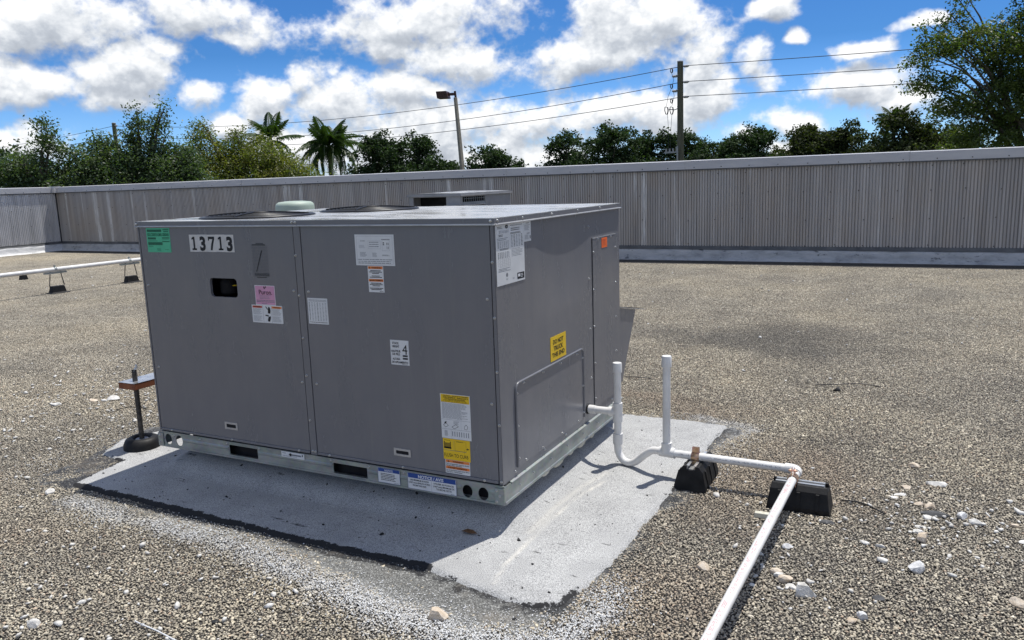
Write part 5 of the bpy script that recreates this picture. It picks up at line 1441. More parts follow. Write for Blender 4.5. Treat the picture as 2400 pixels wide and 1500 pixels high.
# faded print along the pipes
def pipe_print(parent, a_, b_, rad, side, words, mat, seed, gap=0.25, h=0.006):
    a_, b_ = Vector(a_), Vector(b_)
    t = (b_ - a_).normalized(); L = (b_ - a_).length
    n0 = Vector(side); n0 = (n0 - t * n0.dot(t)).normalized(); w = t.cross(n0)
    mb = MB(); r_ = random.Random(seed)
    u = 0.0
    while u < L - 0.02:
        wl = r_.uniform(0.008, 0.03)
        k = 0.0
        if r_.random() > gap:
            while k < wl:
                c = r_.uniform(0.002, 0.0045)
                for dz in (-1, 0, 1):
                    if r_.random() < 0.75:
                        c0 = a_ + t * (u + k)
                        offs = dz * h * 0.36
                        nn = (n0 * math.sqrt(max(rad * rad - offs * offs, 0)) + w * offs) / rad
                        base = c0 + nn * (rad + 0.0003)
                        tw = n0.cross(t).normalized()
                        q = [base - tw * h * 0.13, base + t * c - tw * h * 0.13, base + t * c + tw * h * 0.13, base + tw * h * 0.13]
                        mb.add(q, [(0, 1, 2, 3)], mat)
                k += c + 0.0015
        u += wl + r_.uniform(0.004, 0.012)
    o = mb.build('print', parent); o['kind'] = 'stuff'
pipe_print(run2, (0.9284, 0.62, -0.0031), (0.8712, -0.85, -0.0156), r1, (0.12, 0, 1), '', 'red_ink', 4, 0.10, 0.011)
pipe_print(run1, (0.45, 0.775, 0.0), (0.88, 0.775, -0.002), r1, (0, -1, 0.35), '', 'grey_ink', 5, 0.08, 0.006)
pipe_print(tee, (0.145, 0.845, 0.158), (0.145, 0.845, 0.12), 0.0214, (0.55, -0.83, 0), '', 'ink', 6, 0.0, 0.006)

def pipe_support(cx, cy, alongx, label, px, py):
    """black rubber block with a steel strut set in its top and a clamp round the pipe"""
    t = thing('pipe_support', (cx, cy, ZR - 0.004), label, 'pipe support', 'rubber pipe supports under the condensate pipe')
    L, wb, wt, h = (0.205 if alongx else 0.225), 0.128, 0.082, 0.104
    z0 = ZR - 0.004; z1 = z0 + h
    def P(u, v, z):
        return (cx + u, cy + v, z) if alongx else (cx - v, cy + u, z)
    sec = [(-wb / 2, z0), (wb / 2, z0), (wb / 2, z0 + 0.022), (wt / 2 + 0.008, z1 - 0.020), (wt / 2 - 0.010, z1), (0.022, z1), (0.022, z1 - 0.016), (-0.022, z1 - 0.016), (-0.022, z1), (-wt / 2 + 0.010, z1), (-wt / 2 - 0.008, z1 - 0.020), (-wb / 2, z0 + 0.022)]
    mb = MB()
    rows = [(-L / 2, 1.0), (-L / 2 + 0.006, 1.0), (L / 2 - 0.006, 1.0), (L / 2, 1.0)]
    n = len(sec)
    vs = [P(u + (math.copysign(0.016, u) * (1 - (z - z0) / h) if abs(u) > L / 2 - 0.002 else math.copysign(0.016, u) * (1 - (z - z0) / h)), v, z) for u, s_ in rows for v, z in sec]
    fs = [tuple(range(n)), tuple(range((len(rows) - 1) * n, len(rows) * n))] + [(i * n + k, i * n + (k + 1) % n, (i + 1) * n + (k + 1) % n, (i + 1) * n + k) for i in range(len(rows) - 1) for k in range(n)]
    mb.add(vs, fs, 'rubber')
    body = mb.build('block', t, bevel=0.003)
    # moulded ribs between the hollow pockets on both flanks
    for sgn in (-1, 1):
        for u in (-0.070, 0.0, 0.070):
            mb = MB(); q = []
            for du in (-0.006, 0.006):
                q += [P(u + du, sgn * (wb / 2 + 0.001), z0 + 0.002), P(u + du, sgn * (wb / 2 + 0.004), z0 + 0.020), P(u + du, sgn * (wt / 2 + 0.014), z1 - 0.024), P(u + du, sgn * (wt / 2 + 0.004), z1 - 0.022), P(u + du, sgn * (wb / 2 - 0.008), z0 + 0.020)]
            mb.add(q, [(0, 1, 2, 3, 4), (9, 8, 7, 6, 5)] + [(i, (i + 1) % 5, 5 + (i + 1) % 5, 5 + i) for i in range(5)], 'rubber'); mb.build('moulded_rib', body)
    mb = MB()
    for v0, v1, za, zb in ((-0.0205, -0.0182, z1 - 0.0155, z1 + 0.003), (0.0182, 0.0205, z1 - 0.0155, z1 + 0.003), (-0.018, 0.018, z1 - 0.0155, z1 - 0.013), (-0.018, -0.009, z1 + 0.0005, z1 + 0.003), (0.009, 0.018, z1 + 0.0005, z1 + 0.003)):
        a_, b_ = P(-L / 2 + 0.012, v0, za), P(L / 2 - 0.012, v1, zb)
        mb.box([min(a_[i], b_[i]) for i in range(3)], [max(a_[i], b_[i]) for i in range(3)], 'steel')
    mb.build('strut_channel', t)
    # two-piece clamp
    mb = MB()
    pz = -0.002
    U = Vector((0, 1, 0)) if alongx else Vector((1, 0, 0))      # pipe direction
    Sd = Vector((1, 0, 0)) if alongx else Vector((0, 1, 0))
    ro, ri = r1 + 0.0040, r1 + 0.0010
    cpt = Vector((px, py, pz))
    k = 22
    arcs = []
    for rr_ in (ro, ri):
        for e in (-0.0165, 0.0165):
            arcs.append([cpt + U * e + (Sd * math.sin(w) + Vector((0, 0, 1)) * math.cos(w)) * rr_ for w in [R(8 + 344 * i / k) for i in range(k + 1)]])
    vs = [p for a_ in arcs for p in a_]
    m = k + 1
    fs = []
    for i in range(k):
        fs += [(i, i + 1, m + i + 1, m + i), (2 * m + i, 3 * m + i, 3 * m + i + 1, 2 * m + i + 1), (i, 2 * m + i, 2 * m + i + 1, i + 1), (m + i, m + i + 1, 3 * m + i + 1, 3 * m + i)]
    mb.add(vs, fs, 'brass', True)
    for sg in (-1, 1):
        mb.obox(cpt + Vector((0, 0, r1 + 0.014)) + Sd * sg * 0.0042, U * 0.0150, Sd * 0.0012, Vector((0, 0, 0.012)), 'brass')
        mb.obox(cpt + Vector((0, 0, -r1 - 0.006)) + Sd * sg * 0.012, U * 0.0150, Sd * 0.0012, Vector((0, 0, 0.008)), 'brass')
    cl = mb.build('pipe_clamp', t)
    mb = MB()
    c0 = cpt + Vector((0, 0, r1 + 0.017))
    mb.tube([c0 - Sd * 0.017, c0 + Sd * 0.017], 0.0032, 'brass', 8); mb.tube([c0 - Sd * 0.012, c0 - Sd * 0.0062], 0.0068, 'brass', 6, smooth=False); mb.tube([c0 + Sd * 0.0062, c0 + Sd * 0.011], 0.0068, 'brass', 6, smooth=False)
    mb.build('clamp_bolt', cl)
    return t
pipe_support(0.520, 0.800, False, 'black rubber pipe support at the edge of the pale membrane patch', 0.520, 0.775)
pipe_support(0.955, 0.690, True, 'black rubber pipe support standing on bare gravel under the pipe bend', 0.930, 0.665)

# ================================================================== PIPE POCKET with the foil-faced board
pk = thing('pipe_penetration', (-2.205, 0.165, ZR), 'grimy threaded steel pipe standing in a black pocket ring left of the unit', 'pipe')
def ring(c, Rm, rw, h, n=32):
    mb = MB()
    prof = [(Rm - rw * 0.9, 0.004), (Rm - rw * 0.8, h * 0.80), (Rm - rw * 0.45, h * 0.97), (Rm, h), (Rm + rw * 0.55, h * 0.86), (Rm + rw * 0.95, h * 0.45), (Rm + rw, 0.0)]
    mb.lathe(prof, c, 'rubber', n)
    return mb
ring((-2.205, 0.165, ZR + 0.008), 0.062, 0.030, 0.060).build('pocket_ring', pk)
mb = MB(); mb.lathe([(0.0, 0.050), (0.030, 0.050), (0.036, 0.044)], (-2.205, 0.165, ZR + 0.008), 'sealant', 24); mb.build('pocket_sealant', pk)
mb = MB(); mb.tube([(-2.205, 0.165, ZR + 0.04), (-2.204, 0.166, 0.285)], 0.0122, 'rustpipe', 12)
for i in range(40):
    z = ZR + 0.075 + i * 0.0088
    mb.lathe([(0.0122, -0.003), (0.0132, 0.0), (0.0122, 0.003)], (-2.2045, 0.1655, z), 'rustpipe', 12)
mb.build('threaded_pipe', pk)
mb = MB(); mb.tube([(-2.204, 0.166, 0.284), (-2.198, 0.168, 0.305), (-2.190, 0.172, 0.318), (-2.196, 0.170, 0.327)], 0.006, 'foil', 8); mb.build('foil_scrap', pk)
bd = thing('foil_faced_board', (-2.21, 0.42, 0.215), 'short reddish board with a shiny foil top skewered on the threaded pipe', 'board')
mb = MB(); mb.box((-2.272, 0.118, 0.209), (-2.150, 0.760, 0.2405), 'board'); mb.build('board_core', bd, bevel=0.002)
nxq, nyq = 10, 40
xs = np.linspace(-2.273, -2.149, nxq); ys = np.linspace(0.117, 0.761, nyq)
X, Y = np.meshgrid(xs, ys); Z = 0.2418 + 0.0025 * (value_noise(X, Y, 30, 51, 3) + 0.5)
mb = MB(); mb.add(np.stack([X, Y, Z], -1).reshape(-1, 3).tolist(), [(j * nxq + i, j * nxq + i + 1, (j + 1) * nxq + i + 1, (j + 1) * nxq + i) for j in range(nyq - 1) for i in range(nxq - 1)], 'foil', True); mb.build('foil_facing', bd)

# ================================================================== DISTANT LEFT: pipe on tall stands
gp = thing('raised_pipe', (-9.12, 5.0, 0.20), 'long straight white pipe carried on tall stands across the left of the roof', 'pipe')
mb = MB(); mb.tube([(-9.20, 1.2, 0.203), (-9.00, 8.9, 0.203)], 0.0285, 'pvc', 14); mb.build('pipe_length', gp)
for yy in (2.6, 6.6):
    x_ = -9.20 + (yy - 1.2) / 7.7 * 0.2
    mb = MB(); mb.tube([(x_, yy - 0.06, 0.203), (x_, yy + 0.06, 0.203)], 0.034, 'pvc', 14); mb.build('pipe_coupling', gp)
def stand(x, y, label):
    t = thing('pipe_stand', (x, y, ZR), label, 'pipe stand', 'tall stands under the raised pipe')
    mb = MB()
    vs = []
    for z, w, d in ((ZR - 0.004, 0.135, 0.08), (ZR + 0.010, 0.128, 0.072), (ZR + 0.014, 0.100, 0.048), (ZR + 0.100, 0.084, 0.036)):
        vs += [(x - d, y - w, z), (x + d, y - w, z), (x + d, y + w, z), (x - d, y + w, z)]
    fs = [(3, 2, 1, 0), (12, 13, 14, 15)] + [(i * 4 + k, i * 4 + (k + 1) % 4, (i + 1) * 4 + (k + 1) % 4, (i + 1) * 4 + k) for i in range(3) for k in range(4)]
    mb.add(vs, fs, 'rubber'); mb.build('stand_base', t, bevel=0.006)
    for s_ in (-1, 1):
        mb = MB(); mb.tube([(x, y + s_ * 0.105, ZR + 0.10), (x, y + s_ * 0.070, 0.185)], 0.0065, 'rustpipe', 8); mb.build('threaded_rod', t)
    mb = MB(); mb.box((x - 0.022, y - 0.155, 0.147), (x + 0.022, y + 0.155, 0.170), 'galv'); mb.build('cross_strut', t)
    mb = MB()
    for k in range(13):
        w0, w1 = R(-100 + 200 * k / 13), R(-100 + 200 * (k + 1) / 13)
        q = []
        for rr_ in (0.0295, 0.034):
            for e in (-0.016, 0.016):
                for w in (w0, w1):
                    q.append((x + math.sin(w) * rr_, y + e, 0.203 + math.cos(w) * rr_))
        mb.add(q, [(4, 5, 7, 6), (0, 2, 3, 1), (0, 1, 5, 4), (2, 6, 7, 3)], 'galv', True)
    mb.box((x - 0.005, y - 0.012, 0.235), (x + 0.005, y + 0.012, 0.262), 'galv')
    mb.build('pipe_clamp', t)
stand(-9.122, 4.27, 'tall pipe stand on a black base nearer the left edge of the roof')
stand(-9.092, 5.40, 'tall pipe stand on a black base close to the large unit')
t = thing('rubber_block', (-11.45, 5.23, ZR), 'small lone black rubber block on gravel behind the raised white pipe', 'block')
mb = MB()
vs = []
for z, w in ((ZR - 0.004, 0.052), (ZR + 0.015, 0.048), (ZR + 0.085, 0.036)):
    vs += [(-11.45 - w, 5.23 - w, z), (-11.45 + w, 5.23 - w, z), (-11.45 + w, 5.23 + w, z), (-11.45 - w, 5.23 + w, z)]
mb.add(vs, [(3, 2, 1, 0), (8, 9, 10, 11)] + [(i * 4 + k, i * 4 + (k + 1) % 4, (i + 1) * 4 + (k + 1) % 4, (i + 1) * 4 + k) for i in range(2) for k in range(4)], 'rubber'); mb.build('block_body', t, bevel=0.004)

# ================================================================== GREEN VENT CAP
vx, vy = -3.96, 3.37
vt = thing('roof_vent', (vx, vy, ZR), 'pale green mushroom vent cap rising behind the large unit', 'vent')
mb = MB(); mb.lathe([(0.0, 0.0), (0.19, 0.0), (0.18, 0.04), (0.115, 0.06), (0.115, 1.02)], (vx, vy, ZR), 'flash', 28); mb.build('vent_stack', vt)
mb = MB(); mb.lathe([(0.118, 0.96), (0.178, 0.96), (0.183, 0.97), (0.180, 1.135), (0.172, 1.16), (0.150, 1.175), (0.08, 1.183), (0.0, 1.185)], (vx, vy, ZR), 'greencap', 40); mb.build('vent_cap', vt)

# ================================================================== SECOND UNIT near the wall
ux0, ux1, uy0, uy1 = -4.80, -4.0, 6.5, 7.92
ut = 1.045
u2 = thing('rooftop_unit', ((ux0 + ux1) / 2, (uy0 + uy1) / 2, ZR), 'small faded rooftop unit with an open black side standing before the long wall', 'air conditioner', 'rooftop air conditioning units')
mb = MB(); mb.box((ux0 + 0.02, uy0 + 0.25, 0.0), (ux1 - 0.02, uy1 - 0.02, ut - 0.04), 'dark'); mb.box((ux0 + 0.05, uy0 + 0.05, ZR - 0.02), (ux1 - 0.05, uy1 - 0.05, 0.0), 'membrane'); mb.build('cabinet', u2)
plate([(ux0, 0.0), (ux1, 0.0), (ux1, ut - 0.035), (ux0, ut - 0.035)], [[(ux0 + 0.07, 0.12), (ux1 - 0.215, 0.12), (ux1 - 0.215, ut - 0.045), (ux0 + 0.07, ut - 0.045)]], 'y', uy0, uy0 + 0.015, 'oldunit', 'front_panel', u2)
plate([(uy0 + 0.016, 0.0), (uy1, 0.0), (uy1, ut - 0.035), (uy0 + 0.016, ut - 0.035)], [[(uy0 + 0.06, 0.45), (uy0 + 0.66, 0.45), (uy0 + 0.66, ut - 0.05), (uy0 + 0.06, ut - 0.05)]], 'x', ux1 - 0.015, ux1, 'oldunit', 'side_panel', u2)
mb = MB(); mb.box((ux0, uy0 + 0.016, 0.0), (ux0 + 0.012, uy1, ut - 0.035), 'oldunit'); mb.build('side_panel', u2)
mb = MB(); mb.box((ux0 + 0.013, uy1 - 0.012, 0.0), (ux1 - 0.016, uy1, ut - 0.035), 'oldunit'); mb.build('back_panel', u2)
mb = MB()
nn = 12
vs = []
for j in range(nn + 1):
    f_ = j / nn
    zz = ut + 0.012 * math.sin(f_ * math.pi)
    vs += [(ux0 - 0.02, uy0 - 0.02 + (uy1 - uy0 + 0.04) * f_, ut), ((ux0 + ux1) / 2, uy0 - 0.02 + (uy1 - uy0 + 0.04) * f_, zz + 0.008), (ux1 + 0.02, uy0 - 0.02 + (uy1 - uy0 + 0.04) * f_, ut)]
mb.add(vs, [(3 * j + k, 3 * j + k + 1, 3 * j + k + 4, 3 * j + k + 3) for j in range(nn) for k in (0, 1)], 'lid', True)
mb.box((ux0 - 0.02, uy0 - 0.02, ut - 0.036), (ux1 + 0.02, uy1 + 0.02, ut - 0.001), 'oldunit')
l2 = mb.build('lid', u2)
mb = MB(); mb.box((ux1 + 0.0205, uy0 - 0.02, ut - 0.036), (ux1 + 0.028, uy1 + 0.02, ut - 0.026), 'lip'); mb.build('drip_edge', l2)
lv = MB()
for i in range(8):
    z = 0.50 + i * 0.056
    lv.prism([(ux1 - 0.012, z), (ux1 + 0.014, z - 0.012), (ux1 + 0.016, z - 0.008), (ux1 - 0.010, z + 0.036)], 'y', uy0 + 0.06, uy0 + 0.66, 'oldunit')
lv.build('louvre', u2)
mb = MB()
for i in range(11):
    y = uy0 + 0.07 + i * 0.058
    mb.box((ux1 + 0.017, y, 0.47), (ux1 + 0.020, y + 0.005, ut - 0.055), 'galv')
for i in range(9):
    z = 0.49 + i * 0.06
    mb.box((ux1 + 0.0205, uy0 + 0.06, z), (ux1 + 0.0225, uy0 + 0.66, z + 0.004), 'galv')
mb.build('coil_guard', u2)
mb = MB(); mb.box((ux1 - 0.185, uy0 - 0.085, 0.66), (ux1 - 0.035, uy0 - 0.001, 0.885), 'lampgrey'); db = mb.build('disconnect_box', u2, bevel=0.004)
mb = MB(); mb.box((ux1 - 0.195, uy0 - 0.094, 0.886), (ux1 - 0.025, uy0 - 0.001, 0.892), 'lip'); mb.build('box_hood', db)
mb = MB(); mb.box((ux1 - 0.165, uy0 - 0.0872, 0.79), (ux1 - 0.12, uy0 - 0.0852, 0.86), 'white_label'); mb.build('box_label', db)
mb = MB(); mb.tube([(ux1 - 0.03, uy0 - 0.05, 0.86), (ux1 + 0.02, uy0 - 0.06, 0.845), (ux1 + 0.05, uy0 - 0.055, 0.77), (ux1 + 0.055, uy0 - 0.05, 0.3), (ux1 + 0.05, uy0 - 0.05, 0.0)], 0.016, 'lampgrey', 10); mb.build('conduit', u2)

# ================================================================== POLES AND WIRES
GZ = -5.2
A = Vector((-9.72, 38.2, 0)); Bp = Vector((-56.16, 40.93, 0)); Cp = Vector((37.0, 35.6, 0)); Dp = Vector((-104.0, 43.6, 0))
def pole(p, top, label, rb, rt):
    t = thing('utility_pole', (p.x, p.y, GZ), label, 'utility pole', 'timber poles carrying the power lines')
    mb = MB(); mb.tube([(p.x + 0.05, p.y, GZ - 0.2), (p.x, p.y, (top + GZ) / 2), (p.x - 0.03, p.y, top)], [rb, (rb + rt) / 2, rt], 'polewood', 14); mb.build('pole_shaft', t)
    mb = MB(); mb.lathe([(rt + 0.005, -0.05), (rt + 0.006, 0.0), (rt * 0.5, 0.012), (0.0, 0.015)], (p.x - 0.03, p.y, top), 'porcelain', 14); mb.build('pole_cap', t)
    return t
TOP = [6.50, 5.74, 5.02]
def insulator(t, p, z, sg, L=0.30):
    mb = MB()
    x0 = p.x + sg * 0.13
    prof = [(0.03, 0.0), (0.045, 0.05)]
    for i in range(4):
        prof += [(0.05, 0.06 + i * 0.05), (0.078, 0.075 + i * 0.05), (0.05, 0.10 + i * 0.05)]
    prof += [(0.03, L), (0.0, L + 0.01)]
    mb.lathe([(r_, sg * z_) for r_, z_ in prof], (x0, p.y - 0.05, z), 'porcelain', 12, True, 'x')
    mb.build('insulator', t)
pA = pole(A, 6.78, 'thick timber utility pole in the middle distance right of the lamp', 0.185, 0.148)
for z in TOP:
    insulator(pA, A, z, 1)
for z in (6.06, 5.34):
    insulator(pA, A, z, -1)
def cutout(t, x, y, z, big):
    mb = MB()
    w, h = (0.07, 0.18) if big else (0.045, 0.10)
    mb.tube([(x - w, y, z + h), (x - w * 1.2, y, z), (x - w * 0.4, y, z - h)], 0.022, 'cable', 8)
    mb.tube([(x + w, y, z + h * 0.8), (x + w * 1.3, y, z - h * 0.2), (x + w * 0.7, y, z - h * 1.1)], 0.032, 'cable', 8)
    mb.tube([(x - w, y, z + h), (x + w, y, z + h * 0.8)], 0.016, 'cable', 8); mb.tube([(x - w * 0.4, y, z - h), (x + w * 0.7, y, z - h * 1.1)], 0.016, 'cable', 8)
    mb.build('fuse_cutout', t)
ax = A.x - 0.03
cutout(pA, ax - 0.68, A.y - 0.1, 4.42, True); cutout(pA, ax - 0.40, A.y - 0.15, 4.40, True)
for z in (6.34, 5.58, 4.86):
    cutout(pA, ax - 0.42, A.y - 0.1, z, False)
mb = MB(); mb.tube([(ax - 0.55, A.y - 0.1, 4.46), (ax - 0.25, A.y - 0.1, 4.42), (ax, A.y, 4.52)], 0.025, 'porcelain', 8); mb.tube([(ax - 0.15, A.y, 4.58), (ax, A.y - 0.1, 4.30)], 0.015, 'porcelain', 8); mb.build('cutout_bracket', pA)
mb = MB()
mb.tube([(ax - 0.42, A.y - 0.1, 6.24), (ax - 0.33, A.y, 5.9), (ax - 0.40, A.y, 5.64)], 0.010, 'cable', 5)
mb.tube([(ax - 0.42, A.y - 0.1, 5.48), (ax - 0.62, A.y, 5.1), (ax - 0.68, A.y - 0.1, 4.62)], 0.010, 'cable', 5)
mb.tube([(ax - 0.34, A.y - 0.1, 5.44), (ax - 0.30, A.y, 5.1), (ax - 0.40, A.y - 0.1, 4.6)], 0.010, 'cable', 5)
mb.tube([(ax - 0.62, A.y - 0.1, 4.22), (ax - 0.60, A.y, 3.5), (ax - 0.58, A.y, 2.5)], 0.010, 'cable', 5)
mb.tube([(ax - 0.38, A.y - 0.15, 4.20), (ax - 0.47, A.y, 3.5), (ax - 0.5, A.y, 2.5)], 0.010, 'cable', 5)
mb.build('jumper_wire', pA)
mb = MB()
mb.box((ax - 0.80, A.y - 0.10, 2.28), (ax, A.y - 0.02, 2.36), 'porcelain')
for i in range(4):
    mb.tube([(ax - 0.70 + 0.18 * i, A.y - 0.06, 2.30), (ax - 0.70 + 0.18 * i, A.y - 0.06, 2.52 + 0.06 * (i == 3))], 0.045, 'porcelain', 8)
mb.tube([(ax - 0.06, A.y - 0.28, 1.9), (ax - 0.06, A.y - 0.28, 2.62)], 0.04, 'porcelain', 8)
mb.build('lower_bracket', pA)
pB = pole(Bp, 6.75, 'timber utility pole poking out of the dark trees on the left', 0.185, 0.15)
for z in TOP:
    insulator(pB, Bp, z, 1)
pC = pole(Cp, 6.75, 'timber utility pole behind the tall tree on the right', 0.185, 0.15)
pD = pole(Dp, 6.75, 'farthest timber utility pole beyond the left edge', 0.185, 0.15)
def wire(p, q, z0, z1, sag, label, n=40):
    mb = MB()
    pts = []
    for i in range(n + 1):
        t = i / n
        w = p.lerp(q, t)
        pts.append((w.x, w.y - 0.05, z0 + (z1 - z0) * t - 4 * sag * t * (1 - t)))
    mb.tube(pts, 0.017, 'cable', 5)
    o = mb.build('power_line')
    tag(o, label, 'power line', 'power lines strung between the timber poles')
nm = ('top', 'middle', 'bottom')
for i in range(3):
    wire(A, Bp, TOP[i], TOP[i], (1.02, 1.16, 0.98)[i], nm[i] + ' power line sagging from the middle pole to the left pole')
    wire(A, Cp, TOP[i] + 0.03, TOP[i] - 0.1, (0.42, 0.40, 0.36)[i], nm[i] + ' power line running from the middle pole into the right tree')
    wire(Bp, Dp, TOP[i], TOP[i], 0.9, nm[i] + ' power line leaving the left pole over the dark trees')

# car park lamp on its square concrete pole
lp = thing('street_lamp', (-14.65, 24.7, GZ), 'leaning square concrete lamp post with a brown box light on top', 'street lamp', 'outdoor lamp posts')
lb, lt = Vector((-13.80, 23.95, GZ)), Vector((-15.09, 25.10, 4.45))
mb = MB()
vs = []
for p_, w in ((lb, 0.125), (lt, 0.062)):
    for sx, sy in ((-1, -1), (1, -1), (1, 1), (-1, 1)):
        vs.append((p_.x + sx * w * 0.85 + sy * w * 0.35, p_.y + sy * w * 0.85 - sx * w * 0.35, p_.z))
mb.add(vs, [(3, 2, 1, 0), (4, 5, 6, 7)] + [(k, (k + 1) % 4, 4 + (k + 1) % 4, 4 + k) for k in range(4)], 'concrete')
mb.build('lamp_post', lp, bevel=0.02)
mb = MB(); mb.tube([lt + Vector((0.02, 0, -0.06)), lt + Vector((-0.01, 0, 0.24))], 0.045, 'bronze', 10); mb.obox(lt + Vector((-0.16, -0.04, 0.13)), (0.15, 0.04, 0), (-0.012, 0.045, 0), (0, 0, 0.05), 'bronze'); mb.build('lamp_arm', lp)
mb = MB()
hc = lt + Vector((-0.46, -0.11, 0.115))
U_, V_ = Vector((0.96, 0.26, 0)), Vector((-0.26, 0.96, 0))
vs = []
for u, v, z in ((-0.22, -0.22, -0.11), (0.22, -0.22, -0.11), (0.22, 0.22, -0.11), (-0.22, 0.22, -0.11), (-0.25, -0.25, 0.13), (0.17, -0.25, 0.13), (0.17, 0.25, 0.13), (-0.25, 0.25, 0.13), (-0.22, -0.22, -0.135), (0.22, -0.22, -0.135), (0.22, 0.22, -0.135), (-0.22, 0.22, -0.135)):
    vs.append(hc + U_ * u + V_ * v + Vector((0, 0, z)))
mb.add(vs, [(4, 5, 6, 7), (0, 1, 5, 4), (1, 2, 6, 5), (2, 3, 7, 6), (3, 0, 4, 7), (8, 9, 1, 0), (9, 10, 2, 1), (10, 11, 3, 2), (11, 8, 0, 3), (11, 10, 9, 8)], 'bronze')
mb.build('lamp_head', lp, bevel=0.01)
# far road lamp with a cobra head
cp = Vector((-38.6, 53.3, GZ))
cl_ = thing('street_lamp', cp, 'small grey cobra head road lamp peeping over the dark trees', 'street lamp', 'outdoor lamp posts')
mb = MB(); mb.tube([cp, (cp.x, cp.y, 3.4)], [0.10, 0.06], 'lampgrey', 10); mb.build('lamp_post', cl_)
mb = MB(); mb.tube([(cp.x, cp.y, 2.9), (cp.x - 0.4, cp.y - 0.2, 3.7), (cp.x - 1.0, cp.y - 0.5, 4.5), (cp.x - 1.75, cp.y - 0.85, 5.20)], [0.05, 0.04, 0.035, 0.03], 'lampgrey', 8); mb.build('lamp_arm', cl_)
mb = MB(); mb.tube([(cp.x - 1.68, cp.y - 0.80, 5.20), (cp.x - 1.9, cp.y - 0.95, 5.26), (cp.x - 2.15, cp.y - 1.1, 5.27), (cp.x - 2.35, cp.y - 1.25, 5.20)], [0.04, 0.12, 0.13, 0.04], 'lampgrey', 10); mb.build('lamp_head', cl_)

# ================================================================== TREES
def leaf_quads(P, size, aspect, tint, name, mat, parent, up_bias=0.3, droop=0.0, trng=None):
    """pointed leaves, one four-sided blade each, with random lie"""
    n = len(P)
    g = trng or rng
    d = g.normal(0, 1, (n, 3)); d[:, 2] = d[:, 2] * 0.7 - droop
    d /= np.linalg.norm(d, axis=1)[:, None]
    u = g.normal(0, 1, (n, 3)); u[:, 2] += up_bias * 3
    s = np.cross(d, u); s /= np.linalg.norm(s, axis=1)[:, None] + 1e-9
    nn_ = np.cross(s, d)
    L = size * g.uniform(0.65, 1.3, n)[:, None]; Wd = L * aspect
    V = np.stack([P - d * L * 0.5, P + s * Wd * 0.5 + nn_ * L * 0.06, P + d * L * 0.5 - nn_ * L * 0.05, P - s * Wd * 0.5 + nn_ * L * 0.06], 1).reshape(-1, 3)
    F = np.arange(n * 4).reshape(-1, 4)
    o = Vector(V.mean(0))
    me = np_mesh(name, V - np.array(o), F, [mat], tint, 4)
    ob = bpy.data.objects.new(name, me)
    ob.location = o
    link(ob, parent)
    return ob

def tree(name, label, group, base, ells, n_clump, per, leaf, aspect, clump_r, mat, pal_, seed, trunk_r=0.14, limbs=14, twigs=True, fork=None, shell=0.55):
    """base: foot of the trunk; ells: crown masses (cx,cy,cz,rx,ry,rz) in world space"""
    g = np.random.default_rng(seed)
    t = thing(name, base, label, 'tree', group)
    E_ = np.array(ells, float)
    vol = E_[:, 3] * E_[:, 4] * E_[:, 5]
    vol = vol ** 0.8
    k = g.choice(len(E_), n_clump, p=vol / vol.sum())
    d = g.normal(0, 1, (n_clump, 3)); d /= np.linalg.norm(d, axis=1)[:, None]
    rr_ = shell + (1 - shell) * g.random(n_clump) ** 0.7
    rr_ = rr_ * g.uniform(0.72, 1.06, n_clump)
    cl = E_[k, :3] + d * rr_[:, None] * E_[k, 3:6]
    # limbs
    base = np.array(base, float)
    fk = np.array(fork if fork is not None else [E_[:, 0].mean(), E_[:, 1].mean(), (E_[:, 2] - E_[:, 5]).min() + 0.3])
    mb = MB()
    mb.tube([base, (base * 0.5 + fk * 0.5) + g.normal(0, 0.08, 3), fk], [trunk_r * 1.25, trunk_r, trunk_r * 0.8], 'bark', 9)
    nodes = [fk]
    ks = list(range(len(E_)))
    for i in range(limbs):
        e = E_[ks[i % len(ks)]]
        dd = g.normal(0, 1, 3); dd /= np.linalg.norm(dd)
        tip = e[:3] + dd * e[3:6] * g.uniform(0.45, 0.85)
        st = fk + (nodes[g.integers(0, len(nodes))] - fk) * g.uniform(0, 0.5)
        pts = []
        for j in range(7):
            q = j / 6
            p_ = st * (1 - q) + tip * q
            p_ = p_ + np.array([0, 0, 1]) * math.sin(q * math.pi) * 0.12 * np.linalg.norm(tip - st) + g.normal(0, 0.03, 3) * (0 < j < 6)
            pts.append(p_); nodes.append(p_)
        w0 = trunk_r * g.uniform(0.35, 0.6)
        mb.tube(pts, [w0 * (1 - 0.85 * j / 6) + 0.006 for j in range(7)], 'bark', 6, False)
    Nn = np.array(nodes)
    if twigs:
        sel = g.choice(n_clump, min(n_clump, 160), replace=False)
        for i in sel:
            c_ = cl[i]
            j = np.argmin(((Nn - c_) ** 2).sum(1))
            m_ = (Nn[j] + c_) / 2 + g.normal(0, 0.05, 3)
            mb.tube([Nn[j], m_, c_], [0.012, 0.008, 0.003], 'bark', 4, False)
    mb.build('trunk', t, tuple(base))
    # leaves
    n = n_clump * per
    P = np.repeat(cl, per, 0) + np.clip(g.normal(0, 1, (n, 3)), -1.7, 1.7) * clump_r * np.array([1, 1, 0.75]) * np.repeat(g.uniform(0.6, 1.3, n_clump), per)[:, None]
    pal2 = np.array(pal_)
    ct = pal2[g.choice(len(pal2), n_clump)] * g.uniform(0.75, 1.25, (n_clump, 1))
    tint = np.repeat(ct, per, 0) * g.uniform(0.7, 1.3, (n, 1))
    leaf_quads(P, leaf, aspect, tint, 'crown', mat, t, trng=g)
    return t

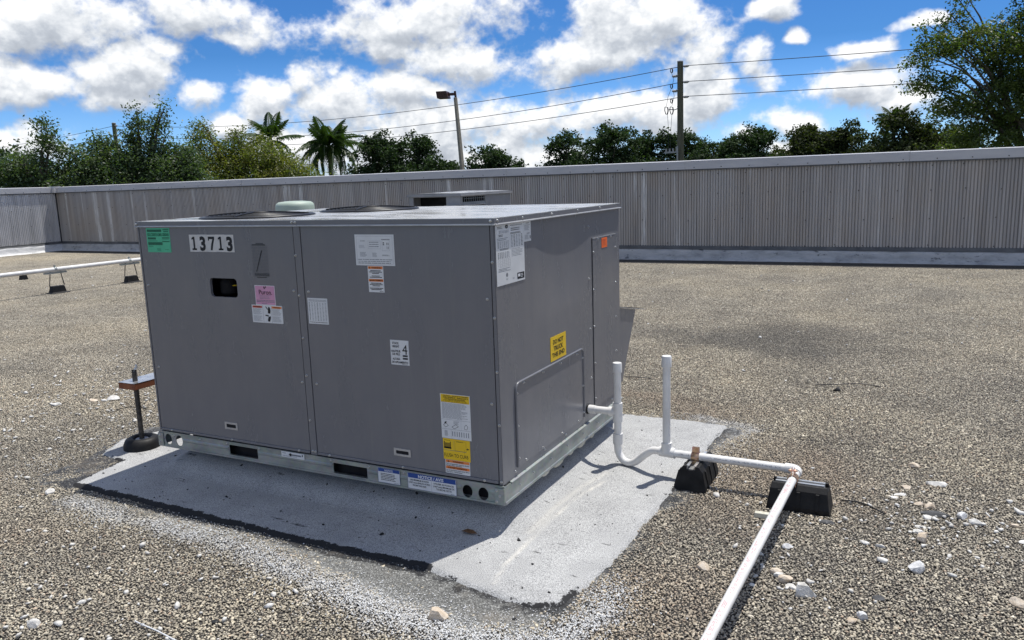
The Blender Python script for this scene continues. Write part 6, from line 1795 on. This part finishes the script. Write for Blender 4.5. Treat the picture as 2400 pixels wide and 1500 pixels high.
G_DARK = [(0.030, 0.048, 0.026), (0.042, 0.060, 0.032), (0.055, 0.072, 0.040), (0.036, 0.052, 0.034)]
G_OLIVE = [(0.060, 0.078, 0.028), (0.080, 0.092, 0.034), (0.050, 0.068, 0.024), (0.095, 0.098, 0.038)]
G_FAR = [(0.034, 0.052, 0.022), (0.026, 0.042, 0.018), (0.045, 0.064, 0.026)]
G_OAK = [(0.045, 0.062, 0.026), (0.060, 0.078, 0.032), (0.080, 0.094, 0.038), (0.035, 0.050, 0.022)]

# near left: a dark tree of upright shoots, then a rounder olive one
GL = 'trees close behind the left corner of the roof'
tree('broadleaf_tree', 'dark grey-green tree at the far left with one tall ragged shoot', GL, (-22.0, 12.4, GZ),
     [(-23.2, 12.0, 1.15, 1.3, 1.2, 1.15), (-21.7, 12.8, 1.0, 1.3, 1.2, 1.3), (-21.5, 12.5, 2.3, 0.50, 0.5, 0.85), (-21.3, 12.4, 2.95, 0.17, 0.2, 0.5), (-22.3, 12.2, 2.0, 0.6, 0.5, 0.6), (-21.0, 13.2, 1.6, 0.9, 0.8, 0.8), (-22.6, 12.4, 1.7, 0.8, 0.6, 0.8), (-20.9, 13.3, 2.2, 0.6, 0.6, 0.6), (-24.6, 11.6, 1.3, 1.2, 1.0, 1.1)],
     1000, 40, 0.088, 0.55, 0.17, 'leaf_dark', G_DARK, 21, 0.16, 16)
tree('broadleaf_tree', 'dark grey-green tree with several upright shoots left of the olive tree', GL, (-19.9, 14.2, GZ),
     [(-20.4, 14.0, 1.1, 1.3, 1.2, 1.3), (-19.3, 14.8, 1.15, 1.3, 1.2, 1.3), (-20.7, 13.9, 2.25, 0.34, 0.4, 0.85), (-19.95, 14.3, 2.55, 0.36, 0.4, 1.0), (-19.35, 14.6, 2.65, 0.34, 0.4, 1.0), (-19.85, 14.3, 3.45, 0.13, 0.15, 0.42), (-19.2, 14.7, 3.55, 0.13, 0.15, 0.45), (-20.2, 14.1, 2.0, 0.9, 0.7, 0.5), (-20.9, 13.6, 1.9, 0.5, 0.5, 0.7), (-18.9, 15.0, 2.0, 0.7, 0.7, 0.8), (-20.95, 13.7, 2.75, 0.12, 0.15, 0.35)],
     1250, 40, 0.088, 0.55, 0.16, 'leaf_dark', G_DARK, 22, 0.16, 18)
tree('broadleaf_tree', 'broad rounded olive-green tree between the dark shoots and the palms', GL, (-19.3, 18.0, GZ),
     [(-20.6, 17.2, 1.3, 1.5, 1.4, 1.5), (-19.2, 18.1, 1.1, 1.6, 1.5, 1.5), (-17.9, 18.8, 0.8, 1.5, 1.4, 1.3), (-20.5, 17.4, 2.55, 0.8, 0.7, 0.7), (-20.65, 17.4, 3.15, 0.28, 0.3, 0.40), (-19.6, 17.9, 2.35, 0.8, 0.7, 0.55), (-16.9, 19.2, 0.4, 1.1, 1.0, 1.0), (-19.2, 18.2, 2.3, 1.2, 1.0, 0.75), (-18.2, 18.6, 1.8, 1.0, 0.9, 0.7), (-19.4, 18.0, 2.95, 0.4, 0.4, 0.3)],
     1700, 42, 0.085, 0.52, 0.18, 'leaf_olive', G_OLIVE, 23, 0.18, 18)
tree('broadleaf_tree', 'low dark green tree in the distance at the extreme left edge', 'dark trees along the horizon', (-48.5, 27.5, GZ),
     [(-49.0, 27.3, 2.4, 2.6, 2.2, 2.2), (-46.5, 28.6, 1.6, 2.0, 2.0, 1.7), (-51.5, 26.0, 2.4, 2.4, 2.0, 2.2)], 420, 18, 0.26, 0.6, 0.34, 'leaf_far', G_FAR, 24, 0.25, 10, False)

# distant row
GF = 'dark trees along the horizon'
FAR = [(-35.32, 47.98, 5.0, 2.0, 'dark tree just right of the palms, behind the road lamp', 0), (-34.1, 50.74, 4.9, 1.45, 'narrow dark tree second to the right of the palms', 0), (-29.04, 46.29, 3.25, 1.6, 'low bright-edged tree left of the leaning lamp post', 0),
       (-27.1, 49.64, 3.85, 1.85, 'flat-topped dark tree right behind the leaning lamp post', 0), (-27.6, 55.91, 2.35, 0.95, 'tiny dark bush in the gap right of the lamp post', 0),
       (-24.41, 58.18, 4.95, 1.6, 'dark tree at the left start of the long row right of the gap', 0), (-20.09, 55.84, 4.9, 2.15, 'wide dark tree, the third in the row right of the gap', 0),
       (-17.82, 60.4, 4.7, 2.1, 'dark tree left of the thick utility pole', 0), (-15.35, 62.77, 4.5, 1.95, 'dark tree directly behind the thick utility pole', 0), (-13.3, 65.84, 4.4, 2.1, 'dark tree just right of the thick utility pole', 0),
       (-10.38, 60.76, 4.45, 1.8, 'dark clipped-looking tree midway between pole and right tree', 0), (-7.29, 64.74, 4.9, 2.7, 'broad brownish-green tree in the right half of the row', 1), (-3.86, 64.24, 4.95, 2.0, 'tallest brownish-green tree in the right half of the row', 1),
       (-1.6, 69.47, 4.3, 2.1, 'dark tree partly hidden left of the light olive tree', 0), (0.14, 52.54, 4.6, 2.0, 'light olive tree with spiky top left of the tall right tree', 1), (2.36, 58.02, 3.6, 2.0, 'low tree seen under the tall right tree', 1)]
for i, (x, y, top, r_, lab, kind) in enumerate(FAR):
    g = np.random.default_rng(100 + i); r_ *= 1.22; top += g.uniform(-0.25, 0.35)
    ell = []
    hh = top + 1.2
    ell.append((x, y, top - hh * 0.62, r_ * 1.15, r_ * 0.95, hh * 0.36)); ell.append((x, y, top - hh * 0.66, r_ * 1.9, r_ * 0.9, hh * 0.30))
    for k in range(11):
        a_ = g.uniform(0, 2 * math.pi); q = g.uniform(0.15, 0.95) * r_
        s_ = r_ * g.uniform(0.20, 0.48)
        zt = top - (q / r_) ** 2 * g.uniform(0.5, 1.5) * r_ * 0.8 - s_ * 0.8 - g.uniform(0, 0.5)
        ell.append((x + q * math.cos(a_), y + q * math.sin(a_), zt, s_ * g.uniform(0.9, 1.4), s_, s_ * g.uniform(0.6, 0.95)))
    ell.append((x + g.uniform(-0.4, 0.4) * r_, y, top - r_ * 0.25, r_ * 0.30, r_ * 0.30, r_ * 0.26))
    ncl = int(300 + 120 * r_ * r_)
    tree('broadleaf_tree', lab, GF, (x, y, GZ), ell, ncl, 20, 0.21, 0.65, 0.20, 'leaf_far_olive' if kind else 'leaf_far', G_FAR, 200 + i, 0.2, 8, False, shell=0.75)

# the tall oak on the right
tree('oak_tree', 'tall leafy oak with visible branches filling the right edge of the view', 'trees beyond the long parapet wall', (3.6, 29.3, GZ),
     [(2.9, 28.4, 5.0, 1.2, 1.1, 0.8), (1.55, 27.2, 4.95, 0.75, 0.6, 0.45), (1.0, 26.8, 4.45, 0.5, 0.45, 0.35), (1.5, 27.4, 3.85, 0.9, 0.8, 0.4), (1.95, 28.0, 5.75, 0.5, 0.5, 0.5), (2.3, 28.3, 6.5, 0.45, 0.45, 0.35), (2.1, 27.9, 3.1, 0.8, 0.8, 0.45), (3.6, 28.9, 3.2, 1.4, 1.3, 0.9), (4.9, 30.0, 5.6, 1.6, 1.5, 1.2), (4.1, 29.6, 7.2, 1.1, 1.1, 0.6), (5.4, 30.2, 3.6, 1.8, 1.6, 1.5), (3.1, 28.9, 1.9, 1.4, 1.2, 0.9), (4.2, 29.2, 4.2, 1.4, 1.2, 0.9), (6.4, 30.6, 6.2, 1.7, 1.6, 1.5), (1.2, 27.2, 5.5, 0.28, 0.3, 0.25)],
     2050, 36, 0.105, 0.52, 0.155, 'leaf_oak', G_OAK, 31, 0.12, 26, True, (4.6, 29.7, 0.9))

# palms
def frond_mesh(seed, L, droop, nl=30):
    g = np.random.default_rng(seed)
    t = np.linspace(0, 1, nl)
    ax_ = np.stack([L * (t - 0.14 * droop * t ** 2), np.zeros(nl), L * (0.30 * t - droop * t ** 2.1)], -1)
    V, F = [], []
    for i in range(nl - 1):
        w = 0.022 * (1 - t[i]) + 0.006
        b_ = len(V)
        V += [ax_[i] + (0, w, 0), ax_[i] - (0, w, 0), ax_[i + 1] - (0, w * 0.9, 0), ax_[i + 1] + (0, w * 0.9, 0)]
        F.append((b_, b_ + 1, b_ + 2, b_ + 3))
    for i in range(4, nl):
        ll = L * 0.30 * math.sin(math.pi * (0.18 + 0.78 * t[i])) * g.uniform(0.85, 1.1)
        for sd in (-1, 1):
            tip = ax_[i] + np.array([ll * 0.50, sd * ll * 0.72, -ll * g.uniform(0.30, 0.75)])
            mid = ax_[i] + np.array([ll * 0.28, sd * ll * 0.44, -ll * 0.05])
            w = np.array([0.028, 0, 0])
            b_ = len(V)
            V += [ax_[i] - w * 0.5, mid - w, tip, mid + w]
            F.append((b_, b_ + 1, b_ + 2, b_ + 3))
    V = np.array(V)
    tint = np.tile(np.array([[0.045, 0.068, 0.028]]), (len(V), 1)) * g.uniform(0.8, 1.2, (len(V), 1))
    return np_mesh('frond', V, np.array(F), ['frond'], tint, 1)
FR = [frond_mesh(s_, 1.0, dr) for s_, dr in ((1, 0.35), (2, 0.75), (3, 1.15), (4, 0.55))]
def palm(x, y, zc, L, label, seed, n=22, lean=0.0, up=0.0):
    g = random.Random(seed)
    t = thing('palm_tree', (x, y, GZ), label, 'palm tree', 'palm trees beyond the roof')
    mb = MB()
    pts = [(x - lean, y, GZ), (x - lean * 0.5, y, (GZ + zc) / 2), (x, y, zc)]
    mb.tube(pts, [0.20, 0.14, 0.11], 'palmbark', 12)
    mb.build('trunk', t)
    mb = MB(); mb.lathe([(0.10, -0.75), (0.14, -0.6), (0.13, -0.2), (0.07, 0.1), (0.02, 0.3)], (x, y, zc), 'lawn', 12); mb.build('crown_shaft', t)
    for i in range(n):
        q = i / n
        o = bpy.data.objects.new('frond', FR[(0, 3, 1, 2)[min(3, int(q * 4))] if g.random() < 0.8 else g.randrange(4)])
        o.location = (x, y, zc)
        s_ = L * g.uniform(0.85, 1.1)
        o.scale = (s_, s_ * g.uniform(0.9, 1.1), s_)
        o.rotation_euler = (g.uniform(-0.35, 0.35), -(1.05 - 1.75 * q + g.uniform(-0.15, 0.15)) + up, i * 2.39996 + g.uniform(-0.2, 0.2))
        link(o, t)
palm(-35.5, 36.4, 4.2, 2.05, 'windswept palm with a drooping side frond rising behind the olive tree', 3, 17)
palm(-30.84, 36.33, 3.55, 2.0, 'full shaggy palm standing clear to the right of the olive tree', 4, 42)
palm(-0.4, 53.0, 4.0, 1.3, 'small palm top poking out beside the tall right tree', 6, 14)

# ================================================================== LOOSE STONES AND LITTER
def rock(name, x, y, L, w, h, mat, label, cat, seed, ang=0.0, group=None, sink=0.25):
    g = np.random.default_rng(seed)
    bm = bmesh.new()
    bmesh.ops.create_icosphere(bm, subdivisions=2, radius=1.0)
    # chip flat faces off the ball
    planes = []
    for _ in range(7):
        n = g.normal(0, 1, 3); n /= np.linalg.norm(n); planes.append((n, g.uniform(0.45, 0.75)))
    for v in bm.verts:
        p = np.array(v.co)
        for n, d in planes:
            e = p @ n - d
            if e > 0:
                p = p - n * e
        p += g.normal(0, 0.012, 3)
        v.co = p
    me = bpy.data.meshes.new(name)
    c_, s_ = math.cos(ang), math.sin(ang)
    for v in bm.verts:
        a_, b_, z = v.co.x * L / 2 / 0.78, v.co.y * w / 2 / 0.78, v.co.z * h / 2 / 0.72
        v.co = (a_ * c_ - b_ * s_, a_ * s_ + b_ * c_, z)
    bm.to_mesh(me); bm.free()
    me.materials.append(MAT[mat])
    o = bpy.data.objects.new(name, me)
    o.location = (x, y, ZR - 0.004 + h * (0.5 - sink))
    C.objects.link(o)
    return tag(o, label, cat, group)

GR = 'loose stones lying on the gravel'
ROCKS = [
 (0.072, -0.588, 0.058, 0.050, 0.042, 'cream_rock', 'cream rounded rock on the grey primed margin at the front', 0.5),
 (1.059, -0.003, 0.074, 0.055, 0.045, 'white_rock', 'largest white rock in the cluster right of the long pipe', 0.3),
 (1.367, 0.301, 0.052, 0.040, 0.040, 'grey_rock', 'pale blue-grey pointed stone alone on open gravel at right', 0.9),
 (1.385, 0.548, 0.056, 0.046, 0.040, 'cream_rock', 'chunky cream stone at the bottom of the scattered white line', 0.2),
 (1.440, 1.132, 0.085, 0.042, 0.022, 'white_rock', 'long flat white flake above the dark slate chip', 0.1),
 (1.359, 1.325, 0.052, 0.034, 0.022, 'cream_rock', 'flat cream stone farthest up the right side', 0.0),
 (0.733, 0.044, 0.044, 0.038, 0.026, 'cream_rock', 'tan flat stone left of the long pipe near its middle', 0.6),
 (1.648, 0.184, 0.048, 0.038, 0.036, 'cream_rock', 'cream angular stone at the lower right edge', -0.5),
 (0.955, 0.103, 0.036, 0.026, 0.022, 'cream_rock', 'tan stone nearest the long pipe in the right cluster', 0.4),
 (0.992, 0.062, 0.050, 0.038, 0.030, 'cream_rock', 'tan and white stone touching the largest white rock', -0.3),
 (0.968, 0.086, 0.030, 0.022, 0.018, 'white_rock', 'small white stone in the middle of the pipe-side cluster', 0.8),
 (1.015, 0.022, 0.036, 0.024, 0.018, 'white_rock', 'small white stone tucked below the pipe-side cluster', -0.4),
 (-2.077, -0.414, 0.046, 0.034, 0.026, 'white_rock', 'white rock just in front of the left membrane corner', 0.3),
 (-3.272, 0.780, 0.085, 0.060, 0.030, 'white_rock', 'big flat bright stone on the gravel behind the foil board', 0.0),
 (-3.36, 0.70, 0.055, 0.040, 0.022, 'cream_rock', 'cream flake beside the big flat bright stone', 0.4),
 (-3.50, 0.55, 0.065, 0.040, 0.020, 'white_rock', 'white flake left of and below the flat bright stone', 0.2),
 (-1.059, -1.132, 0.036, 0.028, 0.026, 'white_rock', 'white lump in the bottom left corner of the view', 0.2),
 (-1.05, -0.98, 0.024, 0.018, 0.016, 'white_rock', 'small white stone above the bottom left lump', 0.9),
 (-1.344, -0.305, 0.020, 0.012, 0.012, 'white_rock', 'small white chip lying in the black strip by the membrane', 0.4),
 (1.518, 0.807, 0.042, 0.034, 0.028, 'grey_rock', 'pale grey stone left of the longer white one at right', 0.3),
 (1.567, 0.771, 0.050, 0.030, 0.022, 'white_rock', 'longer white stone, second from the right edge group', -0.5),
 (1.411, 0.869, 0.040, 0.028, 0.024, 'cream_rock', 'cream stone resting against the dark slate chip', 0.2),
 (1.375, 0.885, 0.034, 0.022, 0.018, 'cream_rock', 'small cream stone at the left of the dark slate chip', 0.0),
 (1.385, 0.66, 0.046, 0.020, 0.012, 'white_rock', 'thin white sliver below the dark slate chip', 0.1),
 (1.383, 0.605, 0.050, 0.026, 0.018, 'white_rock', 'white wedge above the chunky cream stone', -0.3),
 (1.400, 0.755, 0.036, 0.026, 0.016, 'white_rock', 'white chip directly under the dark slate chip', 0.5),
 (1.310, 0.955, 0.044, 0.020, 0.014, 'white_rock', 'thin white stone left of the slate chip', 0.3),
 (1.283, 0.92, 0.030, 0.020, 0.012, 'white_rock', 'white flake lowest left of the slate chip', 0.1),
 (1.204, 0.445, 0.032, 0.018, 0.014, 'white_rock', 'white stone, left of a pair on open gravel', -0.2),
 (1.258, 0.437, 0.034, 0.014, 0.014, 'white_rock', 'white stick-like stone, right of a pair on open gravel', -0.1),
 (0.965, 0.311, 0.034, 0.024, 0.018, 'grey_rock', 'pinkish grey stone under the shadow side of the long pipe', 0.6),
 (1.229, -0.076, 0.034, 0.026, 0.024, 'grey_rock', 'rounded grey stone near the bottom right', 0.2),
 (1.205, -0.105, 0.032, 0.022, 0.014, 'cream_rock', 'cream chip beside the rounded grey stone', 0.8),
 (1.69, 0.80, 0.030, 0.026, 0.020, 'cream_rock', 'cream stone near the right edge, left of the flat pair', 0.2),
 (1.80, 0.80, 0.060, 0.030, 0.016, 'white_rock', 'flat white stone on the right edge', 0.1),
 (1.705, 0.66, 0.030, 0.020, 0.016, 'white_rock', 'square white chip below the right edge group', 0.3),
 (1.325, 1.05, 0.036, 0.024, 0.014, 'cream_rock', 'cream flake between the flat flake and the pipe block', 0.4),
 (1.075, 0.77, 0.024, 0.020, 0.018, 'cream_rock', 'pinkish stone behind the right rubber pipe support', 0.4),
]
for i, (x, y, L, w, h, mat, lab, a_) in enumerate(ROCKS):
    rock('loose_stone', x, y, L, w, h, mat, lab, 'stone', 300 + i, a_, GR)
rock('slate_chip', 1.432, 0.800, 0.085, 0.035, 0.014, 'slate', 'long dark slate chip among the white stones at right', 'stone', 401, 0.1, 'dark flat chips on the gravel', 0.0)
rock('slate_chip', 1.071, 0.570, 0.055, 0.030, 0.010, 'slate', 'dark slate chip below the right rubber pipe support', 'stone', 402, 0.0, 'dark flat chips on the gravel', 0.0)
rock('slate_chip', 1.27, 0.06, 0.036, 0.022, 0.010, 'slate', 'dark slate chip low on the open gravel at right', 'stone', 403, 0.3, 'dark flat chips on the gravel', 0.0)
for i, (x, y, s_, lab) in enumerate(((-0.545, -0.885, 0.022, 'black tar lump on the gravel in the lower left'), (0.46, -0.33, 0.022, 'black tar lump right of the membrane front corner'), (0.29, -0.50, 0.018, 'black tar lump on the dark margin below the membrane corner'),
                                     (-0.42, -0.20, 0.020, 'black tar lump on the shaded membrane'), (-1.02, -0.42, 0.016, 'black tar lump on the grey margin in front'), (0.93, 2.53, 0.05, 'flat black scrap on gravel far behind the pipe run'))):
    rock('tar_lump', x, y, s_, s_ * 0.75, s_ * 0.55, 'tarlump', lab, 'tar lump', 420 + i, 0.7 * i, 'black tar lumps')
for o in C.objects:
    if o.name.startswith('tar_lump') and abs(o.location.x + 0.42) < 0.01:
        o.location.z += 0.014
# cream stick of stone beside the pipe
mb = MB(); mb.obox((0.842, 0.527, ZR + 0.009), (0.030, 0.0008, 0.0), (-0.0003, 0.012, 0.0), (0, 0, 0.010), 'foam')
tag(mb.build('foam_offcut', bevel=0.002), 'pale yellow block of foam beside the long white pipe', 'offcut')
# fallen leaf on the membrane
mb = MB()
vs = [(-0.034, 0.0, 0.001), (-0.012, 0.011, 0.010), (0.012, 0.010, 0.009), (0.034, 0.002, 0.002), (0.012, -0.011, 0.004), (-0.012, -0.010, 0.006), (0.0, 0.0, 0.0)]
mb.add([(x - 0.117, y - 0.067, z + float(memb_h(np.array([-0.117]), np.array([-0.067]))[0]) + 0.004) for x, y, z in vs], [(0, 1, 6), (1, 2, 6), (2, 3, 6), (3, 4, 6), (4, 5, 6), (5, 0, 6)], 'deadleaf', True)
o = mb.build('fallen_leaf'); tag(o, 'curled brown leaf on the shaded part of the membrane', 'leaf')
sm = o.modifiers.new('skin', 'SOLIDIFY'); sm.thickness = 0.0008
# white nylon tie
mb = MB(); mb.tube([(-0.775, -0.992, ZR + 0.006), (-0.745, -0.996, ZR + 0.006)], 0.0022, 'nylon', 6)
mb.tube([(-0.735, -0.998, ZR + 0.007), (-0.66, -1.004, ZR + 0.008), (-0.56, -1.016, ZR + 0.006)], 0.0024, 'nylon', 6)
mb.tube([(-0.738, -0.997, ZR + 0.005), (-0.728, -0.9985, ZR + 0.009)], 0.0040, 'nylon', 6)
mb.build('plastic_tie'); tag(bpy.data.objects['plastic_tie'], 'thin white plastic tie lying on gravel at the bottom edge', 'plastic tie')
# scraps of black wire and twigs
for i, (pts, lab) in enumerate((([(-0.36, 2.40, ZR + 0.006), (-0.28, 2.39, ZR + 0.014), (-0.19, 2.42, ZR + 0.006)], 'bent black wire on the gravel behind the short capped riser'),
                                ([(0.80, 2.60, ZR + 0.006), (0.95, 2.63, ZR + 0.016), (1.06, 2.70, ZR + 0.010), (1.16, 2.68, ZR + 0.005)], 'wavy black wire on the open gravel at right'),
                                ([(-3.0, 0.60, ZR + 0.006), (-2.95, 0.66, ZR + 0.012), (-2.85, 0.70, ZR + 0.006)], 'short black wire on the gravel left of the threaded pipe'),
                                ([(1.10, 0.80, ZR + 0.006), (1.18, 0.78, ZR + 0.012), (1.26, 0.72, ZR + 0.006)], 'thin dark twig right of the right rubber pipe support'))):
    mb = MB(); mb.tube(bez(pts, 16), 0.0028, 'wire', 6)
    tag(mb.build('wire_scrap'), lab, 'wire', 'scraps of dark wire')
